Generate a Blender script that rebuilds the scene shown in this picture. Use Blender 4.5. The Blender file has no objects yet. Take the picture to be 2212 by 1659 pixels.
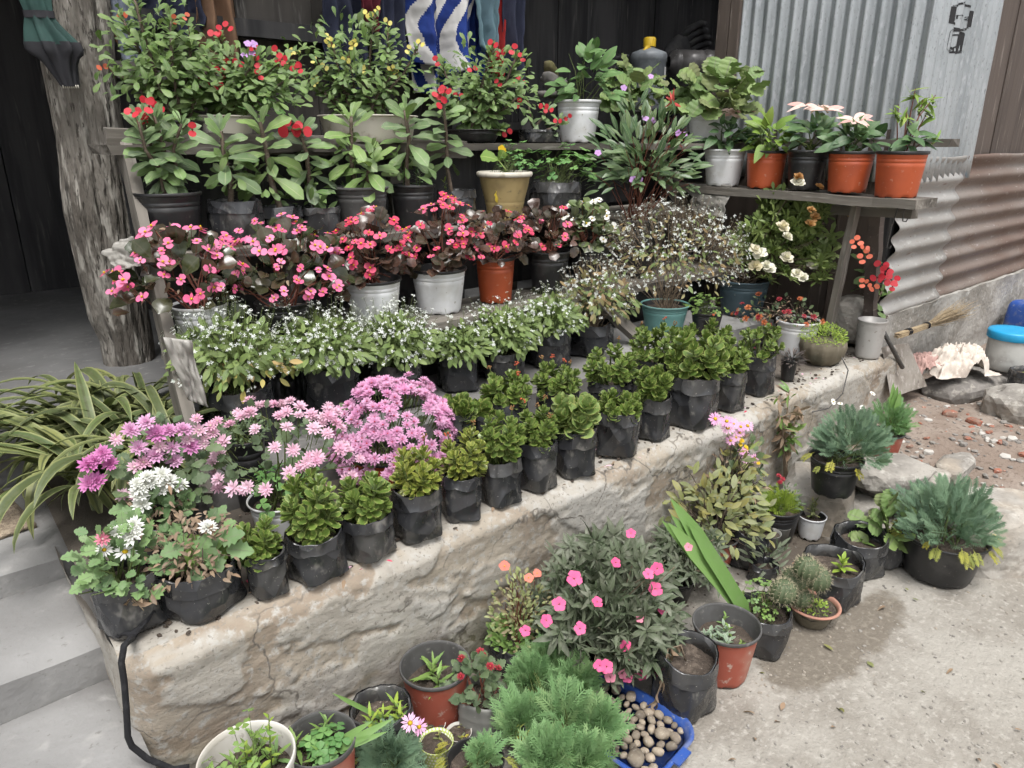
import bpy, math, random
import numpy as np
from mathutils import Vector, Matrix, noise as mnoise
R_ = math.radians
scene = bpy.context.scene
COL = scene.collection

# ------------------------------------------------------------------ camera, sky, sun, exposure
CF, CP, CYAW, CH = 1550.0, R_(18.8), R_(50), 1.55          # survey of the photograph (2212 px wide)
cam = bpy.data.cameras.new('camera'); camo = bpy.data.objects.new('camera', cam); COL.objects.link(camo)
cam.sensor_width = 36; cam.lens = 36 * CF / 2212; cam.clip_start = .05; cam.clip_end = 500
camo.location = (0, 0, CH); camo.rotation_euler = (R_(90) - CP, 0, CYAW - R_(90))
scene.camera = camo
SUN_EL, SUN_AZ = R_(68), R_(-118)       # azimuth of the sun, measured from +X towards +Y
world = bpy.data.worlds.new('World'); scene.world = world; world.use_nodes = True
wn = world.node_tree; wn.nodes.clear()
sky = wn.nodes.new('ShaderNodeTexSky'); sky.sky_type = 'NISHITA'; sky.sun_disc = False
sky.sun_elevation = SUN_EL; sky.sun_rotation = R_(90) - SUN_AZ; sky.air_density = 1.0; sky.dust_density = 4.0
hs = wn.nodes.new('ShaderNodeHueSaturation'); hs.inputs['Saturation'].default_value = .12
bg = wn.nodes.new('ShaderNodeBackground'); bg.inputs['Strength'].default_value = .12
wo = wn.nodes.new('ShaderNodeOutputWorld')
wn.links.new(sky.outputs[0], hs.inputs['Color']); wn.links.new(hs.outputs[0], bg.inputs['Color']); wn.links.new(bg.outputs[0], wo.inputs['Surface'])
sl = bpy.data.lights.new('sun', 'SUN'); sl.energy = 1.5; sl.angle = R_(24); sl.color = (1, .97, .93)
so = bpy.data.objects.new('sun', sl); COL.objects.link(so)
sd = Vector((math.cos(SUN_EL) * math.cos(SUN_AZ), math.cos(SUN_EL) * math.sin(SUN_AZ), math.sin(SUN_EL)))
so.rotation_euler = sd.to_track_quat('Z', 'Y').to_euler(); so.location = sd * 20
scene.view_settings.view_transform = 'Standard'; scene.view_settings.look = 'None'
scene.view_settings.exposure = 1.0; scene.view_settings.gamma = 1
scene.cycles.use_denoising = True
scene.cycles.max_bounces = 5; scene.cycles.diffuse_bounces = 3; scene.cycles.transmission_bounces = 4
scene.cycles.sample_clamp_indirect = 4
scene.cycles.use_light_tree = False
scene.cycles.use_adaptive_sampling = True; scene.cycles.adaptive_threshold = .03; scene.cycles.adaptive_min_samples = 12

# ------------------------------------------------------------------ survey: a photo point on a known plane -> place
_fh = np.array([math.cos(CYAW), math.sin(CYAW), 0]); _rt = np.array([math.sin(CYAW), -math.cos(CYAW), 0])
_fw = _fh * math.cos(CP) - np.array([0, 0, math.sin(CP)]); _up = _fh * math.sin(CP) + np.array([0, 0, math.cos(CP)])
_c = np.array([0, 0, CH])
def _ray(x, y): return (x - 1106) / CF * _rt - (y - 829.5) / CF * _up + _fw
def onz(x, y, z): r = _ray(x, y); return Vector(_c + (z - CH) / r[2] * r)
def ony(x, y, Y): r = _ray(x, y); return Vector(_c + Y / r[1] * r)
def onx(x, y, X): r = _ray(x, y); return Vector(_c + X / r[0] * r)
def mpp(p): return float((np.array(p) - _c) @ _fw) / CF          # metres per photo pixel at p
def zat(p, py):                                                  # height over p that shows at photo row py
    a, b = -1.0, 4.0
    for _ in range(40):
        m = (a + b) / 2; v = np.array([p[0], p[1], m]) - _c
        if 829.5 - CF * (v @ _up) / (v @ _fw) > py: a = m
        else: b = m
    return a
RT = Vector(_rt)

# ------------------------------------------------------------------ materials
def _n(nt, t, **kw):
    n = nt.nodes.new(t)
    for k, v in kw.items(): setattr(n, k, v)
    return n
def _mix(nt, fac, a, b, blend='MIX'):
    m = _n(nt, 'ShaderNodeMix', data_type='RGBA', blend_type=blend)
    for s, v in ((m.inputs[0], fac), (m.inputs[6], a), (m.inputs[7], b)):
        if isinstance(v, (int, float)): s.default_value = v
        elif isinstance(v, tuple): s.default_value = (*v[:3], 1)
        else: nt.links.new(v, s)
    return m.outputs[2]
def _ramp(nt, f, lo, hi):
    m = _n(nt, 'ShaderNodeMapRange'); m.inputs[1].default_value = lo; m.inputs[2].default_value = hi
    m.clamp = True; m.interpolation_type = 'SMOOTHSTEP'; nt.links.new(f, m.inputs[0]); return m.outputs[0]
def _noise(nt, co, scale, detail=4, rough=.6, dist=0):
    t = _n(nt, 'ShaderNodeTexNoise'); t.inputs['Scale'].default_value = scale; t.inputs['Detail'].default_value = detail
    t.inputs['Roughness'].default_value = rough; t.inputs['Distortion'].default_value = dist
    nt.links.new(co, t.inputs['Vector']); return t.outputs[0]
def _math(nt, op, a, b=0.0):
    m = _n(nt, 'ShaderNodeMath', operation=op)
    for s, v in zip(m.inputs, (a, b)):
        if isinstance(v, (int, float)): s.default_value = v
        else: nt.links.new(v, s)
    return m.outputs[0]
MATS = {}
def mat(name, col, rough=.7, layers=(), bump=(), stretch=(1, 1, 1), metal=0, spec=.4, coord='Object', alpha=1, rrand=0, trans=0, crease=None):
    """layers: (scale, colour, lo, hi[, stretch]); bump: (scale, strength[, distance])"""
    m = bpy.data.materials.new(name); m.use_nodes = True; nt = m.node_tree; nt.nodes.clear(); MATS[name] = m
    out = _n(nt, 'ShaderNodeOutputMaterial'); b = _n(nt, 'ShaderNodeBsdfPrincipled'); nt.links.new(b.outputs[0], out.inputs[0])
    tc = _n(nt, 'ShaderNodeTexCoord')
    oi = _n(nt, 'ShaderNodeObjectInfo')
    def vec(st):
        mp = _n(nt, 'ShaderNodeMapping'); nt.links.new(tc.outputs[coord], mp.inputs[0]); mp.inputs['Scale'].default_value = st
        cb = _n(nt, 'ShaderNodeCombineXYZ')
        for i in range(3): nt.links.new(_math(nt, 'MULTIPLY', oi.outputs['Random'], 7.0 * (i + 1)), cb.inputs[i])
        nt.links.new(cb.outputs[0], mp.inputs['Location']); return mp.outputs[0]
    co = vec(stretch); c = col
    for L in layers:
        f = _ramp(nt, _noise(nt, vec(L[4]) if len(L) > 4 else co, L[0], 3, .62), L[2], L[3])
        c = _mix(nt, f, c, L[1])
    if rrand:
        v = _math(nt, 'ADD', _math(nt, 'MULTIPLY', oi.outputs['Random'], rrand), 1 - rrand / 2)
        h = _n(nt, 'ShaderNodeHueSaturation'); nt.links.new(v, h.inputs['Value'])
        if isinstance(c, tuple): h.inputs['Color'].default_value = (*c, 1)
        else: nt.links.new(c, h.inputs['Color'])
        c = h.outputs[0]
    if isinstance(c, tuple): b.inputs['Base Color'].default_value = (*c, 1)
    else: nt.links.new(c, b.inputs['Base Color'])
    b.inputs['Roughness'].default_value = rough; b.inputs['Metallic'].default_value = metal
    b.inputs['Specular IOR Level'].default_value = spec; b.inputs['Alpha'].default_value = alpha
    if trans:
        b.inputs['Transmission Weight'].default_value = trans
    prev = None
    for B in bump:
        bn = _n(nt, 'ShaderNodeBump'); bn.inputs['Strength'].default_value = B[1]; bn.inputs['Distance'].default_value = B[2] if len(B) > 2 else .01
        nt.links.new(_noise(nt, co, B[0], 2, .6), bn.inputs['Height'])
        if prev: nt.links.new(prev, bn.inputs['Normal'])
        prev = bn.outputs[0]
    if crease:                                                   # sharp folds of thin plastic
        ds = _n(nt, 'ShaderNodeVectorMath', operation='ADD'); nq = _n(nt, 'ShaderNodeTexNoise'); nq.inputs['Scale'].default_value = crease[0] * .6; nq.inputs['Detail'].default_value = 1
        nt.links.new(co, nq.inputs['Vector']); sc = _n(nt, 'ShaderNodeVectorMath', operation='SCALE'); nt.links.new(nq.outputs['Color'], sc.inputs[0]); sc.inputs['Scale'].default_value = .9 / crease[0]
        nt.links.new(co, ds.inputs[0]); nt.links.new(sc.outputs[0], ds.inputs[1])
        vo = _n(nt, 'ShaderNodeTexVoronoi'); vo.inputs['Scale'].default_value = crease[0]; nt.links.new(ds.outputs[0], vo.inputs['Vector'])
        bn = _n(nt, 'ShaderNodeBump'); bn.inputs['Strength'].default_value = crease[1]; bn.inputs['Distance'].default_value = crease[2]; nt.links.new(vo.outputs['Distance'], bn.inputs['Height'])
        if prev: nt.links.new(prev, bn.inputs['Normal'])
        prev = bn.outputs[0]
    if prev: nt.links.new(prev, b.inputs['Normal'])
    m['bsdf'] = b.name
    return m
LEAF_ALBEDO = 1.8
def leafmat(name, cols, mid=None, margin=None, rough=.5, trans=.18, dust=.25, midw=.12, spec=.35):
    m = bpy.data.materials.new(name); m.use_nodes = True; nt = m.node_tree; nt.nodes.clear(); MATS[name] = m
    out = _n(nt, 'ShaderNodeOutputMaterial'); b = _n(nt, 'ShaderNodeBsdfPrincipled')
    oi = _n(nt, 'ShaderNodeObjectInfo'); at = _n(nt, 'ShaderNodeAttribute', attribute_name='rnd'); ac = _n(nt, 'ShaderNodeAttribute', attribute_name='ac')
    f = _math(nt, 'FRACT', _math(nt, 'ADD', oi.outputs['Random'], at.outputs['Fac']))
    cr = _n(nt, 'ShaderNodeValToRGB'); e = cr.color_ramp.elements
    if name.startswith('l_'): cols = [tuple(v * (LEAF_ALBEDO if max(c_) < .2 else 1.15) for v in c_) for c_ in cols]
    if len(cols) == 1: cols = [cols[0], tuple(v * .9 for v in cols[0])]
    while len(e) < len(cols): e.new(.5)
    for i, c in enumerate(cols): e[i].position = i / max(1, len(cols) - 1) * .96; e[i].color = (*c, 1)
    nt.links.new(f, cr.inputs[0]); c = cr.outputs[0]
    if mid: c = _mix(nt, _ramp(nt, ac.outputs['Fac'], midw, midw * .3), c, mid)
    if margin: c = _mix(nt, _ramp(nt, ac.outputs['Fac'], .62, .95), c, margin)
    tc = _n(nt, 'ShaderNodeTexCoord')
    ge = _n(nt, 'ShaderNodeNewGeometry')
    nz = _noise(nt, ge.outputs['Position'], 38, 3)
    if dust: c = _mix(nt, _math(nt, 'MULTIPLY', _ramp(nt, nz, .42, .75), dust), c, (.30, .29, .25))
    nt.links.new(c, b.inputs['Base Color']); b.inputs['Roughness'].default_value = rough; b.inputs['Specular IOR Level'].default_value = spec
    if trans:
        t = _n(nt, 'ShaderNodeBsdfTranslucent'); nt.links.new(_mix(nt, .5, c, (.5, .6, .1), 'MULTIPLY'), t.inputs[0])
        ms = _n(nt, 'ShaderNodeMixShader'); ms.inputs[0].default_value = trans
        nt.links.new(b.outputs[0], ms.inputs[1]); nt.links.new(t.outputs[0], ms.inputs[2]); nt.links.new(ms.outputs[0], out.inputs[0])
    else: nt.links.new(b.outputs[0], out.inputs[0])
    return m

GREY = (.30, .29, .27)
mat('porch_floor', (.17, .17, .168), .75, [(1.1, (.11, .108, .105), .46, .64), (3, (.12, .12, .12), .4, .7), (22, (.21, .205, .2), .55, .75)], [(60, .12), (6, .25)])
mat('step_cement', (.25, .247, .242), .8, [(1.3, (.175, .17, .165), .46, .64), (2.2, (.19, .187, .183), .42, .66), (14, (.29, .285, .275), .55, .75), (60, (.17, .163, .155), .62, .75)], [(90, .3, .004), (14, .4, .012)])
mat('mid_step', (.16, .155, .15), .85, [(5, (.10, .095, .09), .42, .66), (30, (.2, .195, .185), .55, .7)], [(40, .4, .005)])
mat('dirt', (.20, .165, .135), .95, [(3, (.13, .10, .08), .42, .65), (26, (.30, .26, .22), .52, .7), (7, (.24, .21, .19), .5, .7)], [(90, .6, .008), (20, .6, .02)])
mat('wood_grey', (.16, .145, .125), .85, [(8, (.07, .062, .053), .42, .66), (40, (.25, .235, .21), .55, .72)], [(40, .7, .006), (12, .5, .01)], stretch=(.12, 1, 1), rrand=.5)
mat('wood_dark', (.055, .053, .054), .8, [(8, (.024, .024, .026), .42, .66), (30, (.10, .095, .09), .58, .75)], [(30, .5, .006)], stretch=(1, 1, .1), rrand=.5)
mat('wood_board', (.11, .1, .09), .85, [(6, (.045, .04, .037), .4, .66), (36, (.2, .19, .175), .55, .75)], [(36, .5, .006)], stretch=(1, 1, .12), rrand=.4)
mat('wood_brown', (.10, .078, .066), .75, [(6, (.05, .038, .032), .42, .66), (36, (.2, .17, .15), .58, .75)], [(36, .5, .005)], stretch=(1, 1, .1), rrand=.4)
mat('post_wood', (.17, .155, .135), .9, [(5, (.10, .088, .075), .42, .6), (26, (.34, .32, .285), .5, .66), (9, (.04, .035, .03), .6, .68), (70, (.06, .053, .045), .56, .64)], [(34, 1, .02), (10, 1, .04), (100, 1, .008)], stretch=(1, 1, .22))
mat('galv', (.42, .445, .46), .36, [(3, (.31, .335, .35), .4, .7), (45, (.46, .48, .50), .5, .7), (130, (.27, .285, .29), .58, .68), (7, (.33, .32, .29), .66, .78)], [(120, .06, .002)], stretch=(1, 1, .35), metal=.55, spec=.5)
mat('rusty_sheet', (.23, .20, .178), .6, [(1.3, (.135, .085, .064), .34, .62), (9, (.17, .12, .095), .52, .7), (40, (.36, .345, .325), .6, .75), (90, (.13, .085, .068), .6, .7)], [(60, .15, .003)], stretch=(.45, 1, 1), metal=.3)
mat('stone', (.31, .29, .26), .9, [(4, (.21, .195, .175), .42, .62), (18, (.40, .38, .345), .52, .7), (2, (.35, .30, .24), .5, .68), (70, (.2, .185, .165), .6, .72)], [(14, .7, .02), (60, .5, .006)], rrand=.25)
mat('stone_dark', (.2, .185, .17), .9, [(4, (.13, .12, .11), .42, .62), (18, (.30, .28, .25), .52, .7)], [(14, .7, .02), (60, .5, .006)], rrand=.25)
mat('plaster_foot', (.34, .325, .30), .9, [(3, (.25, .235, .21), .42, .62), (18, (.42, .41, .385), .55, .7)], [(14, .6, .02), (60, .5, .006)])
mat('brick_bit', (.27, .095, .06), .9, [(20, (.2, .13, .10), .42, .62), (50, (.34, .25, .2), .55, .7)], [(50, .5, .006)], rrand=.5)
mat('white_bit', (.42, .40, .37), .9, [(20, (.4, .38, .35), .45, .65)], [(50, .5, .006)], rrand=.5)
mat('pebble', (.27, .225, .17), .75, [(25, (.19, .155, .12), .42, .62), (90, (.36, .32, .265), .56, .7)], [(80, .3, .004)], rrand=.8)
mat('soil', (.060, .046, .036), .95, [(30, (.12, .095, .075), .5, .68), (90, (.2, .17, .14), .64, .72)], [(60, 1, .012), (150, .6, .006)])
mat('bag', (.030, .031, .034), .27, [(5, (.062, .061, .06), .42, .66), (20, (.13, .125, .115), .56, .74), (150, (.22, .21, .19), .66, .74)], [(8, .6, .04), (60, .12, .004)], spec=.6, crease=(15, .75, .03), stretch=(1, 1, .7))
mat('pot_black', (.018, .018, .019), .36, [(9, (.04, .039, .038), .5, .7), (60, (.11, .105, .095), .63, .74)], [(30, .05)], spec=.5)
mat('pot_grey', (.085, .084, .083), .6, [(9, (.06, .058, .056), .42, .64), (40, (.15, .145, .135), .58, .74)], [(40, .15, .003)])
mat('pot_white', (.70, .71, .72), .5, [(5, (.55, .54, .51), .5, .72), (55, (.34, .31, .27), .64, .74), (14, (.75, .76, .77), .5, .7)], [(40, .05, .002)], rrand=.06)
mat('pot_orange', (.42, .085, .030), .42, [(6, (.34, .07, .03), .45, .68), (40, (.5, .26, .19), .63, .76)], [(40, .05, .002)], rrand=.2)
mat('pot_red_dusty', (.30, .075, .048), .62, [(5, (.36, .2, .15), .45, .7), (40, (.42, .32, .27), .58, .74)], [(40, .1, .003)], rrand=.2)
mat('pot_teal', (.13, .28, .265), .6, [(6, (.18, .33, .31), .45, .7), (40, (.3, .36, .32), .64, .76)], [(40, .1, .003)])
mat('pot_bluegrey', (.035, .06, .075), .55, [(6, (.05, .08, .095), .45, .7), (40, (.15, .16, .16), .64, .76)], [(40, .1, .003)])
mat('pot_cream', (.36, .275, .125), .6, [(6, (.24, .18, .085), .46, .66), (30, (.2, .155, .085), .6, .74)], [(30, .2, .003)])
mat('cream_rim', (.55, .52, .45), .6, [(16, (.36, .32, .25), .52, .72)], [(30, .1, .003)])
mat('clay', (.40, .2, .145), .8, [(8, (.32, .17, .125), .45, .66), (50, (.48, .34, .28), .6, .74)], [(50, .2, .003)])
mat('clay_mossy', (.14, .12, .085), .9, [(8, (.09, .085, .06), .45, .66), (40, (.22, .19, .15), .6, .74)], [(40, .4, .004)])
mat('white_dirty', (.55, .53, .49), .6, [(6, (.42, .39, .34), .45, .7), (40, (.3, .27, .23), .62, .76)], [(40, .1, .003)])
mat('plastic_grey', (.22, .22, .205), .5, [(8, (.15, .145, .13), .45, .7), (50, (.32, .31, .29), .6, .75)], [(30, .2, .003)])
mat('plastic_sheet', (.33, .315, .29), .5, [(4, (.2, .19, .17), .4, .7)], [(12, .4, .01)])
mat('black_tarp', (.022, .022, .024), .45, [(6, (.045, .044, .044), .45, .7)], [(8, .6, .03)], crease=(9, .7, .03))
mat('blue_plastic', (.025, .075, .30), .45, [(12, (.11, .14, .27), .5, .72), (60, (.2, .22, .28), .62, .72)], [(20, .05)])
mat('blue_dark', (.02, .04, .17), .4, [(12, (.05, .07, .2), .55, .75)], [(20, .05)])
mat('lid_blue', (.02, .30, .56), .4, [(20, (.1, .35, .5), .6, .75)], [(20, .05)])
mat('jar_clear', (.42, .42, .40), .35, [(10, (.3, .295, .28), .45, .7), (60, (.55, .54, .52), .62, .75)], [(20, .05)])
mat('bottle_clear', (.105, .10, .098), .3, [(10, (.06, .057, .055), .45, .7), (40, (.2, .195, .19), .6, .75)], [(20, .1)])
mat('jerry_grey', (.17, .185, .20), .5, [(10, (.11, .12, .13), .45, .7)], [(30, .1)])
mat('yellow_cap', (.60, .40, .025), .45, [(20, (.45, .3, .03), .5, .7)])
mat('label_blue', (.03, .25, .60), .5, [(20, (.5, .52, .55), .62, .66)])
mat('label_white', (.6, .6, .6), .6, [(30, (.2, .2, .2), .58, .62)])
mat('black_cloth', (.012, .012, .014), .95, [(60, (.03, .03, .032), .5, .7)], [(120, .3, .003)])
mat('sack_cloth', (.56, .50, .44), .9, [(6, (.42, .36, .31), .45, .66), (60, (.62, .58, .52), .55, .7)], [(12, .7, .02), (180, .3, .002)])
mat('sack_pink', (.42, .27, .24), .9, [(6, (.34, .22, .2), .45, .66)], [(12, .7, .02)])
mat('straw', (.34, .265, .165), .9, [(30, (.24, .18, .115), .45, .66)], [(60, .3)], rrand=.4)
mat('iron', (.09, .085, .08), .6, [(10, (.05, .047, .045), .4, .65), (50, (.2, .17, .14), .6, .75)], [(50, .3, .003)])
mat('shovel_steel', (.27, .245, .215), .75, [(5, (.18, .155, .13), .42, .62), (26, (.36, .33, .30), .52, .7), (60, (.12, .1, .085), .62, .72)], [(40, .3, .003)])
mat('tin', (.42, .41, .395), .5, [(6, (.32, .3, .28), .45, .7), (50, (.24, .215, .19), .62, .75)], [(14, .4, .006)], metal=.3)
mat('umb_green', (.022, .06, .052), .8, [(8, (.015, .04, .036), .42, .66)], [(50, .2, .002)])
mat('umb_black', (.018, .018, .022), .75, [(8, (.028, .027, .032), .42, .66)], [(50, .2, .002)])
mat('navy', (.022, .026, .05), .95, [(8, (.034, .038, .065), .42, .66)], [(120, .3, .003)])
mat('maroon', (.10, .008, .018), .95, [(8, (.06, .006, .012), .42, .66)], [(120, .3, .003)])
mat('red_cloth', (.32, .022, .022), .95, [(8, (.22, .016, .016), .42, .66)], [(120, .3, .003)])
mat('denim', (.17, .195, .24), .95, [(8, (.13, .15, .195), .42, .66), (90, (.22, .25, .29), .55, .7)], [(150, .3, .002)])
mat('brown_cloth', (.165, .095, .058), .95, [(8, (.115, .066, .042), .42, .66)], [(120, .3, .003)])
mat('teal_cloth', (.13, .215, .25), .95, [(8, (.1, .165, .2), .42, .66)], [(120, .3, .003)])
mat('white_cloth', (.58, .57, .56), .95, [(8, (.5, .49, .48), .42, .66)], [(120, .3, .003)])
mat('blue_cloth', (.012, .035, .19), .95, [(8, (.01, .025, .14), .42, .66)], [(120, .3, .003)])
mat('rug', (.24, .19, .14), 1, [(60, (.33, .27, .2), .45, .6)], [(90, 1, .01)])
mat('glove', (.03, .03, .032), .8, [(12, (.06, .058, .056), .42, .66)], [(14, .8, .01)])
mat('boot', (.16, .15, .14), .8, [(10, (.1, .095, .09), .42, .66)], [(30, .4, .005)])
mat('boot_yellow', (.12, .11, .045), .8, [(10, (.12, .1, .06), .42, .66)], [(30, .4, .005)])
mat('stem_green', (.09, .12, .035), .6); mat('stem_brown', (.10, .075, .055), .85, [(40, (.17, .14, .11), .5, .7)], [(80, .6, .004)])
mat('stem_red', (.16, .055, .035), .6); mat('stem_dry', (.19, .145, .10), .9)
mat('thorn', (.17, .15, .13), .8)
mat('ink', (.02, .02, .022), .7)
mat('spine', (.42, .38, .26), .7)
mat('cactus', (.075, .10, .05), .65, [(50, (.11, .13, .07), .45, .7)])
mat('moss', (.085, .12, .022), .9, [(60, (.15, .17, .04), .45, .7)])
mat('rope', (.3, .28, .25), .9)

leafmat('l_milii', [(.045, .085, .022), (.085, .14, .035), (.06, .10, .035), (.11, .16, .055)], mid=(.17, .22, .09), rough=.55)
leafmat('l_milii_big', [(.065, .105, .045), (.085, .125, .058), (.095, .155, .05), (.075, .105, .06)], mid=(.26, .32, .16), rough=.5, midw=.09)
leafmat('l_milii_light', [(.095, .155, .045), (.12, .18, .055), (.08, .12, .055)], mid=(.3, .36, .16), rough=.5, midw=.09)
leafmat('l_kal', [(.045, .078, .014), (.064, .102, .02), (.052, .086, .016), (.088, .13, .026)], margin=(.30, .34, .10), rough=.36, dust=.1, trans=.06, spec=.5)
leafmat('l_kal_pale', [(.09, .14, .035), (.115, .165, .05), (.13, .175, .06)], margin=(.33, .36, .12), rough=.38, dust=.15, trans=.06, spec=.5)
leafmat('l_kal_yellow', [(.06, .085, .014), (.085, .11, .018), (.11, .125, .02)], margin=(.40, .40, .10), rough=.35, dust=.1, trans=.06, spec=.5)
leafmat('l_frost', [(.062, .095, .026), (.082, .118, .034), (.105, .14, .042), (.07, .10, .03)], mid=(.14, .2, .08), rough=.55, dust=.15)
leafmat('l_frost_yellow', [(.095, .15, .04), (.2, .21, .055), (.38, .30, .09), (.12, .17, .05), (.44, .31, .13)], rough=.6, dust=.15)
leafmat('l_frost_dry', [(.07, .10, .034), (.085, .115, .04), (.15, .10, .05), (.08, .11, .038)], rough=.6, dust=.1)
leafmat('l_begonia', [(.013, .020, .007), (.024, .027, .011), (.034, .019, .012), (.019, .024, .010)], mid=(.06, .06, .03), rough=.22, dust=.12, spec=.6, trans=.08)
leafmat('l_begonia_red', [(.026, .014, .010), (.034, .018, .013), (.02, .018, .010), (.05, .024, .016)], mid=(.08, .045, .034), rough=.26, dust=.15, spec=.5, trans=.08)
leafmat('l_begonia_green', [(.05, .075, .025), (.07, .095, .035), (.045, .05, .03)], mid=(.14, .16, .07), rough=.33, dust=.12, spec=.5, trans=.08)
leafmat('l_fern', [(.085, .16, .065), (.11, .19, .08), (.095, .175, .07), (.13, .198, .085)], rough=.7, dust=.1)
leafmat('l_fern_blue', [(.07, .115, .075), (.09, .145, .09), (.11, .165, .10)], rough=.7, dust=.12)
leafmat('l_fern_yellow', [(.4, .36, .05), (.3, .3, .06), (.22, .25, .06)], rough=.7, dust=.1)
leafmat('l_strap', [(.045, .066, .024), (.065, .088, .03), (.055, .07, .032), (.10, .115, .04), (.036, .048, .022), (.078, .098, .034), (.13, .138, .05)], mid=(.085, .105, .04), margin=(.25, .27, .11), rough=.5, dust=.15, midw=.35)
leafmat('l_blade', [(.12, .22, .06), (.15, .26, .075)], rough=.45, dust=.08)
leafmat('l_poin', [(.028, .062, .025), (.04, .08, .03), (.055, .10, .035)], mid=(.13, .18, .08), rough=.45, dust=.12, midw=.08)
leafmat('l_poin_light', [(.12, .20, .03), (.16, .25, .04), (.10, .17, .035), (.2, .27, .05)], mid=(.25, .32, .1), rough=.45, dust=.08, midw=.08)
leafmat('bract_pink', [(.74, .52, .46), (.76, .58, .52), (.70, .38, .34)], mid=(.6, .3, .3), rough=.6, dust=.05)
leafmat('bract_red', [(.62, .08, .08), (.66, .13, .11)], rough=.55, dust=.05)
leafmat('l_vinca', [(.032, .065, .025), (.05, .085, .035), (.075, .11, .045)], mid=(.24, .28, .16), rough=.4, dust=.12, midw=.1, spec=.5)
leafmat('l_azalea', [(.075, .11, .034), (.105, .145, .042), (.135, .17, .055), (.06, .09, .03)], mid=(.13, .16, .07), rough=.45, dust=.12)
leafmat('l_geranium', [(.065, .105, .035), (.09, .14, .045), (.12, .17, .055), (.10, .11, .05)], mid=(.17, .21, .1), rough=.55, dust=.15)
leafmat('l_bean', [(.06, .12, .04), (.08, .145, .05), (.05, .10, .035)], mid=(.16, .22, .1), rough=.55, dust=.12)
leafmat('l_clover', [(.05, .12, .035), (.075, .155, .045), (.10, .19, .055)], mid=(.15, .24, .1), rough=.55, dust=.08)
leafmat('l_squash', [(.13, .22, .04)], mid=(.26, .34, .1), rough=.6, dust=.1)
leafmat('l_squash_yellow', [(.55, .42, .05)], mid=(.5, .42, .1), rough=.6, dust=.03)
leafmat('l_chrys', [(.065, .115, .045), (.09, .145, .06), (.11, .175, .065), (.055, .095, .04)], mid=(.15, .2, .1), rough=.6, dust=.2)
leafmat('l_chrys_dark', [(.04, .062, .03), (.055, .08, .04), (.07, .10, .045)], rough=.6, dust=.25)
leafmat('l_dry', [(.17, .115, .075), (.23, .165, .11), (.12, .085, .06), (.27, .2, .14)], rough=.85, dust=.2)
leafmat('l_dusty', [(.045, .062, .034), (.065, .08, .048), (.036, .052, .026), (.085, .095, .066)], mid=(.15, .165, .12), rough=.55, dust=.42)
leafmat('l_olive', [(.095, .115, .04), (.13, .14, .05), (.2, .18, .05), (.08, .10, .04), (.12, .13, .06)], mid=(.18, .19, .09), rough=.55, dust=.35)
leafmat('l_seedling', [(.10, .17, .04), (.15, .23, .05), (.085, .145, .05)], mid=(.18, .26, .09), rough=.5, dust=.12)
leafmat('l_lime', [(.2, .3, .04), (.26, .34, .05), (.15, .24, .04)], rough=.5, dust=.05)
leafmat('l_purslane', [(.12, .2, .05), (.16, .25, .07), (.1, .17, .05)], rough=.4, dust=.08)
leafmat('l_portulaca', [(.13, .15, .06), (.16, .18, .075), (.2, .15, .09)], rough=.5, dust=.15)
leafmat('l_dark_spike', [(.06, .05, .05), (.085, .07, .065), (.045, .045, .04)], rough=.6, dust=.2)
leafmat('l_variegated', [(.06, .10, .06), (.3, .36, .27), (.10, .15, .09)], margin=(.38, .43, .34), rough=.5, dust=.1)
def petal(name, cols, **k): return leafmat(name, cols, rough=.55, trans=.25, dust=.0, **k)
petal('f_red', [(.56, .02, .04), (.6, .04, .055), (.46, .012, .025)]); petal('f_salmon', [(.62, .14, .07), (.55, .11, .06)])
petal('f_yellowp', [(.72, .62, .13), (.75, .68, .22)]); petal('f_pinkb', [(.78, .16, .33), (.80, .24, .42), (.72, .10, .24)])
petal('f_redpink', [(.70, .07, .17), (.74, .12, .22), (.62, .04, .10), (.75, .18, .32)]); petal('f_whiteb', [(.80, .80, .76)])
petal('f_white', [(.80, .82, .80), (.74, .78, .74)]); petal('f_lilac', [(.68, .34, .58), (.74, .46, .66), (.62, .24, .50)], mid=(.56, .22, .45))
petal('f_palepink', [(.78, .48, .62), (.80, .58, .69), (.76, .42, .58)], mid=(.70, .32, .5)); petal('f_pinkdome', [(.74, .40, .62), (.76, .46, .66), (.70, .33, .56)], mid=(.55, .18, .38), midw=.25)
petal('f_purple', [(.48, .24, .60), (.55, .34, .66)]); petal('f_magenta', [(.60, .17, .45), (.66, .26, .52)])
petal('f_cream', [(.78, .74, .60), (.82, .80, .72), (.74, .66, .46)]); petal('f_tan', [(.55, .33, .14), (.46, .25, .1)])
petal('f_hotpink', [(.76, .09, .25), (.78, .14, .32)]); petal('f_softpink', [(.74, .26, .36)])
petal('f_orange', [(.66, .24, .10), (.55, .16, .07)]); petal('f_darkred', [(.36, .03, .05), (.46, .06, .08)]); petal('f_yellow', [(.74, .5, .02)])
petal('f_coral', [(.72, .17, .13), (.75, .24, .17)]); petal('f_daisy', [(.74, .38, .60), (.78, .52, .68)], mid=(.6, .18, .42), midw=.4)
petal('f_whitedaisy', [(.82, .82, .80)]); petal('f_tube', [(.60, .36, .10)]); petal('f_budorange', [(.32, .17, .07)])
petal('f_dark', [(.15, .05, .04)])

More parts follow.
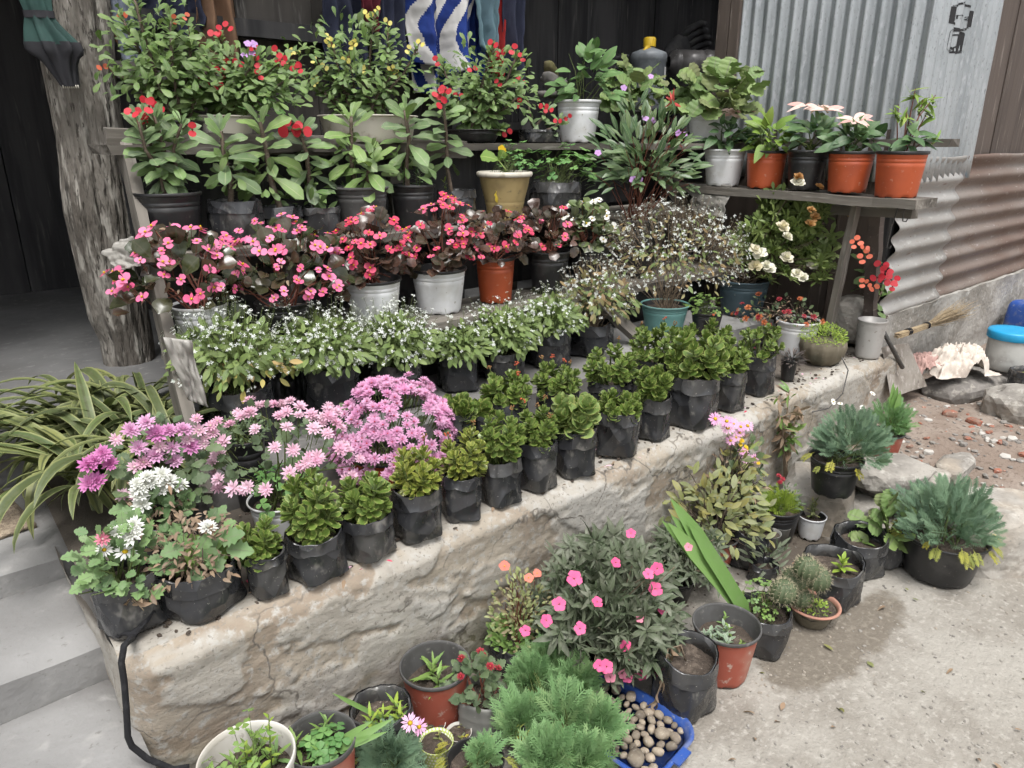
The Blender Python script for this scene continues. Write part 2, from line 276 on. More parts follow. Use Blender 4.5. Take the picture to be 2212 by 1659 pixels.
# ------------------------------------------------------------------ mesh helpers
class Geo:
    """collects vertices and faces; ac = 0 at a leaf's midrib and 1 at its edge, rnd = a number per piece"""
    def __init__(s): s.v = []; s.ac = []; s.f = []; s.mi = []; s.rn = []; s.n = 0
    def add(s, v, f, mi=0, ac=None, rn=0.0):
        v = np.asarray(v, float).reshape(-1, 3); s.v.append(v); s.ac.append(np.zeros(len(v)) if ac is None else np.asarray(ac, float))
        for k, q in enumerate(f): s.f.append([a + s.n for a in q])
        s.mi.extend(mi if hasattr(mi, '__len__') else [mi] * len(f)); s.rn.extend([rn] * len(f)); s.n += len(v)
    def inst(s, T, M, rng=None, mi=None):
        """many copies of template T with 4x4 matrices M (N,4,4)"""
        M = np.asarray(M, float); N = len(M)
        if not N: return
        v = np.einsum('nij,kj->nki', M[:, :3, :3], T['v']) + M[:, None, :3, 3]
        k = len(T['v'])
        for i in range(N):
            b = s.n + i * k; s.f.extend([[a + b for a in q] for q in T['f']])
            s.rn.extend([random.random()] * len(T['f']))
        s.mi.extend((T['mi'] if mi is None else [mi] * len(T['f'])) * N)
        s.v.append(v.reshape(-1, 3)); s.ac.append(np.tile(T['ac'], N)); s.n += N * k
    def mesh(s, name, mats, smooth=True):
        me = bpy.data.meshes.new(name); v = np.concatenate(s.v) if s.v else np.zeros((0, 3))
        tot = np.array([len(q) for q in s.f], np.int32); lp = np.array([a for q in s.f for a in q], np.int32)
        me.vertices.add(len(v)); me.vertices.foreach_set('co', v.astype(np.float32).ravel())
        me.loops.add(len(lp)); me.loops.foreach_set('vertex_index', lp)
        me.polygons.add(len(tot)); me.polygons.foreach_set('loop_start', np.concatenate([[0], np.cumsum(tot)[:-1]]).astype(np.int32))
        me.polygons.foreach_set('loop_total', tot)
        me.polygons.foreach_set('material_index', np.array(s.mi, np.int32)); me.polygons.foreach_set('use_smooth', np.full(len(tot), smooth))
        a = me.attributes.new('ac', 'FLOAT', 'POINT'); a.data.foreach_set('value', np.concatenate(s.ac).astype(np.float32))
        a = me.attributes.new('rnd', 'FLOAT', 'FACE'); a.data.foreach_set('value', np.array(s.rn, np.float32))
        me.update(calc_edges=True); me.validate()
        for m in (mats if isinstance(mats, (list, tuple)) else [mats]): me.materials.append(MATS[m])
        return me
    def tube(s, pts, r, sides=5, mi=0, cap=True, rn=0.0):
        pts = [Vector(p) for p in pts]; n = len(pts); rr = r if hasattr(r, '__len__') else [r] * n
        v = []; prev = None
        for i, p in enumerate(pts):
            t = (pts[min(i + 1, n - 1)] - pts[max(i - 1, 0)])
            t = t.normalized() if t.length > 1e-9 else Vector((0, 0, 1))
            a = (prev - t * prev.dot(t)) if prev is not None else t.orthogonal()
            a = a.normalized() if a.length > 1e-6 else t.orthogonal().normalized()
            prev = a; b = t.cross(a)
            for k in range(sides):
                w = 2 * math.pi * k / sides; v.append(p + (a * math.cos(w) + b * math.sin(w)) * rr[i])
        f = [[i * sides + k, i * sides + (k + 1) % sides, (i + 1) * sides + (k + 1) % sides, (i + 1) * sides + k] for i in range(n - 1) for k in range(sides)]
        if cap: f += [list(range(sides))[::-1], [(n - 1) * sides + k for k in range(sides)]]
        s.add([tuple(x) for x in v], f, mi, rn=rn)
    def box(s, lo, hi, mi=0, jit=0, rng=None):
        x0, y0, z0 = lo; x1, y1, z1 = hi
        v = [(x0, y0, z0), (x1, y0, z0), (x1, y1, z0), (x0, y1, z0), (x0, y0, z1), (x1, y0, z1), (x1, y1, z1), (x0, y1, z1)]
        if jit: v = [tuple(a + random.uniform(-jit, jit) for a in q) for q in v]
        s.add(v, [[0, 3, 2, 1], [4, 5, 6, 7], [0, 1, 5, 4], [1, 2, 6, 5], [2, 3, 7, 6], [3, 0, 4, 7]], mi)
    def lathe(s, prof, n=24, mi=0, fn=None, cap0=False, cap1=False):
        v = []
        for j, (r, z) in enumerate(prof):
            for k in range(n):
                w = 2 * math.pi * k / n; q = (r * math.cos(w), r * math.sin(w), z)
                v.append(fn(q, w, j) if fn else q)
        m = len(prof); f = [[j * n + k, j * n + (k + 1) % n, (j + 1) * n + (k + 1) % n, (j + 1) * n + k] for j in range(m - 1) for k in range(n)]
        if cap0: f.append(list(range(n))[::-1])
        if cap1: f.append([(m - 1) * n + k for k in range(n)])
        s.add(v, f, mi)
    def grid(s, nu, nv, fn, mi=0, ac=None):
        v = [fn(i / (nu - 1), j / (nv - 1)) for j in range(nv) for i in range(nu)]
        s.add([tuple(q) for q in v], [[j * nu + i, j * nu + i + 1, (j + 1) * nu + i + 1, (j + 1) * nu + i] for j in range(nv - 1) for i in range(nu - 1)], mi)

def obj(name, me, parent=None, M=None):
    o = bpy.data.objects.new(name, me); COL.objects.link(o)
    if parent: o.parent = parent
    if M is not None: o.matrix_basis = M
    return o
def tag(o, label, cat, group=None, kind=None):
    if label: o['label'] = label
    if cat: o['category'] = cat
    if group: o['group'] = group
    if kind: o['kind'] = kind
    return o
def empty(name, loc, label, cat, group=None, rz=0):
    o = bpy.data.objects.new(name, None); COL.objects.link(o); o.location = loc; o.rotation_euler.z = rz; o.empty_display_size = .05
    return tag(o, label, cat, group)
def struct(name, me): o = obj(name, me); o['kind'] = 'structure'; return o
def fr(p, d, nrm, s):
    """frame: leaf axis d = local Y, face normal near nrm"""
    d = Vector(d).normalized(); x = d.cross(Vector(nrm))
    x = x.normalized() if x.length > 1e-4 else d.orthogonal().normalized()
    z = x.cross(d)
    sx, sy, sz = s if hasattr(s, '__len__') else (s, s, s)
    return Matrix(((x.x * sx, d.x * sy, z.x * sz, p[0]), (x.y * sx, d.y * sy, z.y * sz, p[1]), (x.z * sx, d.z * sy, z.z * sz, p[2]), (0, 0, 0, 1)))
U = random.uniform
OPEN = Vector((-.45, -.80, .45))          # leaves turn to the open yard, where their light comes from
def rv(a=1): return Vector((U(-a, a), U(-a, a), U(-a, a)))
def nz(x, y, z): return mnoise.noise(Vector((x, y, z)))
def fbm(x, y, z, o=4): return mnoise.fractal(Vector((x, y, z)), 1.0, 2.0, o)

# ------------------------------------------------------------------ leaf and petal templates (unit length along +Y)
PROF = dict(
    ellip=lambda t: math.sin(math.pi * min(1, t * .98 + .01)) ** .8,
    spat=lambda t: max(.06, (t ** 1.25) * ((1 - t) ** .5) / .388) if t < 1 else .02,
    lanc=lambda t: (t ** .55) * ((1 - t) ** .95) / .5 if 0 < t < 1 else .03,
    round=lambda t: math.sqrt(max(.003, 1 - (2 * t - 1) ** 2)),
    ovate=lambda t: (t ** .45) * ((1 - t) ** .8) / .535 if 0 < t < 1 else .05,
    strap=lambda t: min(1, t * 9 + .35) * min(1, ((1 - t) * 3.2) ** .7 + .02),
    heart=lambda t: (t ** .8) * ((1 - t) ** .28) / .53 if t < 1 else .05)
def leafT(w, prof='ellip', seg=6, droop=.2, fold=.1, scal=0, wave=0, twist=0, mi=0, thick=0, wph=0, cup=0):
    P = PROF[prof]; v = []; ac = []
    for i in range(seg + 1):
        t = i / seg; h = max(.02, P(t)) * w / 2
        if scal and 0 < i < seg: h *= 1 + scal * (1 if i % 2 else -1)
        y = t; z = -droop * t * t + cup * t * t * 0
        zz = fold * h * 2 + (wave * math.sin(i * 2.1 + wph) if wave else 0)
        tw = twist * t
        for sx in (-1, 0, 1):
            x = sx * h * math.cos(tw); ze = (zz if sx else 0) + sx * h * math.sin(tw)
            if cup: ze += cup * (t - .5) ** 2 * 2
            v.append((x, y, z + ze)); ac.append(abs(sx))
    f = []
    for i in range(seg):
        a = i * 3; f += [[a, a + 1, a + 4, a + 3], [a + 1, a + 2, a + 5, a + 4]]
    return dict(v=np.array(v), f=f, ac=np.array(ac), mi=[mi] * len(f))
def joinT(*parts):
    """parts: (template, matrix[, mi])"""
    v = []; f = []; ac = []; mi = []; n = 0
    for p in parts:
        T, M = p[0], np.array(p[1]); w = T['v'] @ M[:3, :3].T + M[:3, 3]; v.append(w); ac.append(T['ac'])
        f += [[a + n for a in q] for q in T['f']]; mi += [p[2]] * len(T['f']) if len(p) > 2 else T['mi']; n += len(w)
    return dict(v=np.concatenate(v), f=f, ac=np.concatenate(ac), mi=mi)
def ballT(r, c=(0, 0, 0), mi=1, n=6, sq=1):
    v = [(c[0], c[1], c[2] - r * sq)] + [(c[0] + r * math.cos(2 * math.pi * k / n), c[1] + r * math.sin(2 * math.pi * k / n), c[2]) for k in range(n)] + [(c[0], c[1], c[2] + r * sq)]
    f = [[0, 1 + (k + 1) % n, 1 + k] for k in range(n)] + [[n + 1, 1 + k, 1 + (k + 1) % n] for k in range(n)]
    return dict(v=np.array(v), f=f, ac=np.ones(len(v)), mi=[mi] * len(f))
def ring(T, n, el, s=1, r0=0, a0=0, mi=0, jit=0, z=0):
    out = []
    for k in range(n):
        a = a0 + 2 * math.pi * k / n + U(-jit, jit); e = el + U(-jit, jit) * .6
        d = Vector((math.cos(a) * math.cos(e), math.sin(a) * math.cos(e), math.sin(e)))
        out.append((T, fr((math.cos(a) * r0, math.sin(a) * r0, z), d, (-math.cos(a) * math.sin(e), -math.sin(a) * math.sin(e), math.cos(e)), s * U(.9, 1.1)), mi))
    return out
_mc = {}
def tm(T, name, mats):
    g = Geo(); g.add(T['v'], T['f'], T['mi'], T['ac']); return g.mesh(name, mats)
def lm(key, make, mats):
    """cached mesh variants: one list per (shape, material)"""
    k = (key, mats if isinstance(mats, str) else tuple(mats))
    if k not in _mc: _mc[k] = [tm(T, key, mats) for T in make()]
    return _mc[k]
random.seed(3)
SH = dict(
    milii=lambda: [leafT(.48, 'spat', 7, U(.1, .35), U(.06, .16), wave=.008, wph=i) for i in range(4)],
    miliibig=lambda: [leafT(.43, 'spat', 8, U(.08, .38), U(.05, .15), wave=.02, wph=i * 2, twist=U(-.3, .3)) for i in range(5)],
    kal=lambda: [leafT(.74, 'round', 10, U(-.28, -.1), .10, scal=.15, cup=.1) for i in range(3)],
    kalbig=lambda: [leafT(.85, 'round', 11, U(-.25, -.05), .08, scal=.07, cup=.12, wave=.02, wph=i) for i in range(3)],
    kallong=lambda: [leafT(.60, 'spat', 12, U(-.2, .05), .10, scal=.16) for i in range(3)],
    ovate=lambda: [leafT(.58, 'ovate', 7, U(.15, .4), .08, wave=.012, wph=i) for i in range(4)],
    ellip=lambda: [leafT(.42, 'ellip', 5, U(.05, .3), .08) for i in range(3)],
    lanc=lambda: [leafT(.30, 'lanc', 6, U(.1, .4), .1) for i in range(4)],
    narrow=lambda: [leafT(.31, 'ellip', 6, U(.05, .35), .12) for i in range(3)],
    begonia=lambda: [leafT(.86, 'heart', 7, U(.1, .4), U(.10, .22), scal=.03, wave=.03, wph=i * 1.7) for i in range(5)],
    gera=lambda: [leafT(1.02, 'round', 12, U(.05, .3), U(-.05, .15), scal=.10, wave=.05, wph=i) for i in range(5)],
    chrys=lambda: [leafT(.72, 'ellip', 10, U(.05, .35), .08, scal=.2, wave=.015, wph=i) for i in range(4)],
    strap=lambda: [leafT(U(.05, .085), 'strap', 14, U(.1, .4), .15) for i in range(3)],
    bean=lambda: [leafT(.62, 'ovate', 6, U(.15, .4), .06) for i in range(3)],
    serr=lambda: [leafT(.30, 'lanc', 9, U(.1, .4), .12, scal=.10) for i in range(3)],
    squash=lambda: [leafT(1.0, 'heart', 9, .2, .08, scal=.07, wave=.03)],
    drop=lambda: [leafT(.4, 'ellip', 5, U(.3, .6), .3, twist=U(-1, 1)) for i in range(4)])
def clover3():
    L = leafT(.95, 'heart', 4, .1, -.1); return joinT(*ring(L, 3, .05, .5))
SH['clover'] = lambda: [clover3() for i in range(3)]
def whorl(T, n, el): return joinT(*ring(T, n, el, 1, .02, U(0, 3), 0, .25))
SH['whorl'] = lambda: [joinT(*(ring(leafT(.36, 'spat', 4, .15, .1), 6, .25, 1, .02, U(0, 3), 0, .25) + ring(leafT(.36, 'spat', 4, .1, .1), 4, .8, .7, .0, U(0, 3), 0, .2))) for i in range(4)]
SH['lancwhorl'] = lambda: [joinT(*(ring(leafT(.42, 'lanc', 4, .3, .1), 6, .1, 1, .02, U(0, 3), 0, .35) + ring(leafT(.30, 'lanc', 4, .1, .1), 4, .75, .6, .0, U(0, 3), 0, .2))) for i in range(4)]
def fl_milii():
    p = leafT(1.15, 'round', 8, -.05, .0)
    return joinT((p, fr((0, .06, 0), (0, 1, .15), (0, 0, 1), .5), 0), (p, fr((0, -.06, .03), (0, -1, .15), (0, 0, 1), .5), 0), (ballT(.09, (0, 0, .07), 1), Matrix(), 1))
def fl_begonia():
    p = leafT(1.15, 'round', 5, .05, .05); q = leafT(.5, 'ellip', 4, .05, .05)
    return joinT((p, fr((0, .05, 0), (0, 1, .12), (0, 0, 1), .5), 0), (p, fr((0, -.05, 0), (0, -1, .12), (0, 0, 1), .5), 0),
                 (q, fr((.03, 0, .02), (1, .1, .2), (0, 0, 1), .42), 0), (q, fr((-.03, 0, .02), (-1, .1, .2), (0, 0, 1), .42), 0), (ballT(.11, (0, 0, .1), 1), Matrix(), 1))
def fl_chrys(n=(11, 10, 8), open_=1.0, c=.1):
    p = leafT(.34, 'spat', 3, -.05, .1)
    k = []
    for j, m in enumerate(n): k += ring(p, m, .12 + j * .42 * open_, .52 - j * .09, .03, j * .3, 0, .16, j * .03)
    return joinT(*k, (ballT(c, (0, 0, .10), 1, 6, .6), Matrix(), 1))
def fl_daisy(): return joinT(*ring(leafT(.30, 'spat', 3, .1, .08), 15, .12, .5, .06, 0, 0, .1), (ballT(.15, (0, 0, .03), 1, 7, .6), Matrix(), 1))
def fl_five(w=.9, tube=False):
    k = ring(leafT(w, 'heart', 4, .1, .03), 5, .1, .5, .03, 0, 0, .06) + [(ballT(.08, (0, 0, .02), 1), Matrix(), 1)]
    return joinT(*k)
def fl_trumpet():
    k = ring(leafT(.95, 'heart', 4, .12, .03), 5, .25, .5, .04, 0, 0, .1)
    tb = dict(v=np.array([(.07 * math.cos(2.1 * a) * (1 - j * .35), .07 * math.sin(2.1 * a) * (1 - j * .35), -.55 * j) for j in range(3) for a in range(3)]), f=[[j * 3 + a, j * 3 + (a + 1) % 3, j * 3 + 3 + (a + 1) % 3, j * 3 + 3 + a] for j in range(2) for a in range(3)], ac=np.ones(9), mi=[1] * 6)
    return joinT(*k, (tb, Matrix(), 1))
def fl_double():
    p = leafT(.8, 'heart', 4, -.1, .1, wave=.06); k = []
    for j in range(4): k += ring(p, 7 - j, .1 + .36 * j, .52 - .07 * j, .02, j, 0, .4, .03 * j)
    return joinT(*k)
FL = dict(milii=fl_milii, begonia=fl_begonia, chrys=fl_chrys, daisy=fl_daisy, vinca=fl_five, trumpet=fl_trumpet, double=fl_double,
          pom=lambda: fl_chrys((14, 13, 11, 8), .85, .06), port=lambda: fl_five(1.0))
def flm(kind, mats): return lm('flower_' + kind, lambda: [FL[kind]() for i in range(3)], mats)
def lv(shape, m): return lm('leaf_' + shape, SH[shape], m)
def many(parent, name, meshes, Ms):
    for M in Ms: obj(name, random.choice(meshes), parent, M)

# ------------------------------------------------------------------ the setting
YW, XW, ZW = 1.455, .17, .49            # front face, left end and top of the low stone wall
def hgt(x, y):
    """yard surface: flat near the camera, a dirt bank rising behind on the right"""
    s = max(0, min(1, (x - 3.15) / .8)); s = s * s * (3 - 2 * s)
    return .17 * s * max(0, min(1, (y + 1.5) / 2.2)) + .006 * fbm(x * 2, y * 2, 0) + (.018 * fbm(x * 6, y * 6, 3) * s)
# yard: pale trodden cement, with the damp patch and the brown dirt bank as real surface colours
m = mat('yard', (.33, .31, .28), .9); nt = m.node_tree; b = nt.nodes[m['bsdf']]
ge = _n(nt, 'ShaderNodeNewGeometry'); P = ge.outputs['Position']; sx = _n(nt, 'ShaderNodeSeparateXYZ'); nt.links.new(P, sx.inputs[0])
c = _mix(nt, _ramp(nt, _noise(nt, P, 3.2, 5), .42, .64), (.30, .282, .25), (.225, .206, .178))
c = _mix(nt, _math(nt, 'MULTIPLY', _ramp(nt, _noise(nt, P, 1.7, 4, .6, .8), .5, .66), .7), c, (.19, .17, .145))
c = _mix(nt, _ramp(nt, _noise(nt, P, 45, 4), .5, .7), c, (.345, .325, .29))
c = _mix(nt, _ramp(nt, _noise(nt, P, 160, 3), .62, .74), c, (.26, .24, .205))
dirtc = _mix(nt, _ramp(nt, _noise(nt, P, 5, 5), .42, .64), (.20, .155, .125), (.27, .225, .19))
dirtc = _mix(nt, _ramp(nt, _noise(nt, P, 60, 4), .54, .68), dirtc, (.13, .098, .078))
def blob(cx, cy, rx, ry, rot, w=.35):
    dx = _math(nt, 'SUBTRACT', sx.outputs[0], cx); dy = _math(nt, 'SUBTRACT', sx.outputs[1], cy); ca, sa = math.cos(rot), math.sin(rot)
    u = _math(nt, 'ADD', _math(nt, 'MULTIPLY', dx, ca / rx), _math(nt, 'MULTIPLY', dy, sa / rx)); v = _math(nt, 'ADD', _math(nt, 'MULTIPLY', dx, -sa / ry), _math(nt, 'MULTIPLY', dy, ca / ry))
    r = _math(nt, 'SQRT', _math(nt, 'ADD', _math(nt, 'MULTIPLY', u, u), _math(nt, 'MULTIPLY', v, v)))
    return _ramp(nt, _math(nt, 'ADD', r, _math(nt, 'MULTIPLY', _math(nt, 'SUBTRACT', _noise(nt, P, 7, 5), .5), 1.5)), 1 + w / 2, 1 - w / 2)
bank = _ramp(nt, _math(nt, 'ADD', sx.outputs[0], _math(nt, 'MULTIPLY', _noise(nt, P, 4, 5), .5)), 3.15, 3.55)
c = _mix(nt, bank, c, dirtc)
pc = onz(1800, 1370, 0); damp = blob(pc.x, pc.y, .34, .14, math.atan2(.9, .25) - 1.35, .3)
c = _mix(nt, damp, c, (.15, .13, .105)); c = _mix(nt, _math(nt, 'MULTIPLY', damp, _ramp(nt, _noise(nt, P, 50, 4), .5, .66)), c, (.21, .185, .15))
pc = onz(1720, 1190, 0); c = _mix(nt, blob(pc.x, pc.y, .3, .13, .6, .4), c, (.085, .07, .055))
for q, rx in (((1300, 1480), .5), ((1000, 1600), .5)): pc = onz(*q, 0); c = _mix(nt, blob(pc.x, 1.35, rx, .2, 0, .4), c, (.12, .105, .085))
nt.links.new(c, b.inputs['Base Color']); prev = None
for sc_, st, di in ((22, .5, .02), (120, .6, .006)):
    bn = _n(nt, 'ShaderNodeBump'); bn.inputs['Strength'].default_value = st; bn.inputs['Distance'].default_value = di
    nt.links.new(_noise(nt, P, sc_, 3), bn.inputs['Height'])
    if prev: nt.links.new(prev, bn.inputs['Normal'])
    prev = bn.outputs[0]
nt.links.new(prev, b.inputs['Normal'])
def gridlines(lo, a, b, hi, n, step):
    c = [lo, lo * .5 + a * .5]; k = int((b - a) / step)
    return c + [a + (b - a) * i / k for i in range(k + 1)] + [b * .6 + hi * .4, hi]
gx = gridlines(-40, -1, 7, 60, 2, .06); gy = gridlines(-40, -1, 2.2, 60, 2, .06)
g = Geo(); nx = len(gx)
g.add([(x, y, hgt(x, y) if -1 <= x <= 7 and -1 <= y <= 2.2 else (.17 if x > 4 and y > -.5 else 0)) for y in gy for x in gx], [[j * nx + i, j * nx + i + 1, (j + 1) * nx + i + 1, (j + 1) * nx + i] for j in range(len(gy) - 1) for i in range(nx - 1)])
struct('yard_ground', g.mesh('yard_ground', 'yard'))

def slab(name, x0, x1, y0, y1, z0, z1, m, bev=.02, jit=.006, seed=0, res=.04):
    """a cement block with worn, rounded edges"""
    g = Geo(); nx = max(2, int((x1 - x0) / res)); ny = max(2, int((y1 - y0) / res))
    def top(u, v):
        x = x0 + (x1 - x0) * u; y = y0 + (y1 - y0) * v
        e = min(x - x0, x1 - x, y - y0, y1 - y); d = bev * max(0, 1 - e / bev) ** 2 if bev else 0
        return (x, y, z1 - d + jit * fbm(x * 3, y * 3, seed))
    g.grid(nx + 1, ny + 1, top)
    nz_ = 6
    def side(fx):
        def f(u, v):
            x, y = fx(u); q = top((x - x0) / (x1 - x0), (y - y0) / (y1 - y0))[2]
            o = jit * 1.4 * fbm(x * 4, y * 4 + v, seed + 5) if 0 < v < 1 else 0
            return (x + (o if abs(x - x0) < 1e-6 or abs(x - x1) < 1e-6 else 0), y + (o if abs(y - y0) < 1e-6 or abs(y - y1) < 1e-6 else 0), z0 + (q - z0) * v)
        return f
    g.grid(nx + 1, nz_, side(lambda u: (x0 + (x1 - x0) * u, y0))); g.grid(nx + 1, nz_, side(lambda u: (x1 - (x1 - x0) * u, y1)))
    g.grid(ny + 1, nz_, side(lambda u: (x0, y1 - (y1 - y0) * u))); g.grid(ny + 1, nz_, side(lambda u: (x1, y0 + (y1 - y0) * u)))
    return g.mesh(name, m)
struct('porch_floor', slab('porch_floor', -2.2, 3.9, 2.66, 5.6, -.05, .63, 'porch_floor', .03, .004, 1, .1))
struct('stair_landing', slab('stair_landing', -2.2, XW + .03, 2.10, 2.68, -.05, .487, 'step_cement', .022, .005, 2))
struct('stair_step', slab('stair_step', -2.2, XW + .02, 1.74, 2.12, -.05, .415, 'step_cement', .025, .006, 3))
struct('stair_step', slab('stair_step', -2.2, XW + .01, 1.28, 1.76, -.05, .305, 'step_cement', .025, .006, 4))
struct('stair_step', slab('stair_step', -2.2, XW, .85, 1.30, -.05, .18, 'step_cement', .025, .006, 5))
struct('terrace_step', slab('terrace_step', .5, 3.6, 2.02, 2.7, .3, .60, 'mid_step', .012, .004, 6))

# ---- low stone wall: rough plastered sandstone, ledges and cracks are relief in the mesh
m = mat('wall_stone', (.36, .335, .30), .9); nt = m.node_tree; b = nt.nodes[m['bsdf']]
P = _n(nt, 'ShaderNodeNewGeometry').outputs['Position']
mp = _n(nt, 'ShaderNodeMapping'); nt.links.new(P, mp.inputs[0]); mp.inputs['Rotation'].default_value = (0, R_(-12), 0); mp.inputs['Scale'].default_value = (.8, 1, 1.25); SP = mp.outputs[0]
sx = _n(nt, 'ShaderNodeSeparateXYZ'); nt.links.new(P, sx.inputs[0])
atp = _n(nt, 'ShaderNodeAttribute', attribute_name='ac').outputs['Fac']
bare = _mix(nt, _ramp(nt, _noise(nt, SP, 3.2, 4, .6, .6), .40, .62), (.335, .295, .24), (.265, .215, .165)); bare = _mix(nt, _ramp(nt, _noise(nt, SP, 6, 4, .6, .6), .55, .68), bare, (.33, .285, .225))
pl = _mix(nt, _ramp(nt, _noise(nt, P, 2.6, 4, .6, .6), .42, .62), (.375, .352, .312), (.32, .295, .255)); pl = _mix(nt, _ramp(nt, _noise(nt, P, 5, 4, .6, 1), .58, .68), pl, (.34, .30, .245))
c = _mix(nt, _ramp(nt, atp, .25, .55), bare, pl); c = _mix(nt, _ramp(nt, atp, .75, .95), c, (.40, .38, .345))
ds = _n(nt, 'ShaderNodeVectorMath', operation='ADD'); nt.links.new(P, ds.inputs[0]); nq = _n(nt, 'ShaderNodeTexNoise'); nq.inputs['Scale'].default_value = 5; nq.inputs['Detail'].default_value = 4; nt.links.new(P, nq.inputs['Vector']); sc2 = _n(nt, 'ShaderNodeVectorMath', operation='SCALE'); nt.links.new(nq.outputs['Color'], sc2.inputs[0]); sc2.inputs['Scale'].default_value = .35; nt.links.new(sc2.outputs[0], ds.inputs[1])
vo = _n(nt, 'ShaderNodeTexVoronoi', feature='DISTANCE_TO_EDGE'); vo.inputs['Scale'].default_value = 2.4; nt.links.new(ds.outputs[0], vo.inputs['Vector'])
c = _mix(nt, _math(nt, 'MULTIPLY', _ramp(nt, vo.outputs['Distance'], .016, .002), _ramp(nt, _noise(nt, P, 3, 2), .42, .56)), c, (.13, .115, .098))
c = _mix(nt, _ramp(nt, _noise(nt, P, 38, 5), .5, .68), c, (.385, .37, .34))
c = _mix(nt, _ramp(nt, _noise(nt, P, 90, 4), .56, .68), c, (.22, .2, .172))
mossf = _math(nt, 'MULTIPLY', _ramp(nt, sx.outputs[2], .30, .02), _ramp(nt, _noise(nt, P, 6, 5), .42, .62))
c = _mix(nt, _math(nt, 'MULTIPLY', mossf, .75), c, (.085, .082, .03))
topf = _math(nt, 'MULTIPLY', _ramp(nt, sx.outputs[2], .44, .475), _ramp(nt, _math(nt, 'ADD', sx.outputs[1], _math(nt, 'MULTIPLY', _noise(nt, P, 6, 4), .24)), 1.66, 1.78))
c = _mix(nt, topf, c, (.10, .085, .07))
nt.links.new(c, b.inputs['Base Color']); prev = None
for sc_, st, di, vv in ((40, .35, .008, SP), (130, .35, .004, P)):
    bn = _n(nt, 'ShaderNodeBump'); bn.inputs['Strength'].default_value = st; bn.inputs['Distance'].default_value = di
    nt.links.new(_noise(nt, vv, sc_, 3, .65), bn.inputs['Height'])
    if prev: nt.links.new(prev, bn.inputs['Normal'])
    prev = bn.outputs[0]
nt.links.new(prev, b.inputs['Normal'])
def sstep(a, lo, hi): a = max(0, min(1, (a - lo) / (hi - lo))); return a * a * (3 - 2 * a)
def patch(x, z): return sstep(fbm(x * 1.7 + .5 * fbm(x * 5, z * 6, 3), z * 2.6 + x * .5, 7, 5), -.02, .05)        # 1 where the plaster still holds
def patch2(x, z): return sstep(fbm(x * 2.3 + 4, z * 3.4 + x * .9, 17, 5), .14, .19)                                  # flakes over it
def ledge(x, z):
    return .007 * patch(x, z) + .005 * patch2(x, z) + .016 * fbm(x * .9, z * 1.3, 1, 3) + .004 * fbm(x * 7, z * 9, 4) * (1.1 - .6 * patch(x, z)) + .002 * fbm(x * 30, z * 36, 9)
def wfront(x, z): return YW - ledge(x, z) + .012
wall = empty('stone_wall', (0, 0, 0), 'low rough stone retaining wall carrying the front rows of pots', 'wall')
g = Geo(); NX, NZ = 440, 72
X1 = 3.93
def front(u, v):
    x = XW + (X1 - XW) * u; z = -.06 + (ZW + .06) * v; y = wfront(x, z) + .045 * (1 - v)
    e = max(0, 1 - (ZW - z) / .05); y += .045 * e * e                        # worn shoulder
    ex = max(0, 1 - (x - XW) / .05); y += .05 * ex * ex
    return (x, y, z + .012 * fbm(x * 3, 1, 1) * v)
g.grid(NX, NZ, front); g.ac[-1] = np.array([.15 + .5 * patch(XW + (X1 - XW) * i / (NX - 1), -.06 + (ZW + .06) * j / (NZ - 1)) + .35 * patch2(XW + (X1 - XW) * i / (NX - 1), -.06 + (ZW + .06) * j / (NZ - 1)) for j in range(NZ) for i in range(NX)])
def topf_(u, v):
    x = XW + (X1 - XW) * u; q = front(u, 1); y = q[1] + (2.64 - q[1]) * v
    return (x, y, q[2] + (.008 * fbm(x * 5, y * 5, 3) + .003 * fbm(x * 22, y * 22, 3)) * min(1, v * 6))
g.grid(NX, 22, topf_); g.ac[-1] += .6
def left(u, v):
    y = 2.64 + (front(0, v)[1] - 2.64) * u; z = -.06 + (ZW + .06) * v
    w = math.sin(math.pi * u) ** .4
    return (XW - (.012 + .02 * fbm(y * 4, z * 5, 6)) * w, y, z + .012 * fbm(XW * 3, 1, 1) * v)
g.grid(24, NZ, left); g.ac[-1] += .7
g.grid(24, 20, lambda u, v: (X1 + .015 * fbm(u * 3, v * 3, 2), front(1, v)[1] + (2.64 - front(1, v)[1]) * u, -.06 + (ZW + .06) * v))
obj('masonry', g.mesh('masonry', 'wall_stone'), wall)
def rockT(seed, n=3, rough=.3, sq=.62):
    import bmesh
    bm = bmesh.new(); bmesh.ops.create_icosphere(bm, subdivisions=n, radius=1)
    for v in bm.verts:
        p = v.co.copy(); k = mnoise.voronoi(p * 1.1 + Vector((seed * 3.7, seed, 0)))[0][0]
        q = Vector([math.copysign(abs(a) ** sq, a) for a in p]); v.co = q * (.75 + rough * .7 * fbm(p.x + seed, p.y, p.z) + rough * k * .5)
    V = [tuple(v.co) for v in bm.verts]; F = [[v.index for v in f.verts] for f in bm.faces]; bm.free(); return V, F
def rock(name, loc, size, rz, m, seed, label, group=None, cat='rock', smooth=False, n=3, parent=None, tilt=(0, 0), rough=.3, sq=.62):
    V, F = rockT(seed, n, rough, sq); g = Geo(); g.add(np.array(V) * np.array(size), F)
    o = obj(name, g.mesh(name, m, smooth), parent); o.location = loc; o.rotation_euler = (tilt[0], tilt[1], rz)
    if parent is None: tag(o, label, cat, group)
    return o
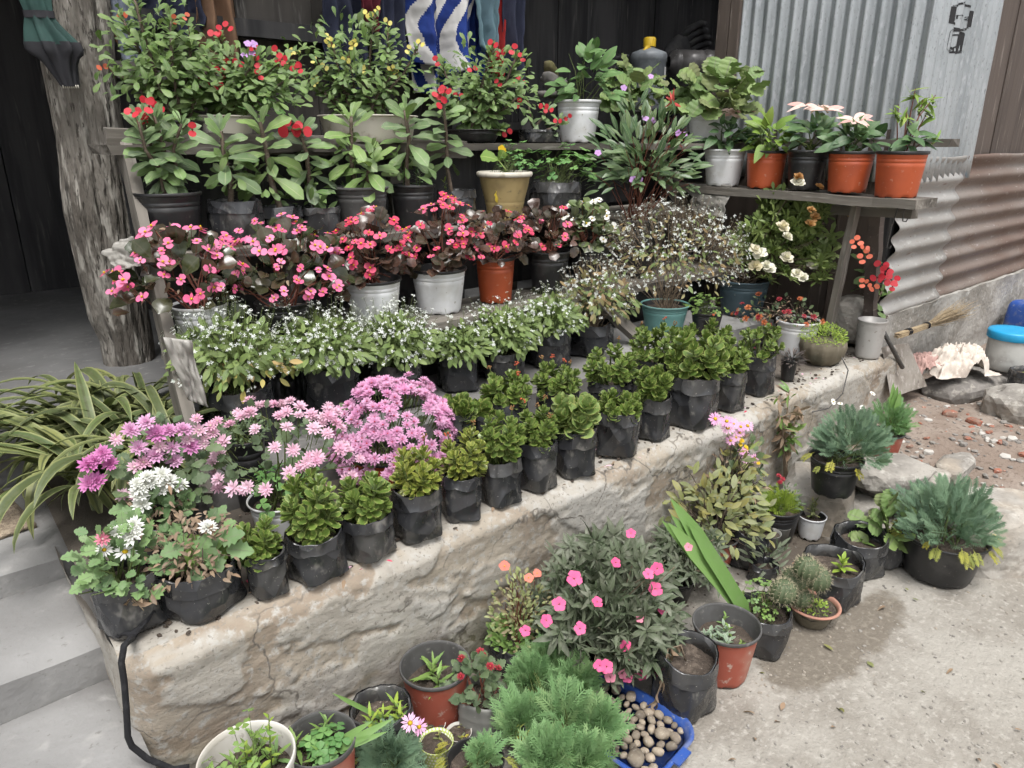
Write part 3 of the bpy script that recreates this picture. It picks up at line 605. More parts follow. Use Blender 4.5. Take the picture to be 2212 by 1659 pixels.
# ---- house: porch wall boards, door boards, roof
house = empty('house', (2, 4, .63), 'dark timber house with open porch behind the plant stand', 'house')
def L(p): return Vector(p) - Vector((2, 4, .63))
def board(name, x0, x1, y0, y1, z0, z1, m, parent, base=Vector((0, 0, 0)), jit=.003, rot=None):
    c = Vector(((x0 + x1) / 2, (y0 + y1) / 2, (z0 + z1) / 2)); h = Vector((x1 - x0, y1 - y0, z1 - z0)) / 2
    g = Geo(); g.box(tuple(-h), tuple(h), 0, jit); o = obj(name, g.mesh(name, m, False), parent); o.location = c - base
    if rot: o.rotation_euler = rot
    return o
HB = Vector((2, 4, .63))
x = -2.2
while x < 1.35:                                                             # far wall of the passage on the left
    w = U(.22, .34); board('wall_board', x, x + w - .008, 5.42 + U(0, .03), 5.47, .62, 2.96, 'wood_dark', house, HB); x += w
x = 1.02
while x < 2.45:                                                             # grey board wall behind the clothes
    w = U(.3, .5); board('wall_board', x, min(2.5, x + w) - .004, 3.52 + U(0, .01), 3.56, .62, 2.96, 'wood_board', house, HB); x += w
x = 2.72
while x < 5.4:                                                              # dark wall behind the bottles
    w = U(.26, .4); board('wall_board', x, x + w - .005, 3.85 + U(0, .01), 3.9, .62, 2.96, 'wood_dark', house, HB); x += w
for y0, y1 in ((2.60, 2.66), (2.665, 2.74)): board('wall_board', 3.84, 3.875, y0, y1, .6, 2.96, 'wood_brown', house, HB)
board('wall_board', 5.4, 5.43, 2.6, 3.9, .6, 2.96, 'wood_dark', house, HB); board('inner_floor', 3.9, 5.4, 2.64, 3.85, .58, .62, 'wood_dark', house, HB)
for y0, y1 in ((1.66, 1.9), (1.905, 2.2), (2.205, 2.615)): board('wall_board', 3.89, 3.92, y0, y1, .45, 1.6, 'wood_brown', house, HB)
board('wall_board', 1.0, 1.03, 3.56, 5.45, .62, 2.96, 'wood_dark', house, HB)
board('wall_board', -2.2, -2.17, 2.9, 5.45, .62, 2.96, 'wood_dark', house, HB)
board('door_frame', 2.5, 2.56, 3.5, 3.62, .62, 2.96, 'wood_dark', house, HB); board('door_frame', 2.66, 2.72, 3.8, 3.92, .62, 2.96, 'wood_dark', house, HB)
board('gap_backing', 2.5, 2.8, 4.3, 4.33, .62, 2.75, 'black_tarp', house, HB)
board('gap_backing', -2.3, 1.4, 5.50, 5.52, .6, 3.0, 'black_tarp', house, HB)  # unseen black panel, added to stop light leaking through the board gaps
board('roof', -2.3, 5.5, 3.0, 5.6, 2.95, 2.99, 'wood_dark', house, HB)  # out of view; added to darken the porch, edge set back for the top tier
board('lintel', .9, 2.56, 3.40, 3.5, 1.98, 2.05, 'wood_dark', house, HB)
board('shelf', 2.76, 5.3, 3.2, 3.84, 1.60, 1.64, 'wood_dark', house, HB)
board('ledge', .78, 1.25, 3.33, 3.5, 1.78, 1.84, 'wood_board', house, HB)

# ---- corrugated iron
def corr(name, path, z0, z1, pitch, amp, m, seed, horiz=False, nz_=14, per=10):
    """sheet along a plan path; ribs upright, or lengthwise when horiz"""
    pts = [Vector((a, b, 0)) for a, b in path]; seg = [(pts[i + 1] - pts[i]).length for i in range(len(pts) - 1)]; Lt = sum(seg)
    def at(d):
        i = 0
        while i < len(seg) - 1 and d > seg[i]: d -= seg[i]; i += 1
        t = (pts[i + 1] - pts[i]).normalized(); return pts[i] + t * d, Vector((t.y, -t.x, 0))
    def surf(d, z):
        a, na = at(max(0, d - .03)); b_, nb = at(min(Lt, d + .03)); p, _ = at(d); p = (a + b_ + p * 2) / 4 if .03 < d < Lt - .03 else p
        n = (na + nb).normalized(); k = (z if horiz else d) / pitch * 2 * math.pi
        o = amp * math.cos(k) + .006 * fbm(d * 2, z * 2, seed)
        return p + n * o + Vector((0, 0, z)), n
    g = Geo()
    if horiz: nu, nv = int(Lt / .06) + 1, int((z1 - z0) / pitch * per) + 1
    else: nu, nv = int(Lt / pitch * per) + 1, nz_
    def f(u, v):
        d = u * Lt; e = .01 * fbm(d * 1.2, 3, seed)
        return surf(d, z0 + (z1 - z0) * v + (e if v in (0, 1) else 0))[0]
    g.grid(nu, nv, f); me = g.mesh(name, m); return me, surf, Lt
rp = ony(2172, 0, 1.58).x; XS = 3.88
sheet_me, ssurf, sL = corr('corrugated_sheet', [(XS, 2.60), (XS, 1.58), (rp, 1.60)], 1.345, 2.75, .078, .0165, 'galv', 1)
sheet = obj('corrugated_sheet', sheet_me); tag(sheet, 'pale galvanised corrugated iron sheet with upright ribs and a black stamp', 'metal sheet')
sol = sheet.modifiers.new('thick', 'SOLIDIFY'); sol.thickness = .0015; sol.offset = -1
def hsheet(label, x0, x1, z0, z1, off, seed, m='rusty_sheet'):
    me, s, l = corr('corrugated_sheet', [(x0, 1.60 - off), (x1, 1.60 - off)], z0, z1, 0.112, .017, m, seed, True)
    o = obj('corrugated_sheet', me); sol = o.modifiers.new('thick', 'SOLIDIFY'); sol.thickness = .002; sol.offset = -1; return tag(o, label, 'metal sheet', 'lengthwise corrugated sheets of the side room')
mat('sheet_old', (.33, .32, .305), .55, [(3, (.26, .245, .225), .46, .66), (30, (.40, .39, .375), .56, .72), (70, (.2, .14, .11), .64, .72), (8, (.2, .125, .095), .68, .76)], [(60, .12, .003)], stretch=(.45, 1, 1), metal=.3)
hsheet('grey corrugated sheet with lengthwise ribs at the corner post', 3.9, 4.62, .655, 1.47, .006, 11, 'sheet_old')
hsheet('rust brown corrugated sheet with lengthwise ribs at the right edge', 4.55, 9.0, .655, 1.47, -.012, 12)
room = empty('side_room', (6, 2.2, .6), 'brown boarded side room above the rusty corrugated sheets', 'building'); RB = Vector((6, 2.2, .6))
x = 4.85
while x < 9: w = U(.24, .36); board('wall_board', x, x + w - .006, 1.63 + U(0, .008), 1.67, 1.44, 2.96, 'wood_brown', room, RB); x += w
board('inner_wall', 3.92, 9, 1.68, 1.70, .6, 2.96, 'wood_dark', room, RB)
board('corner_post', 3.90, 3.97, 1.62, 1.69, .5, 2.96, 'wood_dark', room, RB)
g = Geo()
g.grid(90, 16, lambda u, v: (3.94 + 5.1 * u, 1.575 + .02 * fbm(u * 20, v * 4, 5) + .05 * (1 - v), -.05 + .71 * v + .012 * fbm(u * 24, 1, 1) * v))
g.grid(90, 3, lambda u, v: (3.94 + 5.1 * u, 1.575 + .02 * fbm(u * 20, 4, 5) + .12 * v, .66 + .012 * fbm(u * 24, 1, 1)))
fo = obj('footing', g.mesh('footing', 'plaster_foot'), room); fo.location = -RB
# printed stamp, laid on the ribs of the sheet
def stamp(px, py):
    p = ony(px, py, 1.585); return (2.60 - 1.58) + (p.x - XS), p.z
def wrap(polys, d0, z0, name, sc_):
    g = Geo()
    for V, F in polys:
        g.add([tuple(ssurf(d0 + x * sc_ * 2.3, z0 + y * sc_)[0] + ssurf(d0 + x * sc_ * 2.3, z0 + y * sc_)[1] * .0022) for x, y in V], F)
    o = obj(name, g.mesh(name, 'ink', False), sheet); return o
def strokes(path, w, closed=False):
    pts = []
    n = len(path)
    for i in range(n if closed else n - 1):
        a = Vector((*path[i], 0)); b_ = Vector((*path[(i + 1) % n], 0)); k = max(2, int((b_ - a).length / .08))
        pts += [a.lerp(b_, j / k) for j in range(k)]
    if not closed: pts.append(Vector((*path[-1], 0)))
    V = []; F = []; m_ = len(pts)
    for i, p in enumerate(pts):
        q = pts[(i + 1) % m_] if closed else pts[min(i + 1, m_ - 1)]; r = pts[i - 1] if closed else pts[max(i - 1, 0)]
        t = (q - r).normalized(); nn = Vector((-t.y, t.x, 0)) * w / 2; V += [tuple((p + nn)[:2]), tuple((p - nn)[:2])]
    for i in range(m_ if closed else m_ - 1): j = (i + 1) % m_; F.append([2 * i, 2 * i + 1, 2 * j + 1, 2 * j])
    return V, F
def text_poly(s, size):
    cu = bpy.data.curves.new('stamp', 'FONT'); cu.body = s; cu.size = size; cu.align_x = 'CENTER'; cu.align_y = 'CENTER'; cu.resolution_u = 3
    o = bpy.data.objects.new('stamp', cu); COL.objects.link(o); dg = bpy.context.evaluated_depsgraph_get(); me = bpy.data.meshes.new_from_object(o.evaluated_get(dg))
    V = [(v.co.x, v.co.y) for v in me.vertices]; F = [list(p.vertices) for p in me.polygons]
    bpy.data.objects.remove(o); bpy.data.curves.remove(cu); bpy.data.meshes.remove(me); return V, F
d0, z0 = stamp(2075, 37); hexa = [(0, 1), (.78, .55), (.78, -.55), (0, -1), (-.78, -.55), (-.78, .55)]
wrap([strokes(hexa[:3], .14), strokes(hexa[3:5] + hexa[5:6], .12), strokes([(-.78, .55), (0, 1)], .14), strokes([(.78, -.55), (0, -1)], .14), text_poly('Jindal', .60)], d0, z0, 'stamp_print', .064)
d0, z0 = stamp(2060, 90)
rr = [(math.copysign(.34, math.cos(a)) + .2 * math.cos(a), math.copysign(.62, math.sin(a)) + .22 * math.sin(a)) for a in [2 * math.pi * (i + .5) / 20 for i in range(20)]]
wrap([strokes(rr, .17, True), strokes([(.12, .5), (.12, -.35), (-.05, -.55), (-.2, -.4)], .15), strokes([(-.12, .5), (.3, .5)], .12)], d0, z0, 'stamp_print', .058)
d0, z0 = stamp(2058, 111); wrap([text_poly('CM/972', .62)], d0, z0, 'stamp_print', .036)
g = Geo(); g.lathe([(.001, .006), (.009, .005), (.012, 0)], 8)
for px, py in ((1722, 258), (1745, 262)):
    p = onx(px, py, XS); o = obj('bolt', g.mesh('bolt', 'iron'), sheet); o.matrix_basis = fr((XS - .014, p.y, p.z), (0, 1, 0), (-1, 0, 0), 1)

# ---- porch post: a gnarled, weathered trunk
PY = 3.4
pb = ony(285, 770, PY)
g = Geo(); px_ = [(400, .0)]; zb, zt = .60, 2.95
_rows = {}
def prow(v):
    if v in _rows: return _rows[v]
    z = zb + (zt - zb) * v
    # outline read at several heights: left and right edge in the photo
    rows = [(-60, 82, 228), (0, 83, 236), (150, 92, 248), (300, 122, 268), (450, 140, 293), (600, 172, 310), (690, 190, 322), (740, 215, 330), (800, 228, 338), (900, 235, 345)]
    pyx = None
    lo, hi = -200, 1000
    for _ in range(30):
        m_ = (lo + hi) / 2
        if ony(200, m_, PY).z > z: lo = m_
        else: hi = m_
    r = max(rows[0][0], min(rows[-1][0], lo))
    for (ya, la, ra), (yb, lb, rb) in zip(rows, rows[1:]):
        if ya <= r <= yb: t = (r - ya) / (yb - ya); l_, r_ = la + (lb - la) * t, ra + (rb - ra) * t; break
    A = ony(l_, lo, PY); B = ony(r_, lo, PY); c = (A + B) / 2; rad = (r_ - l_) / 2 * mpp(c) * .90
    _rows[v] = (z, c, rad); return _rows[v]
def postv(u, v):
    z, c, rad = prow(v); a = 2 * math.pi * u
    ca, sa = math.cos(a), math.sin(a)
    crack = -.05 * max(0, 1 - abs(((u * 9 + .25 * fbm(z * 1.2, u * 3, 2)) % 1) - .5) * 9) - .03 * max(0, 1 - abs(((u * 23 + .4 * fbm(z * 1.7, u * 2, 5)) % 1) - .5) * 5)
    k = 1 + .06 * fbm(ca * 1.2, sa * 1.2, z * 2) + .03 * fbm(ca * 6, sa * 6, z * 1.2) + crack + .015 * fbm(ca * 9, sa * 9, z * 16)
    return (c.x + rad * k * ca, c.y + rad * k * sa * .9, z)
NU, NV = 150, 90
def pv(u, v): return postv(u % 1.0, v)
g.grid(NU + 1, NV, pv)
post = obj('porch_post', g.mesh('porch_post', 'post_wood')); tag(post, 'thick weathered grey tree trunk post holding the porch', 'post')

# ---- tiered plant stand
stand = empty('plant_stand', (.6, 2.3, .6), 'weathered timber stand stepped in tiers under the back rows of pots', 'plant stand'); SB = Vector((.6, 2.3, .6))
def plank(name, a, b_, w, t, m='wood_grey', parent=stand, base=SB, up=(0, 0, 1), nseg=14, seed=0, rag=.006):
    """plank from a to b: width w across, thickness t; slightly bowed, with ragged edges"""
    a, b_ = Vector(a), Vector(b_); d = (b_ - a); Lg = d.length; d.normalize(); z = Vector(up); yv = z.cross(d).normalized(); z = d.cross(yv)
    g = Geo(); V = []
    for i in range(nseg + 1):
        s_ = Lg * i / nseg - Lg / 2; e1 = rag * fbm(s_ * 5, seed, 1); e2 = rag * fbm(s_ * 5, seed, 7); bz = .5 * rag * fbm(s_ * 2, seed, 9)
        k = .7 if i in (0, nseg) and False else 1
        for yy, zz in ((-w / 2 + e1, -t / 2), (w / 2 + e2, -t / 2), (w / 2 + e2, t / 2 * k), (-w / 2 + e1, t / 2 * k)): V.append((s_ + (U(-.01, .01) if i in (0, nseg) else 0), yy, zz + bz))
    F = [[i * 4 + k, i * 4 + 4 + k, i * 4 + 4 + (k + 1) % 4, i * 4 + (k + 1) % 4] for i in range(nseg) for k in range(4)] + [[0, 1, 2, 3], [nseg * 4 + 3, nseg * 4 + 2, nseg * 4 + 1, nseg * 4]]
    g.add(V, F); o = obj(name, g.mesh(name, m, False), parent); c = (a + b_) / 2 - base
    o.matrix_basis = Matrix(((d.x, yv.x, z.x, c.x), (d.y, yv.y, z.y, c.y), (d.z, yv.z, z.z, c.z), (0, 0, 0, 1))); return o
Z3, Z4, Z5 = .87, 1.19, 1.535
Y2, Y3, Y4, Y5 = 2.24, 2.46, 2.72, 2.98
for y0, zz in ((2.36, Z3), (2.52, Z3), (2.64, Z4), (2.80, Z4), (2.92, Z5), (3.06, Z5)):
    plank('plank', (.60, y0, zz - .018), (3.62, y0 + .01, zz - .018), .15, .032, seed=y0)
plank('plank', ony(228, 302, 2.9), ony(1000, 322, 2.9), .05, .075, seed=3, up=(0, -.1, 1))
plank('plank', (2.95, 2.52, Z5 - .018), (3.78, 2.44, Z5 - .018), .16, .03, seed=21)
plank('stringer', (.515, 2.0, .56), (.665, 2.92, 1.515), .035, .10, seed=5, up=(0, -.72, .69))
plank('stringer', (3.5, 2.02, .56), (3.55, 2.95, 1.5), .04, .09, seed=6, up=(0, -.72, .69))
for x_ in (1.1, 1.8, 2.5): plank('leg', (x_, 2.62, .6), (x_, 2.62, Z4 - .03), .06, .06, seed=x_, up=(0, 1, 0)); plank('leg', (x_, 3.0, .6), (x_, 3.0, Z5 - .03), .06, .06, seed=x_ + 1, up=(0, 1, 0))
for y_, za, zb_, mm in ((2.44, .60, Z3 - .04, 'black_tarp'), (2.74, Z3, Z4 - .04, 'wood_dark'), (3.0, Z4, Z5 - .04, 'wood_dark')):
    board('backing_board', .66, 3.5, y_, y_ + .015, za + .004, zb_, mm, stand, SB)
stb = onz(1340, 742, .64)
plank('prop', ony(1255, 620, 2.3), ony(1385, 735, 2.06), .05, .035, seed=8, up=(0, -1, .3))
# poinsettia shelf: two rough planks on props by the side wall
pshelf = empty('side_shelf', (3.6, 1.9, .49), 'rough plank shelf on wooden props holding the poinsettia row', 'shelf'); PB = Vector((3.6, 1.9, .49))
XP, ZP = 3.5, 1.315
pe = onx(1998, 432, XP); ps = onx(1500, 410, XP)
plank('plank', (XP + .03, ps.y + .1, ZP - .02), (XP - .01, pe.y - .01, ZP - .035), .21, .04, parent=pshelf, base=PB, seed=11, rag=.014)
pe2 = onx(2060, 312, 3.72); plank('plank', (3.72, 2.75, 1.54), (3.74, pe2.y, 1.535), .13, .035, parent=pshelf, base=PB, seed=12, rag=.012)
plank('prop', onx(1850, 442, XP + .03), onx(1788, 722, XP + .03), .03, .05, parent=pshelf, base=PB, seed=13, up=(1, 0, 0))
plank('prop', onx(1895, 448, 3.74), onx(1874, 752, 3.80), .06, .05, 'wood_brown', parent=pshelf, base=PB, seed=14, up=(1, 0, 0), rag=.012)
plank('crossbeam', onx(1800, 452, 3.6), onx(1975, 462, 3.6), .05, .045, parent=pshelf, base=PB, seed=15)
g = Geo()
for a, b_ in (((1940, 448), (1915, 535)), ((1955, 448), (1950, 478))):
    A, B = onx(*a, 3.52), onx(*b_, 3.52); A.z = ZP - .05; g.tube([A - PB, A.lerp(B, .5) - PB + Vector((0, .004, 0)), B - PB, B - PB + Vector((0, -.015, .0)), B - PB + Vector((0, -.02, .012))], .003, 5)
obj('wire_hook', g.mesh('wire_hook', 'iron'), pshelf)

# ------------------------------------------------------------------ pots
def perp(n):
    o = n.orthogonal().normalized(); a = U(0, 6.2832); return o * math.cos(a) + n.cross(o) * math.sin(a)
def soil(root, r, z, name='soil'):
    g = Geo(); n = 14; s = U(0, 99)
    V = [(0, 0, z + .008)]; 
    for j in (1, 2, 3):
        for k in range(n):
            a = 2 * math.pi * k / n; rr_ = r * j / 3; V.append((rr_ * math.cos(a), rr_ * math.sin(a), z + .012 * nz(math.cos(a) * j * 1.7 + s, math.sin(a) * j * 1.7, s) ))
    F = [[0, 1 + k, 1 + (k + 1) % n] for k in range(n)] + [[1 + j * n + k, 1 + (j + 1) * n + k, 1 + (j + 1) * n + (k + 1) % n, 1 + j * n + (k + 1) % n] for j in range(2) for k in range(n)]
    g.add(V, F); obj(name, g.mesh(name, 'soil'), root)
def bag(root, D, H, m='bag', soil_d=.03, ear=.13, low=0):
    r = D / 2; n = 48; s = U(0, 99); a0 = U(-.5, .5) + CYAW - 1.57; fold = U(.66, .8)
    zs = [0, .05, .13, .25, .4, .55, fold - .02, fold + .02, .9, 1]
    lean = rv(.04)
    def R(a, t):
        k = 1 + .06 * nz(math.cos(a) * 1.3 + s, math.sin(a) * 1.3, t * 1.2) - .06 * abs(nz(math.cos(a) * 3.2 + s, math.sin(a) * 3.2, t * 1.6)) - .03 * abs(nz(math.cos(a) * 2 + s, math.sin(a) * 2, t * 6)) + 0.022 * nz(math.cos(a) * 11, math.sin(a) * 11 + s, t * 9)
        sq = 1 + .10 * math.cos(4 * (a - a0)) * max(0, 1 - t) ** 1.5
        e = ear * max(0, math.cos(a - a0)) ** 10 + ear * max(0, math.cos(a - a0 + math.pi)) ** 10
        return r * k * sq * (.9 + .1 * min(1, t * 3)) * (1 + e * max(0, 1 - t * 4)) * (1 - .03 * max(0, t - fold) / .2)
    def Zt(a): return H * (1 + .05 * nz(math.cos(a) * 1.2 + s, math.sin(a) * 1.2, 5) + .03 * nz(math.cos(a) * 3, math.sin(a) * 3 + s, 5) - low * max(0, math.cos(a - a0 + 1.57)) ** 2)
    g = Geo(); V = []
    for t in zs:
        for k in range(n):
            a = 2 * math.pi * k / n; q = R(a, t); V.append((q * math.cos(a) + lean.x * t * r, q * math.sin(a) + lean.y * t * r, Zt(a) * t + (.004 * (1 + nz(math.cos(a) * 3, math.sin(a) * 3, s)) if t == 0 else 0)))
    ns = len(zs); F = [[j * n + k, j * n + (k + 1) % n, (j + 1) * n + (k + 1) % n, (j + 1) * n + k] for j in range(ns - 1) for k in range(n)] + [list(range(n))[::-1]]
    for t in (1, .8, .6):
        for k in range(n):
            a = 2 * math.pi * k / n; q = R(a, max(t, .8)) - .004; V.append((q * math.cos(a) + lean.x * t * r, q * math.sin(a) + lean.y * t * r, Zt(a) * t - (.001 if t == 1 else 0)))
    F += [[j * n + k, j * n + (k + 1) % n, (j + 1) * n + (k + 1) % n, (j + 1) * n + k] for j in range(ns - 1, ns + 2) for k in range(n)]
    g.add(V, F); b = obj('grow_bag', g.mesh('grow_bag', m), root)
    g = Geo(); V = []                                                        # the turned-down cuff
    for t in (1.004, .97, fold + .03, fold):
        for k in range(n):
            a = 2 * math.pi * k / n; q = R(a, t) + .0035 + .003 * nz(math.cos(a) * 5, math.sin(a) * 5 + s, t * 3); V.append((q * math.cos(a) + lean.x * t * r, q * math.sin(a) + lean.y * t * r, Zt(a) * t + (.008 * nz(math.cos(a) * 2, math.sin(a) * 2, s) if t == fold else 0)))
    g.add(V, [[j * n + (k + 1) % n, j * n + k, (j + 1) * n + k, (j + 1) * n + (k + 1) % n] for j in range(3) for k in range(n)]); obj('turned_cuff', g.mesh('turned_cuff', m), b)
    soil(root, r * .97, H * (1 - soil_d / max(H, .05)) if soil_d else H * .93)
    return H * (1 - soil_d / max(H, .05))
def pot(root, D, H, m='pot_white', rim=None, taper=.74, rings=True, soil_d=.025, inner='pot_black', tilt=None, feet=True):
    r = D / 2; rb = r * taper; rim_m = rim or m; th = .004
    def rad(t): return rb + (r * .955 - rb) * t
    prof = [(rb * .9, .004), (rb * .985, 0), (rb, .006)]
    for t in (.1, .3, .5, .66): prof.append((rad(t), H * t))
    if rings:
        for t in (.74, .82): prof += [(rad(t), H * t), (rad(t) - .0022, H * t + .0015), (rad(t), H * t + .004)]
    prof += [(rad(.93), H * .93)]
    g = Geo()
    def fn(q, w, j):
        if feet and j == 1 and (w * 8 / (2 * math.pi)) % 1 < .25: return (q[0] * .97, q[1] * .97, q[2] + .007)
        return q
    g.lathe(prof, 40, 0, fn, cap0=True); b = obj('pot_body', g.mesh('pot_body', m), root)
    g = Geo(); g.lathe([(rad(.93), H * .925), (r * .985, H * .935), (r, H * .955), (r * 1.0, H * .99), (r * .985, H), (r * .955, H * .995), (r * .94, H * .95)], 40); obj('rim', g.mesh('rim', rim_m), b)
    g = Geo(); g.lathe([(r * .945, H * .955), (rad(.8) - th, H * .8), (rad(.35) - th, H * .35)], 32); obj('inner_wall', g.mesh('inner_wall', inner), b)
    sz = H - soil_d; soil(root, rad(sz / H) - th * .5, sz)
    return sz
def bowlpot(root, D, H, m='pot_cream', rim='cream_rim', soil_d=.02):
    r = D / 2; g = Geo(); g.lathe([(r * .60, .0), (r * .62, .01), (r * .68, H * .3), (r * .71, H * .36), (r * .70, H * .375), (r * .715, H * .39), (r * .72, H * .42), (r * .84, H * .70), (r * .9, H * .9)], 40, cap0=True); b = obj('pot_body', g.mesh('pot_body', m), root)
    g = Geo(); g.lathe([(r * .88, H * .89), (r * .97, H * .895), (r, H * .93), (r * .99, H * .985), (r * .94, H), (r * .89, H * .985), (r * .86, H * .8)], 40); obj('rim', g.mesh('rim', rim), b)
    soil(root, r * .87, H - soil_d); return H - soil_d
POTS = dict(bag=bag, white=lambda r, D, H, **k: pot(r, D, H, 'pot_white', 'pot_white', **k), whiteb=lambda r, D, H, **k: pot(r, D, H, 'pot_white', 'pot_black', **k),
    orange=lambda r, D, H, **k: pot(r, D, H, 'pot_orange', 'pot_black', taper=.78, **k), black=lambda r, D, H, **k: pot(r, D, H, 'pot_black', **k),
    grey=lambda r, D, H, **k: pot(r, D, H, 'pot_grey', **k), teal=lambda r, D, H, **k: pot(r, D, H, 'pot_teal', **k), bluegrey=lambda r, D, H, **k: pot(r, D, H, 'pot_bluegrey', **k),
    red=lambda r, D, H, **k: pot(r, D, H, 'pot_red_dusty', 'pot_grey', **{**dict(taper=.72, inner='pot_grey', rings=False), **k}), blue=lambda r, D, H, **k: pot(r, D, H, 'blue_dark', **k),
    cream=bowlpot, clay=lambda r, D, H, **k: bowlpot(r, D, H, 'clay_mossy', 'clay', **k), broken=lambda r, D, H, **k: pot(r, D, H, 'white_dirty', inner='white_dirty', rings=False, **k),
    beige=lambda r, D, H, **k: pot(r, D, H, 'cream_rim', inner='cream_rim', rings=False, taper=.85, **k))

# ------------------------------------------------------------------ placing a plant from its photo measurements
class Spot: pass
def spot(name, label, group, rim, w, pk, Y=None, z=None, base=None, f=None, cat='potted plant', pk_args=None, sz=1.0, X=None):
    """rim = photo point of the rim's centre, w = rim width in photo px; the pot stands at depth Y (or X) on level z, or with its foot at photo point base on level z"""
    S = Spot()
    if base: b = onz(*base, z); zr = zat(b, rim[1])
    else:
        p = ony(*rim, Y) if Y is not None else onx(*rim, X); b = Vector((p.x, p.y, z)); zr = p.z
    S.H = max(.05, zr - b.z); S.mp = mpp((b.x, b.y, zr)); S.D = w * S.mp * sz; S.base = b
    S.root = empty(name, b, label, cat, group); S.cx = rim[0]
    S.soil = POTS[pk](S.root, S.D, S.H, **(pk_args or {})) if pk else S.H
    if f:
        S.R = (f[1] - f[0]) / 2 * S.mp; S.off = RT * (((f[0] + f[1]) / 2 - rim[0]) * S.mp)
        S.top = zat((b + S.off), f[2]) - b.z
        S.Hp = max(.05, S.top - S.soil)
    return S
def dome(S, n, shell=.55, flat=.3, R=None, H=None, z0=None, ry=1.0, droop=0):
    """points through a plant's crown, most near its skin: (point, outward)"""
    R = R or S.R; H = H or S.Hp; z0 = S.soil if z0 is None else z0; out = []
    for _ in range(n):
        a = U(0, 2 * math.pi); u = U(-.35, 1); e = math.asin(max(-1, min(1, u))); k = 1 - shell * U(0, 1) ** 1.6
        d = Vector((math.cos(a) * math.cos(e), math.sin(a) * math.cos(e) * ry, math.sin(e)))
        lump = 1 + .16 * nz(d.x * 2.2 + S.cx, d.y * 2.2, d.z * 2.2)
        p = Vector((d.x * R * k * lump, d.y * R * k * lump, z0 + H * (flat + (1 - flat) * d.z * k * lump) * 1.0)) + S.off
        if p.z < z0 - droop: p.z = z0 - droop * U(0, 1)
        out.append((p, Vector((d.x, d.y, d.z * .9))))
    return out
def twigs(S, pts, m='stem_green', r=.0022, name='stem', r_in=.35, sides=4):
    g = Geo()
    for p, d in pts:
        q = Vector((U(-1, 1), U(-1, 1), 0)) * S.D / 2 * r_in; q.z = S.soil - .005
        mid = q.lerp(p, .55) + Vector((0, 0, .12 * (p - q).length)) + rv(.012)
        g.tube([q, q.lerp(mid, .6) + rv(.004), mid, p], [r * 1.3, r * 1.15, r, r * .55], sides, cap=False)
    obj(name, g.mesh(name, m), S.root)
def skirt(S, m='l_milii', n=430, size=.044, shape='milii', **k):
    """the tangle of older leaves that fills a plant's inside and hides its stems"""
    pts = dome(S, n, .9, .42, **k); g = Geo(); Ts = SH[shape](); Ms = []
    for p, d in pts: Ms.append(np.array(fr(p, d + rv(.8) + Vector((0, 0, -.1)), OPEN + Vector((0, 0, .5)) + rv(.5), size * U(.6, 1.2))))
    for i, T in enumerate(Ts): g.inst(T, Ms[i::len(Ts)])
    obj('foliage', g.mesh('foliage', m), S.root)['kind'] = 'stuff'
def foliage(S, shape, m, n, size, obj_=True, shell=.55, up=.35, out=1.0, rnd=.5, flat=.3, sv=.3, face=None, name='leaf', pts=None, droop=.0, H=None, R=None, z0=None):
    pts = pts or dome(S, n, shell, flat, droop=droop, H=H, R=R, z0=z0); Ms = []
    for p, d in pts:
        v = d * out + Vector((0, 0, up)) + rv(rnd); s = size * U(1 - sv, 1 + sv)
        Ms.append(fr(p - v.normalized() * s * .4, v, Vector((0, 0, .7)) + d * .3 + OPEN * .9 + rv(.35), s))
    meshes = lv(shape, m)
    if obj_: many(S.root, name, meshes, Ms)
    else:
        g = Geo(); Ts = SH[shape]()
        for i, T in enumerate(Ts): g.inst(T, [np.array(M) for M in Ms[i::len(Ts)]])
        o = obj('foliage', g.mesh('foliage', m), S.root); o['kind'] = 'stuff'
    return pts
def flowers(S, kind, mats, n, size, pts=None, up=.5, lift=.0, stalk=None, zmin=.35, sv=.2, face=None, rnd=.35, name='flower', cam_=.5, shell=.12, flat=.3, R=None, H=None):
    if pts is None:
        c = dome(S, n * 5, shell, flat, R=R, H=H); toc = (Vector((0, 0, CH)) - S.base).normalized()
        c = [q for q in c if q[0].z > S.soil + (H or S.Hp) * zmin and q[1].dot(toc) > -.25]; random.shuffle(c); pts = c[:n]
    toc = (Vector((0, 0, CH)) - S.base).normalized(); Ms = []; g = Geo()
    for p, d in pts:
        nr = (d * .6 + Vector((0, 0, up)) + toc * cam_ + rv(rnd)).normalized(); q = p + nr * lift
        Ms.append(fr(q, perp(nr), nr, size * U(1 - sv, 1 + sv)))
        if stalk: g.tube([p - d * .03 - Vector((0, 0, .03)), p, q], .0012, 3, cap=False)
    # orient: local Z must be the flower's axis
    Ms2 = []
    for M in Ms: Ms2.append(M)
    many(S.root, name, flm(kind, mats), Ms2)
    if stalk: obj('flower_stalk', g.mesh('flower_stalk', stalk), S.root)['kind'] = 'stuff'
    return pts

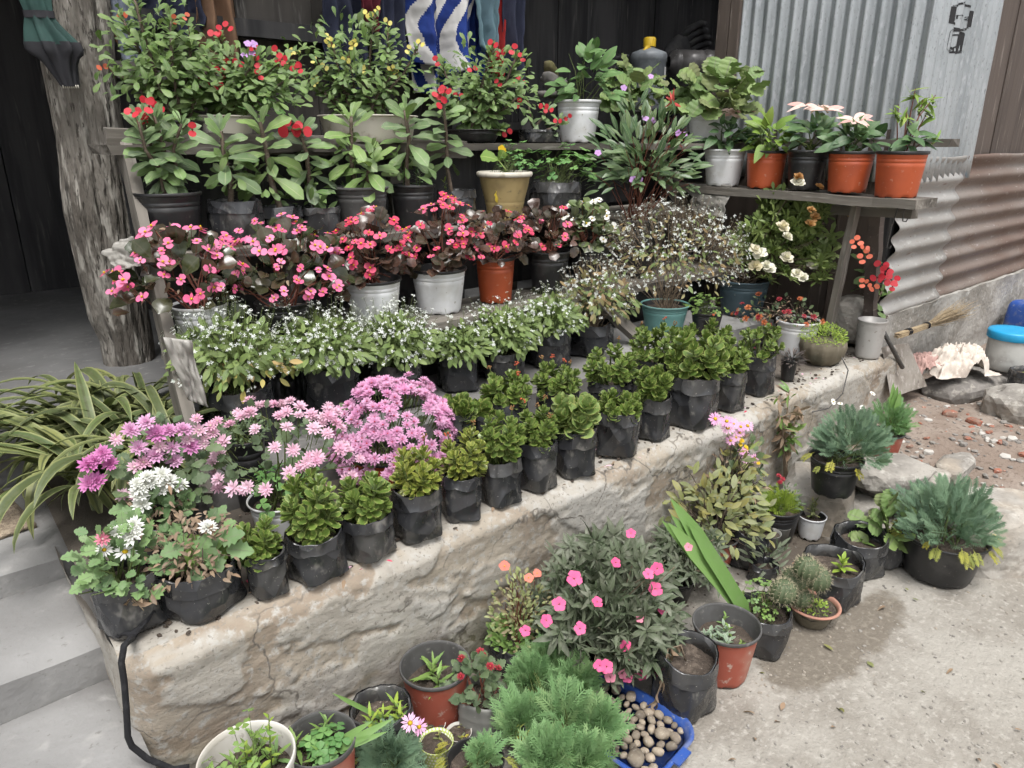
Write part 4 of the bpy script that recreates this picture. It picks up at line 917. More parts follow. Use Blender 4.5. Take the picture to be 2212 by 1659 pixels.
# ------------------------------------------------------------------ kinds of plant
def kalanchoe(S, heads=5, ls=.036, leaf='kal', m='l_kal', n=24, bud=0):
    """many leafy heads spread over a dome, each a tight whorl of scalloped leaves"""
    g = Geo(); Ms = []; bl = []; ls *= .92; heads = int(heads * 2.0) + 2; n = max(9, min(n, int(292 / heads)))
    H = max(.03, S.Hp - ls * .75); Rr = max(.02, S.R - ls * .5)
    for h in range(heads):
        t = (h + .5) / heads; el = math.asin(max(0, 1 - t * 1.02)); a = h * 2.3999 + U(-.25, .25); ce, se = math.cos(el), math.sin(el)
        cw = ce ** .55; c = Vector((math.cos(a) * Rr * cw, math.sin(a) * Rr * cw, S.soil + .004 + H * (.22 + .78 * se ** .7) * U(.84, 1.08))) + S.off * U(.8, 1.05)
        ax = (Vector((math.cos(a) * ce * .8, math.sin(a) * ce * .8, .55 + se)) + rv(.12)).normalized()
        foot = Vector((c.x * .3, c.y * .3, S.soil - .005)); g.tube([foot, foot.lerp(c, .5) + rv(.006), c], [.005, .004, .003], 5, cap=False)
        hl = ls * 1.7; a1 = U(0, 6)
        for i in range(n):
            t = i / (n - 1); b = a1 + i * 2.3999; e = R_(72 - 70 * t ** .8) + U(-.16, .16)
            o1 = ax.orthogonal().normalized(); o2 = ax.cross(o1); rd = o1 * math.cos(b) + o2 * math.sin(b)
            d = rd * math.cos(e) + ax * math.sin(e); s = ls * (.42 + .68 * min(1, t * 1.5) ** .7) * U(.85, 1.15)
            p = c - ax * hl * t ** 1.15 + rd * .003
            if p.z < S.soil - .01: p.z = S.soil - U(0, .01)
            Ms.append(fr(p, d, ax * math.cos(e) - rd * math.sin(e), s))
        if h < bud * .7:
            q = c + ax * .012; tp = q + ax * U(.012, .03); g.tube([q, tp], [.002, .0015], 4); bl.append(tp)
    many(S.root, 'leaf', lv(leaf, m), Ms); obj('stem', g.mesh('stem', 'stem_green'), S.root)
    for tp in bl:
        g = Geo()
        for _ in range(9): T = ballT(.0028, tp + rv(.007), 0, 5, 1.3); g.add(T['v'], T['f'], 0, T['ac'])
        obj('flower_bud', g.mesh('flower_bud', 'f_budorange' if random.random() < .75 else 'f_salmon'), S.root)
def crown_of_thorns(S, stems=1, leaf='miliibig', m='l_milii_big', L=.10, n=16, fl=2, fm='f_red', fs=.03, span=.55, r=.007, spread=.5, tops=None, thorn=True, heads=1, fc='f_dark', elmin=-28):
    g = Geo(); th = Geo(); Ms = []; fp = []
    for h in range(stems):
        a = U(0, 6.28); k = 0 if stems == 1 else U(.25, 1) * spread
        tp = Vector((math.cos(a) * S.R * k, math.sin(a) * S.R * k, S.soil + S.Hp * (U(.80, .98) if h else .92))) + S.off
        if tops: tp = S.off * 0 + RT * ((tops[h][0] - S.cx) * S.mp) + Vector((0, 0, zat(S.base + RT * ((tops[h][0] - S.cx) * S.mp), tops[h][1]) - S.base.z - .02)) + Vector((0, U(-.03, .03), 0))
        ft = Vector((U(-1, 1), U(-1, 1), 0)) * S.D * .12; ft.z = S.soil - .01
        c1 = ft.lerp(tp, .35) + rv(.02); c2 = ft.lerp(tp, .7) + rv(.016); path = [ft, c1, c2, tp]
        def at(t):
            x = t * 3; i = min(2, int(x)); return path[i].lerp(path[i + 1], x - i)
        g.tube([at(i / 9) for i in range(10)], [r * (1.15 - .5 * i / 9) for i in range(10)], 7, cap=True)
        if thorn:
            for _ in range(int(26 * S.Hp / .25)):
                t = U(.05, .9); p = at(t); b = U(0, 6.28); d = Vector((math.cos(b), math.sin(b), U(-.2, .3))); th.tube([p, p + d * (r + .011)], [.0012, .0002], 3, cap=False)
        b0 = U(0, 6)
        for i in range(n):
            t = i / max(1, n - 1); p = at(1 - span * t ** 1.2) + rv(.004); b = b0 + i * 2.3999; e = R_(76 - (76 - elmin) * t ** .75) + U(-.3, .3); b += U(-.3, .3)
            d = Vector((math.cos(b) * math.cos(e), math.sin(b) * math.cos(e), math.sin(e))); s = L * (.55 + .5 * min(1, t * 2.5)) * U(.8, 1.15)
            Ms.append(fr(p, d, Vector((-math.cos(b) * math.sin(e), -math.sin(b) * math.sin(e), math.cos(e))) * .5 + OPEN * .9 + rv(.25), s))
        fp.append(tp)
    random.shuffle(Ms) if len(Ms) > 280 else None
    many(S.root, 'leaf', lv(leaf, m), Ms[:280]); obj('stem', g.mesh('stem', 'stem_brown'), S.root)
    if len(Ms) > 280:
        gg = Geo(); Ts = SH[leaf]()
        for i, T in enumerate(Ts): gg.inst(T, [np.array(M) for M in Ms[280:][i::len(Ts)]])
        obj('foliage', gg.mesh('foliage', m), S.root)['kind'] = 'stuff'
    if thorn: obj('thorns', th.mesh('thorns', 'thorn'), S.root)['kind'] = 'stuff'
    if fl:
        toc = (Vector((0, 0, CH)) - S.base).normalized(); Q = []; sg = Geo()
        for j in range(fl):
            tp = fp[j % len(fp)] if j < len(fp) or random.random() < .6 else random.choice(fp)
            q = tp + toc * U(.02, .05) + rv(.035 if fs < .04 else .03) + Vector((0, 0, U(-.005, .03))); sg.tube([tp - Vector((0, 0, .02)), (tp + q) / 2 + Vector((0, 0, .006)), q], .0013, 4, cap=False)
            nr = (toc + Vector((0, 0, .3)) + rv(.35)).normalized(); Q.append(fr(q, perp(nr), nr, fs * U(.85, 1.15)))
        many(S.root, 'flower', flm('milii', (fm, fc)), Q); obj('flower_stalk', sg.mesh('flower_stalk', 'stem_red'), S.root)['kind'] = 'stuff'
def frost(S, n=420, nf=260, m='l_frost', ls=.022, fs=.011, dens=1.0, twig='stem_green', low=None):
    nf = int(nf * 1.7); fs *= 1.1; Ml = []
    n = int(n * 1.7); n = int(n * .62); ls *= 1.75; pts = dome(S, n, .85, .45, droop=.02); twigs(S, random.sample(pts, 60), twig, .0011, sides=3)
    Ms = []
    for p, d in pts:
        v = d + Vector((0, 0, -.55)) + rv(.7); s = ls * U(.7, 1.3); (Ml if low and p.z < S.soil + S.Hp * (.42 + U(-.15, .15)) else Ms).append(np.array(fr(p, v, Vector((0, 0, .6)) + OPEN + rv(.5), s)))
    g = Geo()
    for i, T in enumerate(SH['ellip']()): g.inst(T, Ms[i::3])
    obj('foliage', g.mesh('foliage', m), S.root)['kind'] = 'stuff'
    if low:
        g = Geo()
        for i, T in enumerate(SH['ellip']()): g.inst(T, Ml[i::3])
        obj('yellow_foliage', g.mesh('yellow_foliage', low), S.root)['kind'] = 'stuff'
    fp = dome(S, nf, .35, .5); pt = leafT(.55, 'ellip', 2, 0, 0); g = Geo(); tw = Geo(); T = joinT(*ring(pt, 4, .3, .5, .04, 0, 0, .5))
    Ms = []
    for p, d in fp:
        q = p + d * U(0, .035) + Vector((0, 0, U(.0, .085) if p.z > S.soil + S.Hp * .5 else 0)); nr = (d + rv(.6) + Vector((0, 0, .4))).normalized()
        for _ in range(random.choice((1, 1, 2, 3))): Ms.append(np.array(fr(q + rv(.007), perp(nr), nr + rv(.4), fs * U(.7, 1.3))))
        tw.tube([p - d * .03, q], .0006, 3, cap=False)
    g.inst(T, Ms); obj('blossom', g.mesh('blossom', 'f_white'), S.root)['kind'] = 'stuff'
    obj('flower_stalk', tw.mesh('flower_stalk', twig), S.root)['kind'] = 'stuff'
def begonia(S, m='l_begonia', n=46, nf=26, fm='f_pinkb', ls=.05, fs=.030, dried=3):
    pts = dome(S, 14, .5, .35); twigs(S, pts, 'stem_red', .003)
    foliage(S, 'begonia', m, n, ls, shell=.5, up=.15, rnd=.6, droop=.015)
    if nf: flowers(S, 'begonia', (fm, 'f_yellow'), nf, fs, lift=.014, stalk='stem_red', zmin=.2, rnd=.5, sv=.3)
    if dried: foliage(S, 'drop', 'l_dry', dried * 3, .022, shell=.2, up=-.4, name='dry_petal')
def frondT(seed):
    random.seed(seed); k = []; b = leafT(.27, 'lanc', 2, .1, .1)
    k.append((leafT(.05, 'strap', 4, .15, .1), Matrix()))
    for i in range(7):
        t = .22 + i * .11; z = -.15 * t * t
        for sx in (-1, 1):
            L_ = .46 * (1 - .45 * abs(t - .45)) * U(.85, 1.15); d = Vector((sx * .75, .75, .12 + U(-.2, .2)))
            k.append((b, fr((0, t, z), d, (0, 0, 1), L_)))
            e = Vector((0, t, z)) + d.normalized() * L_ * .5
            k.append((b, fr(e, (sx * .25, 1, .2), (0, 0, 1), L_ * .5))); k.append((b, fr(e, (sx * 1, .15, .1), (0, 0, 1), L_ * .42)))
    return joinT(*k)
FR = [frondT(i) for i in range(4)]
def ferny(S, n=130, L=.055, m='l_fern', yellow=10, flat=.35):
    S.R = max(.02, S.R - L * .55); S.Hp = max(.04, S.Hp - L * .6)
    pts = dome(S, n, .75, flat, droop=.03); twigs(S, random.sample(pts, min(24, n)), 'stem_green', .0018)
    Ms = []
    for p, d in pts:
        v = d + Vector((0, 0, .6)) + rv(.45); Ms.append(np.array(fr(p - v.normalized() * L * .4, v, Vector((0, 0, .4)) + OPEN + rv(.5), L * U(.75, 1.3))))
    g = Geo()
    for i, T in enumerate(FR): g.inst(T, Ms[i::4])
    obj('foliage', g.mesh('foliage', m), S.root)['kind'] = 'stuff'
    if yellow:
        Ms = []
        for _ in range(yellow):
            a = U(0, 6.28); p = Vector((math.cos(a) * S.D * .46, math.sin(a) * S.D * .46, S.soil + U(.01, .05))); Ms.append(np.array(fr(p, (math.cos(a), math.sin(a), -.6), (0, 0, 1), L * U(.6, 1))))
        g = Geo()
        for i, T in enumerate(FR): g.inst(T, Ms[i::4])
        obj('old_foliage', g.mesh('old_foliage', 'l_fern_yellow'), S.root)['kind'] = 'stuff'
def chrysanthemum(S, nl=70, m='l_chrys', ls=.036, nf=20, fm='f_palepink', fc='f_yellow', fs=.034, kind='chrys', dry=0, merge=False, zmin=.35, lift=.012, flat=.3, shape='chrys', sv=.2):
    pts = dome(S, 16, .4, flat); twigs(S, pts, 'stem_brown' if dry else 'stem_green', .0022)
    foliage(S, shape, m, nl, ls, not merge, .7, .1, rnd=.6, droop=-.004, flat=flat)
    if dry: foliage(S, 'drop', 'l_dry', int(dry * 1.6), .019, False, .8, -.3, rnd=.8)
    if nf: flowers(S, kind, (fm, fc), nf, fs, lift=lift, stalk='stem_green', zmin=zmin, flat=flat, sv=sv)
def poinsettia(S, m='l_poin', n=34, L=.075, stars=3, bm='bract_pink', bl=.05):
    pts = dome(S, 10, .4, .3); twigs(S, pts, 'stem_green', .003)
    foliage(S, 'ovate', m, n, L, shell=.5, up=-.1, rnd=.35, flat=.35, droop=.01)
    for i in range(stars):
        a = 2 * math.pi * i / max(1, stars) + U(0, 1); c = S.off + Vector((math.cos(a) * S.R * .45, math.sin(a) * S.R * .45, S.soil + S.Hp * U(1.0, 1.15)))
        for k in range(8):
            b = k * .9 + U(-.2, .2); e = U(-.2, .5); d = Vector((math.cos(b) * math.cos(e), math.sin(b) * math.cos(e), math.sin(e))); obj('bract', random.choice(lv('lanc' if k % 2 else 'ellip', bm)), S.root, fr(c, d, Vector((0, 0, .5)) + OPEN, bl * U(.7, 1.1)))
def clover(S, n=60, s=.035, m='l_clover', flat=.4):
    pts = dome(S, n, .5, flat, droop=.02); twigs(S, pts, 'stem_green', .0009, sides=3, r_in=.6)
    Ms = [fr(p, Vector((U(-1, 1), U(-1, 1), U(-.2, .2))), Vector((0, 0, 1)) + d * .7 + rv(.25), s * U(.75, 1.25)) for p, d in pts]
    many(S.root, 'leaf', lv('clover', m), Ms)
def sprouts(S, k=4, shape='serr', m='l_seedling', L=.05, n=8, h=.05, spread=.7):
    g = Geo(); Ms = []
    for i in range(k):
        a = U(0, 6.28); q = U(.1, spread) * S.D / 2; f = Vector((math.cos(a) * q, math.sin(a) * q, S.soil - .004)); hh = h * U(.6, 1.3); t = f + Vector((U(-.01, .01), U(-.01, .01), hh)); g.tube([f, t], [.002, .0012], 4)
        b0 = U(0, 6)
        for j in range(n):
            u = j / n; p = f.lerp(t, .25 + .75 * u); b = b0 + j * 2.4; e = R_(5 + 65 * u); d = Vector((math.cos(b) * math.cos(e), math.sin(b) * math.cos(e), math.sin(e))); Ms.append(fr(p, d, (0, 0, 1), L * (1 - .4 * u) * U(.7, 1.15)))
    many(S.root, 'leaf', lv(shape, m), Ms); obj('stem', g.mesh('stem', 'stem_green'), S.root)
def blades(S, n=5, L=.4, w=.016, m='l_blade', lean=(-.35, 0, 1), curve=.25, at=None):
    for i in range(n):
        d = (Vector(lean) + rv(.12)).normalized(); T = leafT(w / L * 2.2, 'strap', 10, curve * U(.5, 1.3), .12); g = Geo(); g.add(T['v'], T['f'], 0, T['ac']); me = g.mesh('blade', m)
        p = Vector((U(-.012, .012), U(-.012, .012), S.soil)) + (at or Vector())
        obj('leaf', me, S.root, fr(p, d, OPEN + Vector((0, 0, .3)), L * U(.75, 1.1)))
def dry_sprig(S, n=3, h=.2, lean=Vector((-.3, 0, 1)), leaves=14, L=.04, m='l_dry'):
    g = Geo(); Ms = []
    for i in range(n):
        f = Vector((U(-.01, .01), U(-.01, .01), S.soil)); t = f + (lean + rv(.25)).normalized() * h * U(.7, 1.1); mid = f.lerp(t, .5) + rv(.012); g.tube([f, mid, t], [.0022, .0018, .001], 4)
        for j in range(leaves): p = f.lerp(mid, 1).lerp(t, U(0, 1)) if j % 3 else f.lerp(mid, U(.4, 1)); Ms.append(fr(p, rv(1) + Vector((0, 0, -.5)), rv(1), L * U(.6, 1.2)))
    many(S.root, 'dry_leaf', lv('drop', m), Ms); obj('stem', g.mesh('stem', 'stem_dry'), S.root)

# ------------------------------------------------------------------ front row along the wall edge
random.seed(11)
ZA, YA = ZW + .004, 1.545
GK = 'kalanchoes in black bags along the wall edge'
def front(name, label, group, cx, rimy, w, f, Y=YA, pk='bag', **k): return spot(name, label, group, (cx, rimy - .2 * w), w, pk, Y=Y, z=ZA, f=f, **k)
S = front('chrysanthemum_plant', 'white chrysanthemum in a black bag at the left corner of the wall', None, 266, 1262, 136, (175, 345, 1120), Y=1.63)
chrysanthemum(S, 110, 'l_chrys', .030, 0, shape='chrys'); 
toc = Vector((0, 0, CH))
def fpts(S, P, k=.35):
    """flowers at given photo points, on the upright plane through the plant"""
    out = []
    for x, y in P:
        q = ony(x, y, S.base.y + S.off.y - S.R * k) - S.base; out.append((q, Vector((0, -.5, .5)).normalized()))
    return out
flowers(S, 'pom', ('f_whitedaisy', 'f_cream'), 0, .044, fpts(S, [(255, 1150), (282, 1155), (290, 1135)]))
flowers(S, 'daisy', ('f_whitedaisy', 'f_yellow'), 0, .042, fpts(S, [(225, 1188), (270, 1192)])); flowers(S, 'chrys', ('f_softpink', 'f_cream'), 0, .03, fpts(S, [(222, 1165)]))
dry_sprig(S, 3, .10, Vector((.3, -1, -.3)), 8, .03)
S = front('chrysanthemum_plant', 'half dried chrysanthemum in the widest black bag on the wall', None, 424, 1247, 172, (325, 530, 1115), Y=1.60)
chrysanthemum(S, 26, 'l_chrys', .05, 0, dry=240); pts = dome(S, 70, .5, .35); twigs(S, pts, 'stem_dry', .0014, 'dry_stem', sides=3)
S2 = S; S.off = RT * (15 * S.mp); foliage(S, 'chrys', 'l_seedling', 14, .055, shell=.3, R=S.R * .45, H=S.Hp * .55)
flowers(S, 'pom', ('f_whitedaisy', 'f_cream'), 0, .045, fpts(S, [(449, 1140)]))
KA = [  # centre, rim row, rim width, foliage left, right, top, heads, leaf size, leaf, material, buds, label
    (571, 1205, 84, 505, 612, 1118, 4, .036, 'kallong', 'l_kal', 0, 'small dark kalanchoe in a short black bag beside the widest bag'),
    (677, 1172, 124, 605, 742, 1010, 7, .040, 'kallong', 'l_kal', 0, 'tall serrated kalanchoe in a black bag, second from the left end'),
    (790, 1128, 112, 728, 852, 1010, 5, .040, 'kallong', 'l_kal', 0, 'serrated kalanchoe in a black bag in front of the orange pot'),
    (897, 1072, 108, 842, 962, 962, 6, .034, 'kallong', 'l_kal_yellow', 1, 'yellow green kalanchoe in a black bag below the pink dome'),
    (994, 1038, 88, 948, 1058, 925, 6, .032, 'kallong', 'l_kal_yellow', 2, 'yellow green kalanchoe in a narrow black bag, fifth from the left'),
    (1080, 1003, 90, 1028, 1142, 885, 8, .030, 'kal', 'l_kal', 1, 'dense dark kalanchoe in a black bag left of the orange budded one'),
    (1162, 968, 84, 1112, 1208, 878, 7, .027, 'kal', 'l_kal', 5, 'kalanchoe with orange buds in a black bag left of the pale one'),
    (1242, 940, 92, 1182, 1300, 835, 4, .056, 'kalbig', 'l_kal_pale', 0, 'pale round leaved kalanchoe in a black bag on the wall edge'),
    (1338, 902, 98, 1278, 1392, 842, 7, .030, 'kalbig', 'l_kal', 0, 'kalanchoe with small round rosettes right of the pale one'),
    (1418, 868, 68, 1370, 1455, 785, 4, .036, 'kalbig', 'l_kal', 0, 'kalanchoe in a narrow black bag left of the big rosette one'),
    (1500, 828, 112, 1432, 1575, 712, 9, .042, 'kalbig', 'l_kal', 0, 'large round rosette kalanchoe filling a wide black bag'),
    (1580, 810, 66, 1545, 1625, 735, 4, .044, 'kallong', 'l_kal', 0, 'long leaved kalanchoe in a small black bag right of the large rosettes'),
]
for cx, ry, w, a, b_, t, h, ls, lf, mm, bud, lab in KA:
    S = front('kalanchoe_plant', lab, GK, cx, ry, w, (a, b_, t), Y=YA + (.0 if cx < 1300 else .02)); kalanchoe(S, h, ls, lf, mm, 22 if h > 6 else 24, bud)
S = front('kalanchoe_plant', 'leggy kalanchoe with bare stems in a black bag by the dark spiky pot', GK, 1642, 780, 72, (1588, 1692, 690), Y=1.60); kalanchoe(S, 6, .028, 'kalbig', 'l_kal', 12, 1)
# second line of kalanchoes behind them
KB = [(985, 900, 80, 945, 1035, 845, 4, .048, 'kalbig', 'l_kal', 0, 'round rosette kalanchoe right beside the pink chrysanthemum dome'),
      (1050, 905, 80, 1005, 1075, 850, 2, .055, 'kalbig', 'l_kal', 0, 'single cabbage shaped kalanchoe rosette behind the front bags'),
      (1095, 880, 90, 1035, 1155, 795, 8, .030, 'kal', 'l_kal', 4, 'dark budding kalanchoe behind the front bags, leftmost of the back line'),
      (1205, 855, 90, 1145, 1262, 780, 8, .028, 'kal', 'l_kal', 5, 'dark budding kalanchoe behind the pale round leaved one'),
      (1320, 835, 95, 1255, 1385, 745, 9, .032, 'kal', 'l_kal', 1, 'dense dark kalanchoe mound behind the small rosettes'),
      (1415, 790, 90, 1355, 1480, 695, 9, .032, 'kal', 'l_kal', 4, 'dark kalanchoe mound with red buds in front of the teal pot'),
      (1500, 760, 80, 1450, 1590, 690, 6, .034, 'kal', 'l_kal', 1, 'dark kalanchoe half hidden behind the large rosette one')]
for cx, ry, w, a, b_, t, h, ls, lf, mm, bud, lab in KB:
    S = front('kalanchoe_plant', lab, 'kalanchoes in the second line', cx, ry, w, (a, b_, t), Y=1.77); kalanchoe(S, h, ls, lf, mm, 20, bud)
S = front('clover_plant', 'clump of clover growing beside the pink chrysanthemum dome', None, 975, 935, 60, (930, 1030, 880), Y=1.80); clover(S, 26, .036)
S = front('dwarf_rosette_plant', 'dark spiky succulent in a tiny black pot on the wall', None, 1706, 783, 36, (1676, 1754, 735), Y=1.60, pk='black', pk_args=dict(rings=False))
g = Geo(); Ms = []
for p, d in dome(S, 130, .5, .25): Ms.append(fr(p * .5 + Vector((0, 0, S.soil * .5)), d + Vector((0, 0, .3)) + rv(.2), (0, 0, 1), .032 * U(.7, 1.2)))
many(S.root, 'leaf', lv('lanc', 'l_dark_spike'), Ms)
S = front('moss_plant', 'bright green mossy plant spilling over a ribbed shell planter', None, 1780, 752, 90, (1730, 1828, 698), Y=1.64, pk=None)
g = Geo(); g.lathe([(S.D * .34, 0), (S.D * .47, S.H * .3), (S.D * .52, S.H * .7), (S.D * .5, S.H * .95), (S.D * .42, S.H)], 48, 0, lambda q, w, j: (q[0] * (1 + .045 * math.cos(w * 12)), q[1] * (1 + .045 * math.cos(w * 12)), q[2]), True, True); obj('shell_planter', g.mesh('shell_planter', 'clay_mossy'), S.root)
S.soil = S.H * .9; S.Hp = S.top - S.soil
foliage(S, 'ellip', 'l_lime', 900, .011, False, .5, .4, rnd=.8, droop=.09)
S = front('chrysanthemum_plant', 'orange and dark red chrysanthemum in a white pot near the rock', None, 1725, 708, 92, (1590, 1770, 640), Y=1.80, pk='white')
chrysanthemum(S, 60, 'l_chrys_dark', .024, 12, 'f_orange', 'f_dark', .034, dry=60, zmin=.2); flowers(S, 'chrys', ('f_darkred', 'f_dark'), 9, .03, lift=.012, zmin=.1)
# chrysanthemum line
S = front('chrysanthemum_plant', 'lilac pompon chrysanthemum beside the strap leaved plant', None, 360, 1085, 130, (235, 500, 905), Y=1.86, pk='black')
chrysanthemum(S, 110, 'l_chrys_dark', .036, 0, m='l_chrys_dark') if False else chrysanthemum(S, 110, 'l_chrys_dark', .036, 0)
flowers(S, 'pom', ('f_lilac', 'f_magenta'), 0, .046, fpts(S, [(316, 913), (282, 930), (340, 938), (365, 930), (300, 968), (372, 968), (335, 985), (376, 996), (412, 965), (395, 930)]), sv=.15)
flowers(S, 'pom', ('f_magenta', 'f_magenta'), 0, .044, fpts(S, [(205, 995), (222, 980), (190, 1005), (238, 1003), (192, 1045), (208, 1040)]), sv=.15)
flowers(S, 'chrys', ('f_palepink', 'f_cream'), 0, .034, fpts(S, [(250, 950), (425, 905), (430, 930), (405, 950), (445, 945), (455, 920), (460, 935), (470, 910), (290, 1010), (345, 965), (440, 960), (310, 1000), (265, 1070), (290, 1075)]), sv=.25)
S = front('chrysanthemum_plant', 'white spidery chrysanthemum behind the widest black bag', None, 345, 1140, 120, (265, 425, 1030), Y=1.76, pk='black')
chrysanthemum(S, 60, 'l_chrys', .036, 0, dry=70)
flowers(S, 'pom', ('f_whitedaisy', 'f_cream'), 0, .038, fpts(S, [(300, 1055), (315, 1045), (330, 1040), (340, 1062), (352, 1055), (365, 1040), (378, 1048), (392, 1047), (300, 1070), (350, 1025), (318, 1030), (306, 1090), (295, 1045)]), sv=.2)
S = front('chrysanthemum_plant', 'pale pink chrysanthemum spreading over a white pot', None, 600, 1100, 130, (485, 770, 880), Y=1.80, pk='white')
chrysanthemum(S, 70, 'l_chrys_dark', .03, 62, 'f_palepink', 'f_palepink', .036, zmin=.32, flat=.42, lift=.02)
clover_ = S; S.off = RT * (20 * S.mp); S.R *= .55; S.Hp *= .5; clover(S, 26, .05)
S = front('chrysanthemum_plant', 'dense dome of mid pink chrysanthemum flowers in an orange pot', None, 830, 1005, 150, (720, 985, 828), Y=1.88, pk='orange')
chrysanthemum(S, 60, 'l_chrys_dark', .032, 290, 'f_pinkdome', 'f_darkred', .036, zmin=.0, flat=.22, lift=.008, sv=.15)
S = front('small_leaved_bush', 'dull green small leaved bush in front of the leftmost frost plant', None, 530, 960, 80, (465, 580, 890), Y=2.0, pk='black'); chrysanthemum(S, 260, 'l_chrys_dark', .016, 0, merge=True, shape='ellip')

# ------------------------------------------------------------------ white frost row
random.seed(21)
GF = 'white flowering frost plants in black bags'
Z2 = .604
for cx, ry, w, a, b_, t, nl, nf, mm, lab in [
    (516, 848, 138, 392, 625, 700, 620, 200, 'l_frost', 'frost plant with yellowing lower leaves at the left end of its row'),
    (714, 802, 124, 590, 805, 695, 700, 240, 'l_frost', 'frost plant in a tall black bag, second from the left'),
    (854, 792, 110, 775, 935, 690, 520, 260, 'l_frost', 'frost plant covered in white bloom, third from the left'),
    (988, 778, 90, 925, 1055, 712, 380, 60, 'l_frost', 'sparsely blooming frost plant in a bag with a torn flap'),
    (1083, 768, 98, 1008, 1155, 672, 560, 130, 'l_frost', 'frost plant in front of the orange begonia pot'),
    (1186, 726, 94, 1120, 1255, 652, 520, 130, 'l_frost', 'bright green frost plant below the dark begonia pot'),
    (1278, 708, 95, 1205, 1365, 585, 330, 190, 'l_frost_dry', 'thin brownish frost plant left of the teal pot')]:
    S = spot('frost_plant', lab, GF, (cx, ry - .13 * w), w, 'bag', Y=Y2, z=Z2, f=(a, b_, t)); frost(S, nl, nf, mm, low='l_frost_yellow' if cx == 516 else None, twig='stem_dry' if 'dry' in mm else 'stem_green')
S = spot('frost_plant', 'widest frost plant, brown stemmed with a white cloud of bloom, in a teal pot', None, (1437, 655), 106, 'teal', Y=2.16, z=.66, f=(1285, 1600, 455)); frost(S, 420, 640, 'l_frost_dry', .018, .011, twig='stem_dry')
struct('terrace_block', slab('terrace_block', 2.35, 3.5, 1.98, 2.4, .55, .655, 'step_cement', .02, .006, 7))
S = spot('azalea_plant', 'white double flowered azalea in a blue grey pot beside the wooden prop', None, (1608, 602), 112, 'bluegrey', Y=2.12, z=.66, f=(1575, 1800, 400))
pts = dome(S, 40, .3, .3); twigs(S, pts, 'stem_brown', .003)
foliage(S, 'whorl', 'l_azalea', 280, .056, shell=.55, up=.4, rnd=.4, name='leaf_whorl', flat=.35)
flowers(S, 'double', ('f_cream', 'f_cream'), 0, .062, fpts(S, [(1630, 540), (1690, 490), (1700, 512), (1698, 557), (1632, 575), (1663, 582), (1722, 592), (1755, 575), (1725, 395), (1640, 548), (1655, 575), (1735, 600)], .75), sv=.15)
flowers(S, 'double', ('f_tan', 'f_tan'), 0, .045, fpts(S, [(1770, 405), (1752, 455), (1760, 470), (1725, 383), (1838, 470), (1750, 485)], .75), sv=.2)
S = spot('clover_plant', 'light green clover in a small dark pot right of the teal pot', None, (1528, 672), 70, 'black', Y=2.0, z=.66, f=(1480, 1575, 628)); clover(S, 34, .034, 'l_seedling')

# ------------------------------------------------------------------ begonia row
random.seed(31)
GB = 'begonias on the second tier'
for cx, ry, w, a, b_, t, pk, mm, fm, nf, lab in [
    (430, 655, 118, 275, 520, 485, 'white', 'l_begonia', 'f_pinkb', 44, 'pink begonia in a white pot at the left end of its row'),
    (610, 650, 120, 490, 748, 475, 'black', 'l_begonia', 'f_pinkb', 54, 'pink begonia in a black pot, second from the left'),
    (805, 600, 125, 732, 892, 458, 'whiteb', 'l_begonia_red', 'f_redpink', 30, 'red pink begonia in the left one of two white pots with black rims'),
    (947, 577, 123, 878, 1045, 430, 'whiteb', 'l_begonia_red', 'f_redpink', 34, 'red pink begonia in the right one of two white pots with black rims'),
    (1070, 553, 88, 1010, 1150, 452, 'orange', 'l_begonia_red', 'f_redpink', 18, 'bronze leaved begonia in an orange pot'),
    (1186, 540, 94, 1110, 1245, 442, 'black', 'l_begonia_red', 'f_redpink', 9, 'bronze leaved begonia in a black pot right of the orange pot'),
    (1272, 525, 96, 1200, 1330, 435, 'black', 'l_begonia_green', 'f_whiteb', 16, 'white flowered begonia in a black pot, rightmost of the begonias')]:
    S = spot('begonia_plant', lab, GB, (cx, ry), w, pk, Y=Y3, z=Z3, f=(a, b_, t)); begonia(S, mm, 95, int(nf * 1.2), fm, .056 if 'red' not in mm else .05, .039, 5)

# ------------------------------------------------------------------ crown-of-thorns tier
random.seed(41)
GT = 'big leaved crown of thorns on the third tier'
def tier4(name, lab, cx, ry, w, f, pk, grp=GT, **k): return spot(name, lab, grp, (cx, ry), w, pk, Y=Y4, z=Z4, f=f, **k)
S = tier4('crown_of_thorns', 'bushy red flowered crown of thorns in a glossy black pot at the left end', 361, 414, 138, (268, 450, 240), 'black')
crown_of_thorns(S, 5, 'miliibig', 'l_milii_big', .085, 26, 9, fs=.046, span=.8, spread=.7, thorn=False)
S = tier4('crown_of_thorns', 'single stemmed crown of thorns without flowers, second from the left', 504, 432, 116, (440, 552, 268), 'bag'); crown_of_thorns(S, 1, L=.115, n=17, fl=0, span=.62, r=.010); skirt(S, 'l_milii', 26, .06, H=S.Hp * .6, R=S.R * .7)
S = tier4('crown_of_thorns', 'single stemmed crown of thorns with broad upright leaves, third from the left', 606, 445, 88, (512, 650, 245), 'bag'); crown_of_thorns(S, 1, L=.13, n=19, fl=0, span=.6, r=.011, m='l_milii_light'); skirt(S, 'l_milii', 26, .06, H=S.Hp * .6, R=S.R * .7)
S = tier4('crown_of_thorns', 'crown of thorns with two large red flowers, fourth from the left', 690, 446, 88, (595, 725, 262), 'bag'); crown_of_thorns(S, 1, L=.115, n=22, fl=3, fs=.07, span=.6, r=.011); skirt(S, 'l_milii', 26, .06, H=S.Hp * .6, R=S.R * .7)
foliage(S, 'ellip', 'l_milii', 26, .05, shell=.5, H=.12, R=.1)
